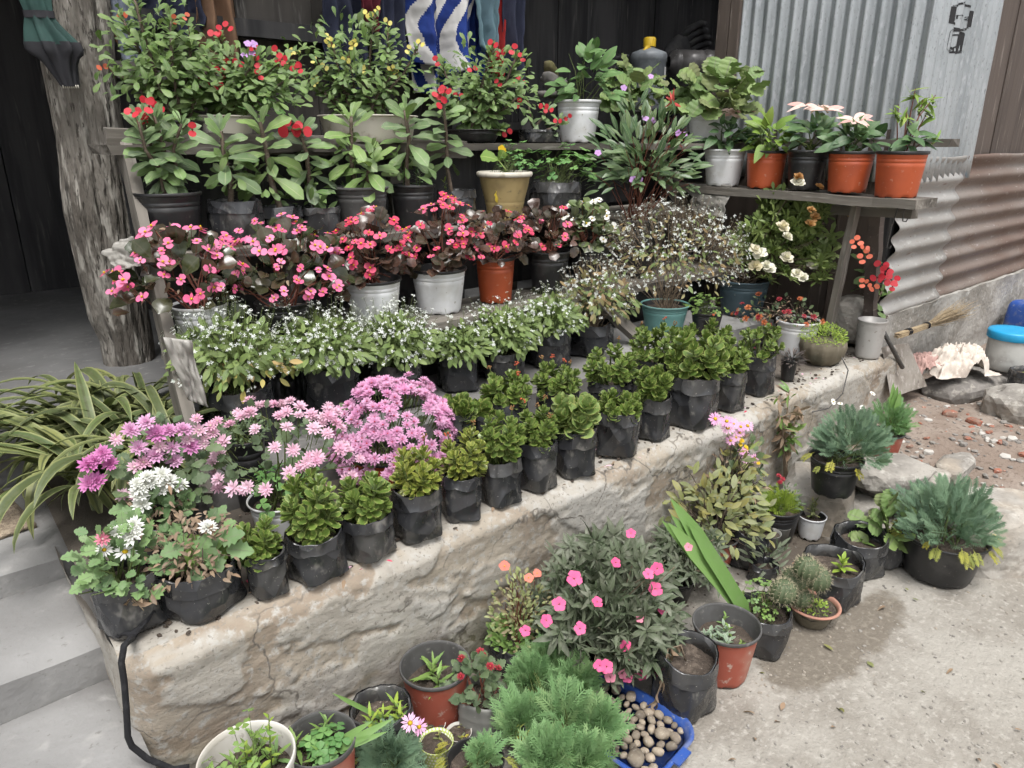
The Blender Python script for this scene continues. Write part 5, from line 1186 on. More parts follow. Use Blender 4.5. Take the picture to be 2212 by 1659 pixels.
S = tier4('crown_of_thorns', 'light green crown of thorns in a grey pot', 779, 402, 120, (690, 855, 230), 'grey'); crown_of_thorns(S, 2, L=.12, n=18, fl=0, span=.6, r=.010, m='l_milii_light', tops=[(765, 240), (805, 335)]); sprouts(S, 6, 'lanc', 'l_vinca', .045, 6, .03); skirt(S, 'l_milii', 26, .06, H=S.Hp * .6, R=S.R * .7)
S = tier4('crown_of_thorns', 'crown of thorns with a broad leaf rosette in a dark pot', 890, 398, 100, (818, 945, 222), 'black'); crown_of_thorns(S, 1, L=.125, n=19, fl=0, span=.55, r=.011); sprouts(S, 3, 'lanc', 'l_vinca', .06, 7, .09); skirt(S, 'l_milii', 26, .06, H=S.Hp * .6, R=S.R * .7)
S = tier4('crown_of_thorns', 'leaning bare stemmed crown of thorns with red flowers in a bag beside the cream pot', 985, 410, 86, (900, 1040, 195), 'bag'); crown_of_thorns(S, 1, L=.11, n=26, fl=4, fs=.055, span=.6, r=.009, tops=[(962, 205)]); sprouts(S, 1, 'lanc', 'l_lime', .04, 8, .1)
S = tier4('squash_seedling', 'cream flower pot with squash seedling and one yellow leaf', 1090, 370, 122, (1020, 1150, 300), 'cream', None)
S.off = RT * (25 * S.mp); S.R *= .6; clover(S, 60, .034); S.off = Vector()
g = Geo(); a = Vector((-.02, -.02, S.soil)); top = RT * (-30 * S.mp) + Vector((0, -.06, S.soil + .07)); g.tube([a, a + Vector((-.03, -.05, .03)), top], [.004, .0035, .002], 6)
low = RT * (-38 * S.mp) + Vector((0, -.09, S.soil - .02)); g.tube([a, a.lerp(low, .6) + Vector((0, 0, .02)), low], [.004, .003, .002], 6); obj('stem', g.mesh('stem', 'l_squash'), S.root)
obj('leaf', lv('squash', 'l_squash')[0], S.root, fr(top, RT * -1 + Vector((0, -.2, .35)), (0, -.7, .7), .085)); obj('leaf', lv('squash', 'l_squash')[0], S.root, fr(top, RT * .4 + Vector((0, -.2, .8)), (0, -.9, .3), .05))
obj('yellow_leaf', lv('squash', 'l_squash_yellow')[0], S.root, fr(low, RT * .2 + Vector((0, -.15, -1)), (0, -1, .1), .10)); obj('flower', flm('port', ('f_yellow', 'f_yellow'))[0], S.root, fr(top + Vector((.02, 0, .045)), (0, .2, 1), (0, -1, .2), .045))
S = tier4('clover_plant', 'tall clover in a wide black bag right of the cream pot', 1202, 392, 112, (1145, 1290, 302), 'bag', None); clover(S, 60, .05)

# ------------------------------------------------------------------ top tier
random.seed(51)
GG = 'small leaved crown of thorns on the top plank'
def tier5(name, lab, cx, ry, w, f, pk, grp=GG, Y=Y5, **k): return spot(name, lab, grp, (cx, ry), w, pk, Y=Y, z=Z5, f=f, **k)
S = tier5('crown_of_thorns', 'tallest crown of thorns, many stemmed, at the left end of the top plank', 380, 262, 120, (250, 490, -10), 'black')
crown_of_thorns(S, 8, 'milii', 'l_milii', .052, 60, 5, fm='f_salmon', fs=.035, span=.85, tops=[(300, 20), (330, -20), (395, 35), (440, 60), (270, 140), (330, 170), (470, 130), (425, 190)], r=.008)
skirt(S)
S = tier5('crown_of_thorns', 'spreading crown of thorns with many small red flowers in a beige bowl', 480, 250, 130, (430, 655, 95), 'beige', Y=2.98)
crown_of_thorns(S, 8, 'milii', 'l_milii', .05, 56, 18, fs=.042, span=.8, tops=[(495, 70), (510, 140), (570, 110), (610, 125), (640, 150), (480, 170), (445, 185), (560, 160)], r=.006)
skirt(S)
S.off = RT * (90 * S.mp); S.R *= .5; S.Hp *= .45; clover(S, 30, .05); flowers(S, 'vinca', ('f_purple', 'f_white'), 0, .026, [(RT * (60 * S.mp) + Vector((U(-.03, .03), -.05, S.soil + .25 + U(-.03, .03))), Vector((0, -1, .3))) for _ in range(5)])
S = tier5('crown_of_thorns', 'crown of thorns with small yellow flowers in a pale bowl', 795, 250, 215, (625, 915, 25), 'beige', Y=3.0)
crown_of_thorns(S, 10, 'milii', 'l_milii', .047, 50, 26, fm='f_yellowp', fs=.034, span=.85, tops=[(820, 20), (840, 60), (730, 80), (760, 110), (700, 130), (645, 130), (905, 95), (780, 150), (850, 150), (690, 170)], r=.006)
skirt(S)
S = tier5('crown_of_thorns', 'dense dark leaved crown of thorns with pink red flowers in a black pot', 1020, 280, 130, (930, 1160, 95), 'black')
crown_of_thorns(S, 9, 'milii', 'l_milii', .062, 48, 11, fs=.046, span=.8, tops=[(965, 130), (1060, 95), (1110, 110), (1020, 170), (1080, 180), (1120, 200), (980, 215), (1050, 230), (1085, 270)], r=.008)
skirt(S)
S = tier5('crown_of_thorns', 'thin thorny crown of thorns with coral flowers beside the white bucket pot', 1165, 280, 90, (1095, 1240, 190), 'bag'); crown_of_thorns(S, 3, 'miliibig', 'l_milii_big', .07, 12, 6, fs=.048, span=.6, tops=[(1125, 180), (1180, 225), (1205, 250)])
S = tier5('bean_plant', 'three leaved climbing bean in a white bucket pot on the top plank', 1250, 217, 98, (1190, 1340, 95), 'white', None)
foliage(S, 'bean', 'l_bean', 72, .09, shell=.5, up=-.15, rnd=.4); twigs(S, dome(S, 14, .3), 'stem_green', .002)
S = tier5('geranium_plant', 'dark lobed geranium behind the purple periwinkle bush', 1365, 240, 90, (1300, 1440, 130), 'black', None); foliage(S, 'gera', 'l_geranium', 60, .08, shell=.5, up=.0, rnd=.5); twigs(S, dome(S, 14, .3), 'stem_green', .002)
S = tier5('geranium_plant', 'large lobed leaved geranium in a whitish pot beside the corrugated sheet', 1535, 245, 100, (1445, 1650, 130), 'white', None, Y=2.5); foliage(S, 'gera', 'l_geranium', 110, .085, shell=.5, up=.0, rnd=.55, droop=.08); twigs(S, dome(S, 22, .3), 'stem_green', .003)
S = spot('periwinkle_bush', 'tall dark periwinkle bush with small purple flowers between the shelves', None, (1375, 470), 120, 'black', Y=2.5, z=Z3, f=(1262, 1505, 215))
pts = dome(S, 34, .35, .45); twigs(S, pts, 'stem_red', .002)
foliage(S, 'narrow', 'l_vinca', 298, .088, shell=.75, up=.2, rnd=.5, flat=.45)
flowers(S, 'vinca', ('f_purple', 'f_magenta'), 0, .032, fpts(S, [(1348, 190), (1406, 165), (1394, 255), (1412, 260), (1465, 287), (1462, 310), (1292, 330), (1368, 388), (1382, 386), (1480, 290)]), up=.1, cam_=1.2)
for c_ in ((1455, 222), (1462, 305)):
    q = fpts(S, [c_])[0][0]
    for k in range(7): obj('bract', random.choice(lv('lanc', 'bract_red')), S.root, fr(q, rv(1) + Vector((0, -.2, .5)), rv(1), .06 * U(.7, 1.1)))

# ------------------------------------------------------------------ poinsettias on the side shelf
random.seed(61)
GP = 'poinsettias on the side shelf'
for cx, ry, w, f, pk, mm, st, bm, lab, by in [
    (1567, 322, 92, (1512, 1622, 250), 'white', 'l_poin', 4, 'bract_pink', 'poinsettia with pale pink bracts in a white pot', 398),
    (1658, 325, 88, (1608, 1712, 255), 'orange', 'l_poin_light', 0, None, 'light green poinsettia without bracts in an orange pot', 405),
    (1747, 324, 88, (1695, 1812, 240), 'black', 'l_poin', 3, 'bract_pink', 'poinsettia with pale pink bracts in a black pot', 408),
    (1841, 326, 98, (1785, 1905, 262), 'orange', 'l_poin', 2, 'bract_pink', 'poinsettia with a few salmon bracts in an orange pot', 412)]:
    S = spot('poinsettia_plant', lab, GP, (cx, ry), w, pk, X=XP, z=ZP - .002, f=f, pk_args=dict(soil_d=.02)); poinsettia(S, mm, 46, .085, st, bm, .085)
S = spot('poinsettia_plant', 'leggy pale green poinsettia in the orange pot at the shelf end', GP, (1950, 326), 106, 'orange', X=XP - .005, z=ZP - .012, f=(1890, 2030, 195), pk_args=dict(soil_d=.02))
foliage(S, 'ovate', 'l_poin', 16, .09, shell=.4, up=-.2, H=.12, R=.09); pts = [(RT * ((x - 1950) * S.mp) + Vector((0, 0, zat(S.base, y) - S.base.z)), Vector((0, 0, 1))) for x, y in ((1925, 225), (1955, 190), (1975, 215), (2000, 205), (1945, 240), (1990, 240), (2015, 290))]
twigs(S, pts, 'stem_red', .0028)
for p, d in pts: foliage(S, 'lanc', 'l_poin_light', 0, .075, pts=[(p + rv(.012) - Vector((0, 0, U(0, .05))), rv(.8)) for _ in range(6)], up=.1)

# ------------------------------------------------------------------ behind the props
S = spot('crown_of_thorns', 'crown of thorns with a red flower ball leaning past the wooden prop', None, (1875, 705), 60, 'black', Y=1.64, z=.49, f=(1830, 1945, 520))
crown_of_thorns(S, 3, 'miliibig', 'l_milii', .085, 10, 0, span=.5, tops=[(1885, 620), (1850, 540), (1870, 570)])
flowers(S, 'milii', ('f_red', 'f_dark'), 0, .055, fpts(S, [(1902, 575), (1912, 590), (1895, 600), (1908, 607), (1925, 605), (1935, 608), (1928, 618), (1918, 580)], .8), up=0, cam_=1.2)
flowers(S, 'milii', ('f_salmon', 'f_dark'), 0, .045, fpts(S, [(1875, 612), (1888, 622), (1862, 612), (1868, 535), (1860, 560), (1855, 520), (1842, 528), (1875, 548)], .8), up=0, cam_=1.2)

# ------------------------------------------------------------------ strap leaved plant by the steps
random.seed(71)
S = Spot(); S.base = Vector((XW + .25, 2.60, ZW + .06)); S.cx = 250
S.root = empty('strap_leaf_plant', S.base, 'big clump of arching strap leaves beside the porch steps', 'plant')
def strapleaf(p, d, L_, drop, w, side):
    """an arching ribbon from p, first along d, then bending down"""
    d = Vector(d).normalized(); g = Geo(); n = 13; v = []; ac = []; q = Vector(p); hd = Vector((d.x, d.y, 0)); hd = hd.normalized() if hd.length > .01 else Vector((1, 0, 0))
    e = math.asin(max(-1, min(1, d.z))); sd = Vector((-hd.y, hd.x, 0)); tw = U(-.5, .5)
    for i in range(n + 1):
        t = i / n; h = PROF['strap'](t) * w / 2; nr = sd.cross(hd * math.cos(e) + Vector((0, 0, math.sin(e)))) * -1; s2 = (sd * math.cos(tw * t) + nr * math.sin(tw * t))
        for k in (-1, 0, 1): v.append(q + s2 * h * k + nr * (abs(k) * h * .35)); ac.append(abs(k))
        q = q + (hd * math.cos(e) + Vector((0, 0, math.sin(e)))) * L_ / n; e -= drop / n * (.4 + 1.3 * t); hd = (hd + sd * side / n).normalized(); sd = Vector((-hd.y, hd.x, 0))
        if q.z < -.02 + (0 if S.base.x + q.x < XW - .02 else 0): pass
    g.add([tuple(a) for a in v], [[i * 3 + k, i * 3 + k + 1, i * 3 + k + 4, i * 3 + k + 3] for i in range(n) for k in (0, 1)], 0, ac); return g.mesh('strap_leaf', 'l_strap')
for i in range(215):
    c = Vector((U(-.18, .12), U(-.45, .18), U(-.03, .05))); a = 2.75 + random.gauss(0, 1.9); lft = math.cos(a - 2.75)
    o = obj('leaf', strapleaf(c, (math.cos(a), math.sin(a), U(.7, 2.6)), U(.32, .55) * (1.05 if lft > .2 else .8), U(1.7, 3.0), U(.024, .037), U(-.6, .6)), S.root)
for (ex, ey), L_, e0 in (((30, 935), .72, .5), ((40, 990), .74, .5), ((45, 1090), .78, .6), ((85, 1170), .70, .7), ((110, 1175), .66, .7), ((140, 730), .42, 1.3), ((30, 1075), .76, .5), ((100, 840), .55, .7), ((180, 1250), .55, .6)):
    t = onz(ex, ey, .40); d = Vector((t.x - S.base.x, t.y - S.base.y + .3, 0)).normalized(); o = obj('leaf', strapleaf(Vector((-.1, -.3 + U(-.15, .1), .02)), (d.x, d.y, e0 * 1.6), L_, 2.1 if e0 < 1 else .8, .034, 0), S.root)

# ------------------------------------------------------------------ yard pots
random.seed(81)
def yard(name, lab, rim, w, base, f, pk, grp=None, z=0.004, **k): return spot(name, lab, grp, rim, w, pk, base=base, z=z, f=f, **k)
GFN = 'ferny leaved plants in the yard'
# stones the right hand pots stand on
def gz(x, y): return hgt(x, y)
p = onz(1800, 1085, .12); rock('rock', (p.x + .06, p.y + .10, .06), (.22, .19, .17), .4, 'stone', 3, 'squared pale stone block under the black fern pot', cat='stone', rough=.2)
p = onz(2150, 1190, .06); rock('rock', (p.x + .12, p.y + .02, .09), (.36, .22, .17), -.65, 'stone', 9, 'largest flat boulder at the right edge beside the big black pot', cat='stone', rough=.22)
for i, (x, y, z_, sx_, sy_, sz_, rz, lab) in enumerate([
    (1925, 1025, .20, .17, .10, .05, -.5, 'pale slanting stone slab on top of the heap'), (1870, 1020, .10, .10, .13, .10, .2, 'grey upright stone at the back of the heap'),
    (1880, 1085, .08, .13, .06, .045, -.2, 'flat pale stone low in the heap'), (1965, 1065, .12, .10, .08, .05, .5, 'pale stone leaning behind the large fern'),
    (1900, 1050, .13, .12, .07, .04, -.3, 'thin dark stone wedged in the heap'), (2020, 1045, .17, .07, .055, .05, .3, 'brownish stone among brick bits'),
    (1905, 970, .2, .05, .05, .03, 1, 'white chip of plaster beside the red pot'), (2060, 1010, .17, .13, .06, .04, .1, 'low grey stone half sunk in the dirt'),
    (2190, 880, .20, .16, .14, .12, .3, 'rounded brown boulder at the right edge of the dirt bank'), (1650, 865, .42, .10, .05, .04, .2, 'pale stone at the wall shoulder')]):
    if i == 9: continue
    p = onz(x, y, z_); rock('rock', (p.x, p.y, z_), (sx_ * 1.3, sy_ * 1.3, sz_ * 1.25), rz, 'stone' if i not in (4, ) else 'stone_dark', 20 + i, lab, 'stones by the dirt bank', 'stone', tilt=(U(-.15, .15), U(-.2, .2)), rough=.25)
p = ony(1832, 715, 1.74); rock('rock', (p.x, p.y, .62), (.14, .12, .17), .3, 'stone', 33, 'upright sandstone block standing on the wall beside the prop', None, 'stone', rough=.16)
p = onz(2085, 790, .25); rock('rock', (4.68, 1.32, .19), (.55, .20, .11), -.12, 'stone_dark', 35, 'long dark stone slab under the white sack and jar', None, 'stone', rough=.16)

S = yard('fern_plant', 'blue green ferny plant in a black pot on the stone block', (1798, 986), 112, (1796, 1060), (1742, 1910, 880), 'black', GFN, z=.21); ferny(S, 190, .055, 'l_fern_blue', 8)
S = yard('fern_plant', 'ferny plant with white blossoms in a faded red pot', (1912, 932), 70, (1908, 985), (1865, 1962, 858), 'red', GFN, z=.20); ferny(S, 110, .05, 'l_fern', 4)
flowers(S, 'begonia', ('f_whiteb', 'f_yellow'), 0, .024, fpts(S, [(1885, 850), (1862, 880), (1800, 868), (1815, 872)])); blades(S, 3, .24, .016, lean=(.05, -.05, 1), curve=.05)
S = yard('fern_plant', 'widest ferny plant in the large black pot beside the boulder', (2030, 1150), 178, (2022, 1235), (1918, 2142, 1040), 'black', GFN, pk_args=dict(rings=False)); ferny(S, 260, .06, 'l_fern_blue', 26)
S = yard('geranium_plant', 'lobed leaved plant in a dusty bag beside the large black pot', (1918, 1160), 76, (1912, 1212), (1848, 1958, 1085), 'bag'); foliage(S, 'gera', 'l_geranium', 30, .06, shell=.45, up=.1); twigs(S, dome(S, 10, .4), 'stem_green', .003)
S = yard('seedling_bag', 'open black bag with one tiny shoot behind the seedling bag', (1845, 1150), 112, (1845, 1228), (1800, 1850, 1100), 'bag', 'nearly empty black bags', pk_args=dict(soil_d=.06, low=.1)); sprouts(S, 1, 'narrow', 'l_seedling', .05, 4, .02)
S = yard('seedling_bag', 'open black bag with a small light green shrub seedling', (1792, 1205), 126, (1790, 1290), (1810, 1860, 1160), 'bag', 'nearly empty black bags', pk_args=dict(soil_d=.05, low=.1)); sprouts(S, 1, 'ellip', 'l_lime', .05, 14, .07, .5); sprouts(S, 2, 'ellip', 'l_seedling', .02, 5, .01)
S = yard('potted_sprig', 'thin leggy sprig in a small white pot', (1748, 1112), 60, (1748, 1158), (1718, 1782, 1022), 'white', pk_args=dict(rings=False)); sprouts(S, 3, 'narrow', 'l_olive', .032, 14, .13, .25)
S = yard('cactus_bowl', 'clay bowl crowded with round spiny cacti and a coral flower', (1752, 1302), 112, (1752, 1340), (1665, 1825, 1215), 'clay')
def cactus(S, c, r):
    g = Geo(); nr_ = 13
    g.lathe([(r * math.sin(math.pi * j / 9) + .0005, -r * .95 * math.cos(math.pi * j / 9)) for j in range(10)], nr_ * 4, 0, lambda q, w, j: (q[0] * (1 - .10 * (1 - math.cos(w * nr_)) / 2 * 1.4), q[1] * (1 - .10 * (1 - math.cos(w * nr_)) / 2 * 1.4), q[2]))
    o = obj('cactus_ball', g.mesh('cactus_ball', 'cactus'), S.root); o.location = c
    g = Geo()
    for k in range(nr_):
        for j in range(2, 9):
            th = math.pi * j / 9.3; a = 2 * math.pi * k / nr_; d = Vector((math.sin(th) * math.cos(a), math.sin(th) * math.sin(a), -math.cos(th)))
            for _ in range(4): g.tube([d * r * .98, d * r * 1.0 + (d + rv(1.1)).normalized() * .011], [.0006, .0002], 3, cap=False)
    s_ = obj('spines', g.mesh('spines', 'spine'), o); s_['kind'] = 'stuff'
for x, y, r in ((1812, 1262, .046), (1778, 1294, .044), (1765, 1250, .044), (1715, 1252, .040), (1692, 1278, .040), (1742, 1228, .040), (1728, 1290, .038)): cactus(S, ony(x, y, S.base.y + U(-.04, .05)) - S.base, r)
S.off = RT * (-35 * S.mp); S.R *= .35; clover(S, 26, .02, 'l_seedling'); foliage(S, 'drop', 'l_dry', 30, .025, False); 
flowers(S, 'chrys', ('f_coral', 'f_dark'), 0, .034, fpts(S, [(1722, 1222), (1730, 1230), (1738, 1236)])); S.off = Vector((0, 0, 0)); S.R = S.D * .3; S.Hp = .02; foliage(S, 'ellip', 'l_lime', 120, .012, False)
S = yard('grass_bag', 'black bag with long iris blades, seedlings and dry twigs', (1640, 1312), 120, (1640, 1392), (1585, 1700, 1255), 'bag', None, pk_args=dict(soil_d=.03))
blades(S, 8, .46, .024, lean=Vector((-.72, .45, 1.3)), curve=.12, at=RT * (-40 * S.mp)); clover(S, 40, .022, 'l_seedling'); dry_sprig(S, 8, .09, Vector((.2, 0, 1)), 6, .02, 'l_seedling')
S = yard('seedling_pot', 'dusty red pot with a wide grey rim and small variegated seedlings', (1557, 1345), 146, (1558, 1452), (1500, 1620, 1310), 'red', 'red pots with grey rims', pk_args=dict(soil_d=.06)); sprouts(S, 9, 'ellip', 'l_variegated', .034, 7, .03); sprouts(S, 4, 'ellip', 'l_seedling', .025, 6, .03)
S = yard('wilted_bag', 'black bag with a wilted brown stem hanging over its side', (1472, 1400), 134, (1474, 1520), (1380, 1540, 1370), 'bag', 'nearly empty black bags', pk_args=dict(soil_d=.05, low=.12))
g = Geo(); pth = [Vector((0, 0, S.soil)), RT * -.02 + Vector((0, 0, S.soil + .06)), RT * (-55 * S.mp) + Vector((0, -.02, S.soil + .06)), RT * (-80 * S.mp) + Vector((0, -.05, S.soil - .02)), RT * (-100 * S.mp) + Vector((0, -.06, .05)), RT * (-118 * S.mp) + Vector((0, -.06, .03))]; g.tube(pth, .0022, 5); obj('stem', g.mesh('stem', 'stem_dry'), S.root)
Ms = []
for _ in range(26): i = random.choice((1, 2, 2, 3, 3, 4)); p = pth[i].lerp(pth[min(5, i + 1)], U(0, 1)); Ms.append(fr(p, Vector((U(-.5, .5), U(-.5, .5), -1)), rv(1), .035 * U(.6, 1.3)))
many(S.root, 'dry_leaf', lv('drop', 'l_dry'), Ms)
# the dusty pink trumpet bush against the wall
S = yard('trumpet_bush', 'largest bush, dusty grey green with pink trumpet flowers, in the yard', (1295, 1385), 190, (1295, 1440), (1140, 1468, 1165), 'blue')
S.Hp *= 1.0; pts = dome(S, 60, .3, .35, droop=.1); twigs(S, pts, 'stem_dry', .0025)
foliage(S, 'lancwhorl', 'l_dusty', 290, .046, shell=.5, up=.35, rnd=.6, name='leaf_whorl', droop=.12, sv=.4); foliage(S, 'lancwhorl', 'l_dusty', 150, .040, False, shell=.9, up=.3, rnd=.7, droop=.14)
flowers(S, 'trumpet', ('f_hotpink', 'f_tube'), 0, .034, fpts(S, [(1363, 1152), (1400, 1240), (1420, 1228), (1415, 1272), (1208, 1305), (1253, 1358), (1430, 1315), (1135, 1362), (1296, 1438), (1355, 1462), (1385, 1455), (1310, 1440), (1240, 1250), (1330, 1215), (1180, 1340), (1290, 1300), (1440, 1370), (1350, 1395), (1425, 1415)], .7), up=-.1, cam_=1.2, sv=.25)
flowers(S, 'trumpet', ('f_softpink', 'f_tube'), 0, .026, fpts(S, [(1487, 1182), (1382, 1335), (1352, 1420), (1318, 1462), (1345, 1455)], .7), up=-.2, cam_=1.0)
S = yard('trumpet_bush', 'smaller dusty bush with one pale trumpet flower behind the iris blades', (1450, 1240), 100, (1450, 1285), (1395, 1560, 1130), 'black'); twigs(S, dome(S, 20, .3), 'stem_dry', .002); foliage(S, 'lancwhorl', 'l_dusty', 120, .042, shell=.6, name='leaf_whorl', droop=.05)
S = yard('blue_pot_plant', 'small weed in a dark blue pot against the wall', (1205, 1268), 76, (1210, 1330), (1180, 1240, 1240), 'blue'); sprouts(S, 3, 'ellip', 'l_dusty', .035, 7, .03)
S = yard('portulaca_bag', 'black bag of thin reddish portulaca and bright green purslane', (1128, 1370), 140, (1130, 1440), (1050, 1200, 1232), 'bag', None, pk_args=dict(soil_d=.02))
foliage(S, 'ellip', 'l_portulaca', 420, .017, False, .8, .4, rnd=.7); twigs(S, dome(S, 30, .5, .4), 'stem_red', .0014)
flowers(S, 'port', ('f_coral', 'f_yellow'), 0, .028, fpts(S, [(1090, 1223), (1142, 1248), (1160, 1238)]), cam_=1)
S.off = RT * (-25 * S.mp); S.R = 55 * S.mp; S.Hp = .06; foliage(S, 'ellip', 'l_purslane', 170, .032, shell=.5, up=.5, flat=.35)
S = yard('fern_plant', 'brightest green ferny plant in the front centre of the yard', (1185, 1560), 130, (1190, 1640), (1070, 1335, 1415), 'bag', GFN); R0, H0 = S.R, S.Hp
for x_, y_, r_ in ((1150, 1445, 55), (1245, 1455, 55), (1125, 1545, 58), (1215, 1540, 60), (1290, 1545, 52), (1180, 1625, 62), (1265, 1625, 50)):
    q_ = onz(x_, y_ + 45, S.soil * .9) - S.base; S.off = Vector((q_.x, q_.y, 0)); S.R = r_ * S.mp * 1.08; S.Hp = H0 * U(.38, .58); ferny(S, 64, .066, 'l_fern', 3, flat=.25)
S = yard('fern_plant', 'ferny plant in a black bag touching the portulaca bag', (1160, 1450), 112, (1165, 1510), (1105, 1240, 1400), 'bag', GFN); ferny(S, 130, .06, 'l_fern', 4)
S = yard('fern_plant', 'yellowing ferny sprigs in the black pot at the bottom edge', (1025, 1640), 128, (1028, 1720), (1000, 1090, 1585), 'black', GFN); ferny(S, 36, .05, 'l_fern', 12)
S = yard('seedling_pot', 'red pot with grey rim holding toothed seedlings and pebbly soil', (945, 1432), 154, (945, 1555), (900, 1000, 1370), 'red', 'red pots with grey rims', pk_args=dict(soil_d=.07)); sprouts(S, 3, 'serr', 'l_seedling', .065, 9, .07, .6)
S = yard('jug_planter', 'cut plastic jug planter with small dark red chrysanthemum', (1042, 1495), 100, (1042, 1575), (970, 1095, 1418), None)
D, H = S.D, S.H; g = Geo(); pr = []
for j in range(13): t = j / 12; pr.append((D * .5 * (1 + (.035 if j % 3 else -.02)), H * t))
g.lathe(pr + [(D * .47, H * .98), (D * .47, H * .6)], 32, 0, lambda q, w, j: (math.copysign(abs(q[0] / (D * .5)) ** .55, q[0]) * D * .46, math.copysign(abs(q[1] / (D * .5)) ** .55, q[1]) * D * .46, q[2]), True); obj('cut_jug', g.mesh('cut_jug', 'plastic_grey'), S.root).rotation_euler.z = .5; soil(S.root, D * .45, H * .8); S.soil = H * .8; S.Hp = S.top - S.soil
foliage(S, 'chrys', 'l_chrys_dark', 80, .03, shell=.6, up=.2); twigs(S, dome(S, 12, .4), 'stem_red', .002); flowers(S, 'chrys', ('f_darkred', 'f_orange'), 8, .022, zmin=.4)
def cup(lab, rim, w, base, m, grp='small cups of soil', paper=None):
    S = yard('seedling_cup', lab, rim, w, base, (rim[0] - w / 2, rim[0] + w / 2, rim[1] - 12), None, grp, cat='cup'); r = S.D / 2; g = Geo()
    g.lathe([(r * .72, 0), (r * .98, S.H * .97), (r * 1.03, S.H), (r * .97, S.H * .995), (r * .88, S.H * .6)], 28, 0, None, True); obj('cup_wall', g.mesh('cup_wall', m), S.root); soil(S.root, r * .93, S.H * .86); S.soil = S.H * .86; S.Hp = .02; sprouts(S, 2, 'ellip', 'l_olive', .02, 5, .012); return S
cup('plain white cup of soil with a torn rim behind the dotted cup', (930, 1562), 58, (935, 1600), 'white_dirty')
m = mat('dotted', (.40, .47, .14), .6); nt = m.node_tree; b = nt.nodes[m['bsdf']]; tc = _n(nt, 'ShaderNodeTexCoord'); sp = _n(nt, 'ShaderNodeSeparateXYZ'); nt.links.new(tc.outputs['Object'], sp.inputs[0])
an = _math(nt, 'MULTIPLY', _math(nt, 'ARCTAN2', sp.outputs[1], sp.outputs[0]), 28 / 6.2832); zz = _math(nt, 'MULTIPLY', sp.outputs[2], 95); row = _math(nt, 'FLOOR', zz)
fa = _math(nt, 'SUBTRACT', _math(nt, 'FRACT', _math(nt, 'ADD', an, _math(nt, 'MULTIPLY', row, .5))), .5); fz = _math(nt, 'SUBTRACT', _math(nt, 'FRACT', zz), .5)
rd = _math(nt, 'SQRT', _math(nt, 'ADD', _math(nt, 'MULTIPLY', fa, fa), _math(nt, 'MULTIPLY', fz, fz))); nt.links.new(_mix(nt, _ramp(nt, rd, .34, .26), (.40, .47, .14), (.72, .72, .66)), b.inputs['Base Color'])
cup('green paper cup with white polka dots', (935, 1600), 74, (945, 1668), 'dotted'); cup('small curled paper cup right of the polka dot cup', (990, 1580), 56, (992, 1615), 'white_dirty')
S = spot('seedling_bag', 'wide open black bag with yellow green seedlings near the wall', 'nearly empty black bags', (822, 1525), 136, 'bag', Y=1.33, z=.004, f=(770, 880, 1490), pk_args=dict(soil_d=.05)); sprouts(S, 4, 'serr', 'l_lime', .05, 9, .05); sprouts(S, 2, 'serr', 'l_seedling', .05, 8, .04); blades(S, 1, .2, .006, lean=Vector((-.9, .5, 1)), curve=.0)
S = spot('clover_pot', 'red pot with grey rim full of clover at the bottom edge', 'red pots with grey rims', (690, 1592), 158, 'red', Y=1.27, z=.004, f=(640, 745, 1540), pk_args=dict(soil_d=.05)); S.Hp = .06; S.off = RT * (20 * S.mp); S.R *= .9; clover(S, 34, .042); S.off = Vector(); sprouts(S, 4, 'serr', 'l_seedling', .055, 9, .05); blades(S, 4, .16, .008, lean=Vector((.5, -.8, .7)), curve=.4)
S = spot('seedling_pot', 'broken whitish pot with weeds at the bottom left', None, (532, 1632), 205, 'broken', Y=1.24, z=.004, f=(450, 620, 1560), pk_args=dict(soil_d=.06)); sprouts(S, 6, 'serr', 'l_seedling', .06, 9, .05); sprouts(S, 2, 'ellip', 'l_lime', .026, 12, .13, .6); clover(S, 14, .028, 'l_seedling')
S = yard('fern_plant', 'small blue ferny plant with two pink daisies in front of the dotted cup', (838, 1650), 110, (840, 1715), (775, 920, 1572), 'black', GFN); ferny(S, 120, .05, 'l_fern_blue', 10); flowers(S, 'daisy', ('f_daisy', 'f_yellow'), 0, .042, fpts(S, [(886, 1562), (905, 1570)]), cam_=1); S.off = RT * (-30 * S.mp); S.R *= .5; S.Hp = .03; clover(S, 10, .03, 'l_seedling')
# mixed pots in the corner
S = yard('olive_leaf_plant', 'olive leaved bush in a red pot behind the iris blades', (1530, 1150), 120, (1530, 1215), (1405, 1655, 1010), 'red'); foliage(S, 'ellip', 'l_olive', 290, .046, shell=.7, up=.0, rnd=.7, droop=.03); twigs(S, dome(S, 34, .4), 'stem_brown', .002)
S = yard('daisy_plant', 'tall pink daisies with yellow centres against the wall', (1590, 1075), 80, (1590, 1140), (1530, 1640, 930), 'black'); foliage(S, 'chrys', 'l_chrys_dark', 60, .035, shell=.8); twigs(S, dome(S, 18, .3), 'stem_green', .0018)
flowers(S, 'daisy', ('f_daisy', 'f_yellow'), 0, .046, fpts(S, [(1545, 905), (1570, 910), (1583, 915), (1600, 922), (1615, 920), (1578, 952), (1590, 945), (1605, 975), (1612, 990), (1630, 990), (1572, 925), (1598, 935)]), cam_=.9, sv=.25)
flowers(S, 'port', ('f_yellow', 'f_yellow'), 0, .02, fpts(S, [(1602, 952), (1600, 960), (1612, 965), (1612, 970), (1638, 1000), (1648, 1025)]))
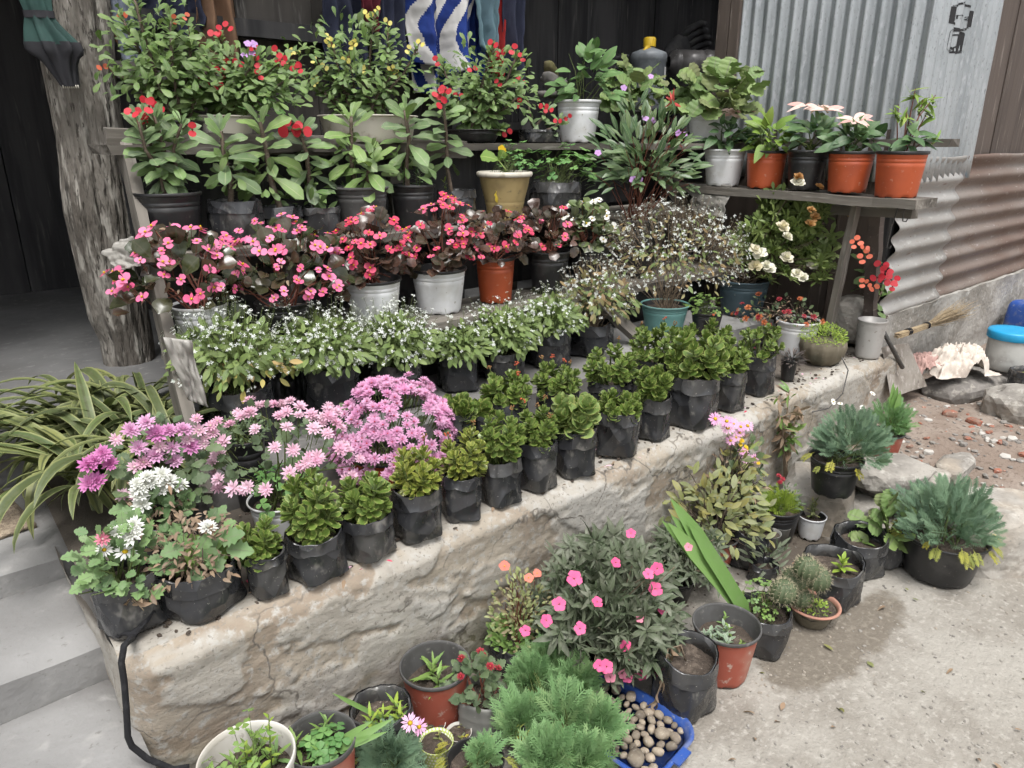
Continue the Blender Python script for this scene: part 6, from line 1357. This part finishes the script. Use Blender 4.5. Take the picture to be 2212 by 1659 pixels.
S = yard('leggy_shrub', 'leggy shrub with yellowing leaves rising to the ledge behind the red pot', (1560, 1090), 90, (1562, 1150), (1490, 1640, 935), 'black'); pts = dome(S, 40, .4, .4); twigs(S, pts, 'stem_brown', .0022); foliage(S, 'ellip', 'l_olive', 150, .044, shell=.8, up=.0, rnd=.8); foliage(S, 'lanc', 'l_frost_yellow', 40, .045, shell=.5, up=-.2, name='yellow_leaf'); foliage(S, 'drop', 'l_dry', 60, .03, False)
S = yard('weed_bag', 'folded black bag with olive weeds behind the iris blades', (1612, 1135), 90, (1615, 1215), (1580, 1650, 1090), 'bag', None, pk_args=dict(low=.1)); foliage(S, 'ellip', 'l_olive', 50, .035, shell=.7)
S = yard('marigold_seedling', 'bright feathery marigold seedling in a dark pot', (1672, 1090), 104, (1670, 1160), (1640, 1715, 1060), 'black'); ferny(S, 44, .06, 'l_lime', 0); flowers(S, 'chrys', ('f_darkred', 'f_darkred'), 0, .024, fpts(S, [(1682, 1028), (1690, 1035), (1685, 1042)])); S.off = RT * (20 * S.mp); foliage(S, 'ellip', 'l_chrys_dark', 60, .018, False, R=.06, H=.12)
cup('tall grey plastic cup with a thin stem beside the white pot', (1655, 1150), 48, (1657, 1195), 'plastic_grey', 'grey plastic cups'); cup('mossy grey plastic cup next to the tall grey cup', (1683, 1135), 40, (1683, 1175), 'plastic_grey', 'grey plastic cups')
S = yard('dark_seedling', 'dark dusty seedling with tiny yellow tubes beside the cactus bowl', (1645, 1215), 60, (1645, 1250), (1600, 1705, 1155), 'bag'); foliage(S, 'lanc', 'l_dusty', 46, .045, shell=.7)
S = spot('dry_balsam', 'tall dried up plant with pale brown leaves at the wall', None, (1695, 1070), 40, None, base=(1692, 1072), z=.004, f=(1660, 1735, 850)); S.soil = 0; g = Geo(); st = []
for x, y in ((1680, 860), (1705, 845), (1725, 880), (1690, 900)): st.append(ony(x, y, S.base.y) - S.base)
for t in st: g.tube([Vector((0, 0, 0)), Vector((0, 0, .12)) + rv(.01), (Vector((0, 0, .12)) + t) / 2 + rv(.02), t], [.007, .006, .004, .002], 6)
obj('stem', g.mesh('stem', 'stem_dry'), S.root); Ms = []
for _ in range(120): t = random.choice(st); p = Vector((0, 0, .15)).lerp(t, U(.2, 1.02)); Ms.append(fr(p, rv(1) + Vector((0, 0, -.1)), rv(1) + Vector((0, 0, 1)), .065 * U(.5, 1.1)))
many(S.root, 'dry_leaf', lv('narrow', 'l_dry'), Ms[:80]); many(S.root, 'leaf', lv('narrow', 'l_seedling'), Ms[80:])

# ------------------------------------------------------------------ blue tray of pebbles
random.seed(91)
tc_ = onz(1350, 1572, .01); tray = empty('pebble_tray', tc_, 'shallow blue plastic lid lying on the ground filled with pebbles', 'tray')
def rrect(a, b_, r, n=6): return [(sx_ * (a - r) + r * math.cos(t), sy_ * (b_ - r) + r * math.sin(t)) for sx_, sy_, t0 in ((1, 1, 0), (-1, 1, 90), (-1, -1, 180), (1, -1, 270)) for t in [R_(t0 + 90 * i / n) for i in range(n + 1)]]
ta, tb = .105, .145; g = Geo(); prof = [(0, .0), (.010, .004), (.014, .022), (.024, .024), (.026, .018)]; loops = [rrect(ta + o, tb + o, .05 + o) for o, z in prof]; n = len(loops[0]); V = [(x, y, prof[j][1]) for j, l_ in enumerate(loops) for x, y in l_]
g.add(V, [[j * n + k, j * n + (k + 1) % n, (j + 1) * n + (k + 1) % n, (j + 1) * n + k] for j in range(len(prof) - 1) for k in range(n)] + [list(range(n))]); o = obj('tray_body', g.mesh('tray_body', 'blue_plastic'), tray); tray.rotation_euler.z = .12
g = Geo(); g.box((-.03, -.012, .018), (.03, .012, .024)); o = obj('clip_tab', g.mesh('clip_tab', 'blue_plastic', False), tray); o.location = (0, -tb - .03, 0)
pl = []; tries = 0
while len(pl) < 72 and tries < 9000:
    tries += 1; r = U(.012, .021) if len(pl) > 3 else (.030, .026, .025, .024)[len(pl)]; x, y = U(-ta, ta) * .95, U(-tb, tb) * .95
    if x > .02 and y > .06 and random.random() < .7: continue
    if all((x - a) ** 2 + (y - b_) ** 2 > ((r + c) * .72) ** 2 for a, b_, c in pl): pl.append((x, y, r))
for i, (x, y, r) in enumerate(pl):
    a = .12; q = tc_ + Vector((x * math.cos(a) - y * math.sin(a), x * math.sin(a) + y * math.cos(a), r * .62 + .002))
    lab = ('largest round pebble in the blue tray', 'second largest pebble in the blue tray, close to its edge')[i] if i < 2 else 'small smooth river pebble lying in the blue tray'
    rock('pebble', q, (r * 1.05, r * U(.7, .95), r * U(.6, .8)), U(0, 3), 'pebble', 60 + i, lab, 'river pebbles in the blue tray', 'pebble', True, 2, rough=.22, sq=.82)

# ------------------------------------------------------------------ things at the right
p = ony(1890, 690, 1.53); can = empty('tin_can', (p.x, 1.54, ZW + .005), 'old ribbed metal can with torn label on the wall end', 'can'); S_ = mpp(p); r = 29 * S_; H = zat((p.x, 1.54), 692) - ZW
pr = [(r * .84, 0)] + [(r * (.86 + .14 * j / 16) * (1 + (.03 if j % 2 else -.012)), H * (.04 + .9 * j / 16)) for j in range(17)] + [(r * 1.05, H * .97), (r * 1.05, H), (r * .98, H), (r * .9, H * .5)]
g = Geo(); g.lathe(pr, 30, 0, lambda q, w, j: (q[0] * (1 + .02 * math.sin(w * 3)), q[1], q[2]), True); obj('can_wall', g.mesh('can_wall', 'tin'), can); soil(can, r * .9, H * .8)
mat('label_print', (.5, .08, .07), .6, [(40, (.6, .58, .55), .5, .55), (25, (.08, .08, .3), .56, .6)]); g = Geo(); g.grid(8, 3, lambda u, v: ((r * .885) * math.cos(-1.0 + u * .7), (r * .885) * math.sin(-1.0 + u * .7), H * (.05 + .12 * v))); obj('label_scrap', g.mesh('label_scrap', 'label_print'), can)
# shovel leaning on the wall end
sh = empty('shovel', (4.02, 1.5, .18), 'flat square shovel blade leaning against the wall end', 'shovel')
A, B, C_, D_ = ony(1905, 752, 1.50), ony(1962, 742, 1.50), ony(2003, 835, 1.42), ony(1925, 862, 1.42); base = Vector((4.02, 1.5, .18))
g = Geo()
for k in (0, 1):
    g.grid(9, 9, lambda u, v: (A.lerp(B, u).lerp(D_.lerp(C_, u), v) - base + Vector((0, .012 * math.sin(math.pi * u) + .003 * k + .002 * fbm(u * 3, v * 3, 1), .004 * fbm(u * 4, v * 4, 3)))))
obj('blade', g.mesh('blade', 'shovel_steel'), sh); g = Geo(); a, b_ = ony(1903, 706, 1.50), ony(1950, 795, 1.44); g.tube([a - base, b_ - base], [.011, .011], 4); obj('handle', g.mesh('handle', 'iron'), sh)
# broom
a, mid, b_ = ony(1938, 725, 1.42), ony(2005, 702, 1.44), ony(2085, 668, 1.48); br = empty('broom', a, 'short twig hand broom lying against the footing', 'broom')
g = Geo()
for _ in range(46): o1 = rv(.012); g.tube([o1, mid - a + o1 * .9], .0022, 4, cap=True)
obj('handle', g.mesh('handle', 'straw'), br)
g = Geo()
for _ in range(170): o1 = rv(.012); e = (b_ - a) + rv(.055) + (b_ - mid) * U(-.35, .15); g.tube([mid - a + o1, (mid - a).lerp(e, .5) + o1 * 1.2 + rv(.006), e], [.0014, .0012, .0007], 3, cap=False)
obj('bristles', g.mesh('bristles', 'straw'), br)['kind'] = 'stuff'
g = Geo(); d = (mid - a)
for t in (.3, .34, .38, .93, .97): c = d * t; pp = d.orthogonal().normalized(); qq = d.normalized().cross(pp); g.tube([c + (pp * math.cos(w) + qq * math.sin(w)) * .0165 for w in [6.2832 * i / 12 for i in range(13)]], .0035, 4)
obj('binding', g.mesh('binding', 'black_cloth'), br)
# sack, jar, drum, small bag
c = ony(2075, 748, 1.36); sk = empty('plastic_sack', (c.x, c.y, .30), 'crumpled cream woven sack lying on the dark slab', 'sack')
def clothblob(sx_, sy_, hz, seed):
    g = Geo()
    def fn(u, v):
        x, y = (u - .5) * 2, (v - .5) * 2; rr_ = math.sqrt(x * x + y * y) * (1 + .25 * fbm(x * 1.5, y * 1.5, seed)); f_ = max(0, 1 - rr_ ** 2.2)
        fold = 1 - abs(fbm(x * 2.2 + .6 * y, y * 2.6, seed + 3)) * 1.3 - .5 * abs(fbm(x * 5, y * 4, seed + 7))
        return (x * sx_ * (1 + .1 * fbm(y * 3, x, seed)), y * sy_ * (1 + .1 * fbm(x * 3, y, seed)), hz * f_ ** .55 * (.45 + .75 * max(0, fold)) + .004)
    g.grid(64, 48, fn); return g
obj('sack_body', clothblob(.20, .12, .15, 4).mesh('sack_body', 'sack_cloth'), sk).rotation_euler.z = -.5
o = obj('sack_mouth', clothblob(.13, .08, .10, 9).mesh('sack_mouth', 'sack_pink'), sk); o.rotation_euler.z = -.7; o.location = (-.16, .12, 0)
p = ony(2172, 790, 1.22); jr = empty('plastic_jar', (p.x, p.y, .28), 'cloudy plastic jar with a bright blue lid beside the sack', 'jar'); sc_ = mpp(p); r = 42 * sc_; H = zat(p, 725) - .28
g = Geo(); g.lathe([(r * .9, 0), (r, .012), (r * 1.02, H * .25), (r, H * .9), (r * .95, H)], 40, 0, None, True, True); obj('jar_body', g.mesh('jar_body', 'jar_clear'), jr)
g = Geo(); g.lathe([(r * 1.08, H * .93), (r * 1.1, H * .95), (r * 1.1, H * 1.13), (r * 1.06, H * 1.18), (r * .8, H * 1.17), (.001, H * 1.18)], 64, 0, lambda q, w, j: (q[0] * (1 + (.012 * (1 if int(w * 64 / 6.2832) % 2 else 0) if j in (1, 2) else 0)), q[1] * (1 + (.012 * (1 if int(w * 64 / 6.2832) % 2 else 0) if j in (1, 2) else 0)), q[2])); obj('lid', g.mesh('lid', 'lid_blue'), jr)
p = ony(2200, 715, 1.42); dr = empty('blue_drum', (p.x + .20, p.y - .02, .22), 'blue plastic jerrycan lying cut open at the right edge', 'jerrycan')
V, F = rockT(3, 4, .0, .34); g = Geo(); g.add(np.array(V) * np.array((.30, .16, .17)), F); o = obj('drum_body', g.mesh('drum_body', 'blue_plastic'), dr); o.location = (0.1, .0, .13); o.rotation_euler = (0, .12, -.25)
g = Geo(); g.tube([(-.16, -.09, .19), (-.13, -.09, .27), (-.02, -.09, .29), (.07, -.08, .24)], [.022, .024, .024, .022], 8); obj('handle', g.mesh('handle', 'blue_plastic'), dr)
S = spot('speckled_bag_plant', 'black bag with a small seedling at the right edge by the jar', None, (2205, 800), 60, 'bag', base=(2208, 842), z=.22, f=(2185, 2230, 770)); sprouts(S, 1, 'ellip', 'l_lime', .04, 9, .04)

# rubble on the dirt bank
random.seed(95)
def chips(name, m, n, a, lab, size, reg):
    g = Geo(); k = 0; V, F = rockT(5, 1, .3); V = np.array(V)
    while k < n:
        x, y = reg(); s_ = size * U(.4, 1) ** 2 * 1.4; rot = Matrix.Rotation(U(0, 6.28), 3, 'Z') @ Matrix.Rotation(U(-.5, .5), 3, 'X')
        W = (V * np.array((s_, s_ * U(.5, .9), s_ * U(.25, .6)))) @ np.array(rot).T + np.array((x, y, hgt(x, y) + s_ * .12)); g.add(W, F, rn=random.random()); k += 1
    o = obj(name, g.mesh(name, m, False)); tag(o, lab, None, None, 'stuff')
def reg_bank():
    while True:
        q = onz(U(1830, 2260), U(800, 1120), .15)
        if q.y < 1.45 and q.x > 3.0: return q.x, q.y
def reg_yard():
    q = onz(U(1350, 2260), U(1180, 1700), 0); return q.x, q.y
chips('brick_rubble', 'brick_bit', 110, 0, 'red brick chips scattered over the dirt bank', .019, reg_bank); chips('plaster_rubble', 'white_bit', 170, 0, 'white plaster chips scattered over the dirt bank', .022, reg_bank)
chips('stone_rubble', 'stone_dark', 420, 0, 'grey brown stone crumbs on the dirt bank', .018, reg_bank); chips('gravel', 'stone', 700, 0, 'fine gravel crumbs on the cement yard', .006, reg_yard); chips('gravel', 'stone_dark', 260, 0, 'darker gravel crumbs on the cement yard', .005, reg_yard)
def reg_wall(): return U(.4, 3.6), U(1.2, 1.46)
chips('soil_crumbs', 'soil', 260, 0, 'dark soil crumbs at the foot of the wall', .012, reg_wall)
def litter(name, mats, n, reg, size, lab):
    g = Geo(); Ts = SH['drop']() + SH['ellip']()
    for i in range(n): x, y, z = reg(); T = random.choice(Ts); M = fr((x, y, z + .004), rv(1) * Vector((1, 1, .15)), Vector((0, 0, 1)) + rv(.25), size * U(.5, 1.2)); g.inst(T, [np.array(M)], mi=random.randrange(len(mats)))
    o = obj(name, g.mesh(name, mats)); tag(o, lab, None, None, 'stuff')
litter('fallen_leaves', ['l_dry', 'l_dry', 'l_olive'], 34, lambda: (*reg_yard(), 0.004), .032, 'dry fallen leaves scattered on the yard')
litter('fallen_leaves', ['l_dry', 'f_palepink', 'f_redpink', 'l_dry'], 220, lambda: (U(.3, 3.6), U(1.46, 2.0), ZW + .006), .022, 'fallen petals and leaves between the pots on the wall')
def reg_top(): return U(.25, 3.7), U(1.50, 1.98)
_h = hgt; hgt = lambda x, y: ZW
chips('soil_crumbs', 'soil', 900, 0, 'soil crumbs spilled on the wall top between the bags', .009, reg_top); hgt = _h
for i, (x, y) in enumerate(((2012, 772), (2105, 910), (2050, 895), (2035, 1065), (1995, 1075))):
    p = onz(x, y, .17); rock('brick_piece', (p.x, p.y, hgt(p.x, p.y) + .012), (.045, .035, .022), U(0, 3), 'brick_bit', 120 + i, ['broken brick piece below the shovel blade', 'broken brick piece in the middle of the dirt', 'small broken brick near the dirt middle', 'brick piece touching the brownish stone', 'brick piece at the large fern'][i], 'broken brick pieces', 'brick', rough=.25, n=2)

# ------------------------------------------------------------------ umbrella on the post
uc = ony(132, 190, PY - .17); um = empty('umbrella', uc, 'folded green and black umbrella hanging handle up on the post', 'umbrella'); sc_ = mpp(uc)
rowz = lambda y: zat(uc, y) - uc.z
def pleat(rows, n=96, ph=0):
    def fn(rz, j):
        pass
    g = Geo(); V = []
    for y, cx, hw, amp, tw in rows:
        for k in range(n):
            w = 2 * math.pi * k / n; rr_ = hw * sc_ * (1 + amp * math.cos(8 * w + tw + .7 * math.sin(2 * w)) + .10 * math.cos(3 * w + ph + y * .02)); V.append(RT * (rr_ * math.cos(w) + (cx - 132) * sc_) + Vector((0, 0, rowz(y))) + Vector((-_fh[0], -_fh[1], 0)) * rr_ * .55 * -math.sin(w))
    m_ = len(rows); g.add([tuple(v) for v in V], [[j * n + k, j * n + (k + 1) % n, (j + 1) * n + (k + 1) % n, (j + 1) * n + k] for j in range(m_ - 1) for k in range(n)]); return g
obj('canopy', pleat([(-40, 108, 27, .12, 0), (0, 111, 28, .16, 0), (24, 114, 26, .1, 0), (42, 115, 27, .16, .2), (62, 120, 33, .24, .3), (82, 128, 41, .26, .45), (98, 134, 47, .28, .5)]).mesh('canopy', 'umb_green'), um)
obj('canopy_border', pleat([(92, 133, 46.5, .28, .5), (108, 137, 48, .3, .6), (118, 139, 44, .28, .8), (126, 141, 37, .2, 1.1), (140, 143, 31, .14, 1.7), (160, 147, 25, .12, 2.4), (178, 151, 20, .12, 3), (187, 153, 18, .1, 3.2)]).mesh('canopy_border', 'umb_black'), um)
obj('strap', pleat([(24, 114, 29.5, .03, 0), (40, 115, 29.5, .03, 0)]).mesh('strap', 'umb_black'), um)
g = Geo()
for k in range(8): x = 136 + k * 4.6; g.tube([RT * ((x - 132) * sc_) + Vector((0, -.01, rowz(184))), RT * ((x - 132) * sc_) + Vector((0, -.01, rowz(191)))], .0022, 5)
obj('rib_tip', g.mesh('rib_tip', 'cream_rim'), um)

# ------------------------------------------------------------------ laundry under the porch roof
random.seed(97)
GL = 'laundry hanging under the porch roof'
def hang(name, lab, cat, x0, x1, y1, Y, m, folds=5, amp=.025, bot=None, y0=-80, m2=None, taper=0.0, sw=0):
    a, b_ = ony(x0, 0, Y), ony(x1, 0, Y); top = ony((x0 + x1) / 2, y0, Y).z; zb_ = ony((x0 + x1) / 2, y1, Y).z; o_ = Vector(((a.x + b_.x) / 2, Y, zb_)); e = empty(name, o_, lab, cat, GL); W = b_.x - a.x; s_ = U(0, 9)
    def fn(u, v):
        t = 1 - v; k = (u - .5) * W * (1 - taper * t) ; f_ = amp * (.5 + t) * math.sin(u * folds * 6.28 + s_ + .8 * fbm(u * 3, v * 2, s_)) + .02 * fbm(u * 2, v * 3, s_)
        return (k + sw * t * W + .01 * fbm(v * 4, u, s_), f_, (top - zb_) * v + (1 - v) * (.03 * math.sin(u * folds * 3.1 + s_) + (bot(u) if bot else 0)))
    g = Geo(); g.grid(121 if m2 else 48, 51 if m2 else 26, fn); nf = 120
    if m2:
        mi = [1 if (int(((i % nf) / nf + .16 * math.sin((i // nf) / 50 * 5.0)) * 7.5 + 2) % 2) else 0 for i in range(len(g.f))]; g.mi = mi
    o = obj('cloth', g.mesh('cloth', [m, m2] if m2 else m), e); so_ = o.modifiers.new('thick', 'SOLIDIFY'); so_.thickness = .004; return e
YL = 3.28
hang('towel', 'blue and white striped towel hanging in thick folds', 'towel', 880, 1032, 150, YL, 'blue_cloth', 2, .05, m2='white_cloth', taper=.15)
hang('towel', 'lower striped towel end hanging behind the red flowers', 'towel', 880, 1010, 215, YL + .07, 'white_cloth', 2, .03, m2='blue_cloth', taper=.2)
hang('shirt', 'light blue grey shirt hanging right of the striped towel', 'clothes', 1022, 1085, 100, YL - .02, 'teal_cloth', 2, .025, taper=.35)
hang('shirt', 'navy garment at the right end of the laundry', 'clothes', 1085, 1142, 175, YL + .03, 'navy', 2, .03, taper=.4)
hang('shirt', 'royal blue garment below the light blue grey shirt', 'clothes', 1005, 1050, 170, YL + .09, 'blue_cloth', 2, .02)
hang('shirt', 'red garment peeking below the light blue grey shirt', 'clothes', 1045, 1095, 155, YL + .06, 'red_cloth', 2, .02, taper=.5)
hang('shirt', 'maroon garment tip above the yellow flowers', 'clothes', 765, 830, 55, YL, 'maroon', 2, .02, taper=.7)
hang('trousers', 'wide navy garment between maroon tip and striped towel', 'clothes', 700, 790, 190, YL + .08, 'navy', 3, .03); hang('trousers', 'dark navy garment left of the striped towel', 'clothes', 800, 885, 165, YL + .05, 'navy', 3, .03, taper=.2)
hang('trousers', 'brown trousers hanging with two legs beside the grey boards', 'clothes', 420, 505, 205, YL + .1, 'brown_cloth', 2, .04, sw=.12); hang('trousers', 'faded denim leg hanging beside the post', 'clothes', 232, 285, 130, YL + .1, 'denim', 1, .02, sw=.2)
hang('trousers', 'dark brown garment between the post and the denim', 'clothes', 205, 245, 105, YL + .14, 'brown_cloth', 1, .02, sw=.1); hang('trousers', 'navy garment behind the tallest crown of thorns', 'clothes', 280, 430, 60, YL + .12, 'navy', 3, .03)
a, b_ = ony(190, -80, YL + .05), ony(1160, -80, YL + .05); g = Geo(); g.tube([(0, 0, 0), ((b_ - a) / 2) + Vector((0, 0, -.01)), b_ - a], .005, 6); o = obj('clothesline', g.mesh('clothesline', 'rope')); o.location = a; tag(o, 'clothesline running under the porch roof above the laundry', 'rope')

# ------------------------------------------------------------------ odds and ends on the back shelf
ZS = 1.722
def onshelf(x, Y): return Vector((ony(x, 150, Y).x, Y, ZS))
p = onshelf(1400, 3.3); jc = empty('jerrycan', p, 'grey jerrycan with yellow cap and blue label on the back shelf', 'jerrycan'); s_ = mpp(p); H = zat(p, 104) - ZS; hw = 37 * s_
g = Geo(); g.lathe([(hw * .95, 0), (hw, .02), (hw, H * .78), (hw * 1.04, H * .80), (hw * 1.04, H * .88), (hw * .96, H * .93), (hw * .5, H * .98), (hw * .3, H), (hw * .3, H * 1.06)], 40, 0, None, True, True); obj('can_body', g.mesh('can_body', 'jerry_grey'), jc)
g = Geo(); zc = H * 1.02; g.lathe([(hw * .36, zc), (hw * .36, zc + .045), (hw * .3, zc + .055), (.001, zc + .055)], 8); obj('cap', g.mesh('cap', 'yellow_cap'), jc)
g = Geo(); g.tube([(-hw * .75, -.02, H * .9), (-hw * .4, -.02, H * 1.0), (-hw * .1, -.02, H * .98)], .014, 6); obj('grip', g.mesh('grip', 'yellow_cap'), jc)
for m_, a0, a1, z0_, z1_ in (('label_white', -1.3, -.2, .52, .7), ('label_blue', -1.2, -.3, .2, .50)):
    g = Geo(); g.grid(10, 3, lambda u, v: (hw * 1.005 * math.cos(a0 + (a1 - a0) * u), hw * 1.005 * math.sin(a0 + (a1 - a0) * u), H * (z0_ + (z1_ - z0_) * v))); obj('label', g.mesh('label', m_), jc)
def jar(lab, x, Y, zc_, r, L_, rz):
    p = onshelf(x, Y); e = empty('plastic_bottle', (p.x, p.y, zc_), lab, 'bottle', 'dusty bottles lying on the back shelf'); g = Geo(); n = 10
    g.lathe([(.001, -L_ / 2), (r * .8, -L_ / 2 + .003), (r, -L_ / 2 + .02), (r, L_ * .2)] + [(r * (1 - .04 * (i % 2)), L_ * (.2 + .04 * i)) for i in range(4)] + [(r * .9, L_ * .38), (r * .55, L_ * .46), (r * .55, L_ / 2), (r * .45, L_ / 2)], 30); o = obj('bottle_body', g.mesh('bottle_body', 'bottle_clear'), e); o.rotation_euler = (0, R_(-90), rz)
jar('dusty clear bottle lying left, mouth towards the viewer', 1480, 3.42, 2.055, .09, .26, -.5); jar('larger dusty clear bottle lying at the wooden wall', 1545, 3.40, 2.065, .098, .34, -.25)
def lump(name, lab, cat, x, y, Y, size, m, seed, n=4, rz=0, grp=None):
    p = ony(x, y, Y); e = empty(name, (p.x, p.y, p.z - size[2]), lab, cat, grp); V, F = rockT(seed, n, .4); V = np.array(V) * np.array(size)
    for i in range(len(V)): V[i] *= 1 + .22 * fbm(V[i][0] * 14, V[i][1] * 14, V[i][2] * 20)
    g = Geo(); g.add(V + np.array((0, 0, size[2])), F); o = obj('body', g.mesh('body', m), e); o.rotation_euler.z = rz; return e
def glove(lab, x, y, Y, s_, tilt):
    p = ony(x, y, Y); e = empty('work_glove', p, lab, 'glove', 'black work gloves on the back shelf'); g = Geo()
    g.lathe([(.035 * s_, -.05 * s_), (.05 * s_, 0), (.055 * s_, .05 * s_), (.05 * s_, .10 * s_), (.02 * s_, .12 * s_)], 14, 0, lambda q, w, j: (q[0], q[1] * .5, q[2]), True, True); o = obj('palm', g.mesh('palm', 'glove'), e); o.rotation_euler.y = tilt
    for k in range(4):
        g = Geo(); x0 = (-.036 + .024 * k) * s_; g.tube([(x0, 0, .08 * s_), (x0 * 1.15, -.02 * s_, .14 * s_), (x0 * 1.2, -.05 * s_, .17 * s_), (x0 * 1.2, -.08 * s_, .16 * s_)], [.016 * s_, .016 * s_, .015 * s_, .01 * s_], 8); o = obj('finger', g.mesh('finger', 'glove'), e); o.rotation_euler.y = tilt
    g = Geo(); g.tube([(.045 * s_, 0, .02 * s_), (.075 * s_, -.02 * s_, .06 * s_), (.085 * s_, -.03 * s_, .10 * s_)], [.018 * s_, .017 * s_, .011 * s_], 8); o = obj('thumb', g.mesh('thumb', 'glove'), e); o.rotation_euler.y = tilt
glove('black work glove with curled fingers propped behind the jerrycan', 1450, 120, 3.6, 1.7, 1.0); glove('second black glove lying left of the jerrycan', 1295, 142, 3.5, 1.1, 1.5)
def boot(lab, x, y, Y, s_, m, rz):
    p = ony(x, y, Y); e = empty('old_shoe', p, lab, 'shoe', 'old shoes on the back shelf'); g = Geo(); V, F = rockT(8, 4, .06); V = np.array(V)
    V = V * np.array((.05, .14, .05)) * s_; V[:, 2] += np.where(V[:, 1] > 0, .035 * s_ * (V[:, 1] > .03 * s_), 0) * np.clip(V[:, 1] / (.1 * s_), 0, 1); g.add(V + np.array((0, 0, .06 * s_)), F); o = obj('upper', g.mesh('upper', m), e); o.rotation_euler.z = rz
    g = Geo(); g.lathe([(.055 * s_, 0), (.06 * s_, .012 * s_), (.058 * s_, .028 * s_)], 26, 0, lambda q, w, j: (q[0] * (1 + .06 * (int(w * 4) % 2)), q[1] * 2.6, q[2]), True, True); o = obj('sole', g.mesh('sole', 'boot'), e); o.rotation_euler.z = rz
boot('grey ribbed shoe on the back shelf behind the white bucket', 1200, 212, 3.2, 1.1, 'boot', 1.9); boot('worn yellow green shoe above the grey ribbed shoe', 1190, 178, 3.3, .9, 'boot_yellow', 2.2)
# plastic sheets by the stringer, dark strap on the wall, wire, doormat
def crumple(name, lab, P4, m, amp=.02, cat='plastic sheet', n=22):
    A, B, C_, D_ = P4; c = (A + B + C_ + D_) / 4; g = Geo(); s_ = U(0, 9); nn = (B - A).cross(D_ - A).normalized()
    g.grid(n, n, lambda u, v: A.lerp(B, u).lerp(D_.lerp(C_, u), v) - c + nn * amp * (fbm(u * 2.5, v * 2.5, s_) + .35 * fbm(u * 8, v * 8, s_)) + (B - A) * .06 * fbm(v * 4, u, s_ + 3)); o = obj(name, g.mesh(name, m)); o.location = c; tag(o, lab, cat); so_ = o.modifiers.new('thick', 'SOLIDIFY'); so_.thickness = .002
crumple('plastic_sheet', 'torn pale plastic sheet sticking out left of the begonias', (ony(222, 545, 2.55), ony(285, 508, 2.5), ony(305, 575, 2.42), ony(250, 582, 2.48)), 'plastic_sheet', .018)
crumple('plastic_sheet', 'dull plastic sheet hanging below the stand at the strap leaves', (ony(350, 728, 2.0), ony(412, 735, 2.0), ony(450, 880, 1.98), ony(402, 862, 1.98)), 'plastic_sheet', .02)
crumple('plastic_sheet', 'grey plastic sheet draped under the poinsettia shelf', (onx(1480, 395, 3.45), onx(1580, 400, 3.42), onx(1560, 470, 3.4), onx(1500, 460, 3.4)), 'plastic_sheet', .018)
crumple('tarp', 'black tarp hanging behind the leftmost frost bags', (ony(580, 770, 2.40), ony(655, 775, 2.40), ony(650, 900, 2.36), ony(575, 905, 2.36)), 'black_tarp', .03, 'tarp')
o_ = onz(290, 1370, ZW); g = Geo(); wy = YW - .035
pth = [onz(330, 1320, ZW + .012), onz(300, 1350, ZW + .014), onz(285, 1378, ZW + .010)] + [ony(x, y, wy - d_) for x, y, d_ in ((268, 1395, .015), (262, 1430, .02), (268, 1470, .02), (273, 1530, .02), (276, 1590, .02), (285, 1612, .02), (320, 1640, .03), (375, 1662, .05), (420, 1655, .06))]
P_ = []
for i in range(len(pth) - 1):
    for k in range(4): P_.append(pth[i].lerp(pth[i + 1], k / 4) - o_)
g.tube(P_, [.008 if i < 10 else .0065 for i in range(len(P_))], 7); st_ = empty('cloth_strap', o_, 'black cloth strap hanging down the left end of the stone wall', 'strap'); obj('cord', g.mesh('cord', 'black_cloth'), st_)
A = [onz(250, 1385, ZW + .01), onz(335, 1318, ZW + .035), onz(340, 1335, ZW + .03), onz(290, 1388, ZW + .005)]; g = Geo(); g.grid(14, 6, lambda u, v: A[0].lerp(A[1], u).lerp(A[3].lerp(A[2], u), v) - o_ + Vector((0, 0, .012 + .012 * fbm(u * 4, v * 3, 2)))); o = obj('flap', g.mesh('flap', 'black_cloth'), st_); so_ = o.modifiers.new('thick', 'SOLIDIFY'); so_.thickness = .005
a = onz(-70, 1010, .50); b_ = onz(25, 1040, .50); g = Geo(); c = onz(0, 1090, .5); g.grid(20, 30, lambda u, v: (u * .5 - .5, v * .42 - .21, .012 + .006 * fbm(u * 6, v * 6, 1))); o = obj('doormat', g.mesh('doormat', 'rug')); o.location = (c.x - .015 + .05, c.y + .0, .49); o.rotation_euler.z = .15; so_ = o.modifiers.new('thick', 'SOLIDIFY'); so_.thickness = .012; tag(o, 'brown shaggy doormat on the landing at the left edge', 'doormat')
g = Geo(); w0 = [ony(1818, 772, 1.5), ony(1832, 800, 1.46), ony(1820, 850, 1.45), ony(1790, 882, 1.45), ony(1755, 890, 1.45)]; g.tube([p - w0[0] for p in w0], .003, 5); o = obj('wire', g.mesh('wire', 'iron')); o.location = w0[0]; tag(o, 'thin wire hanging down the stone wall under the moss planter', 'wire')
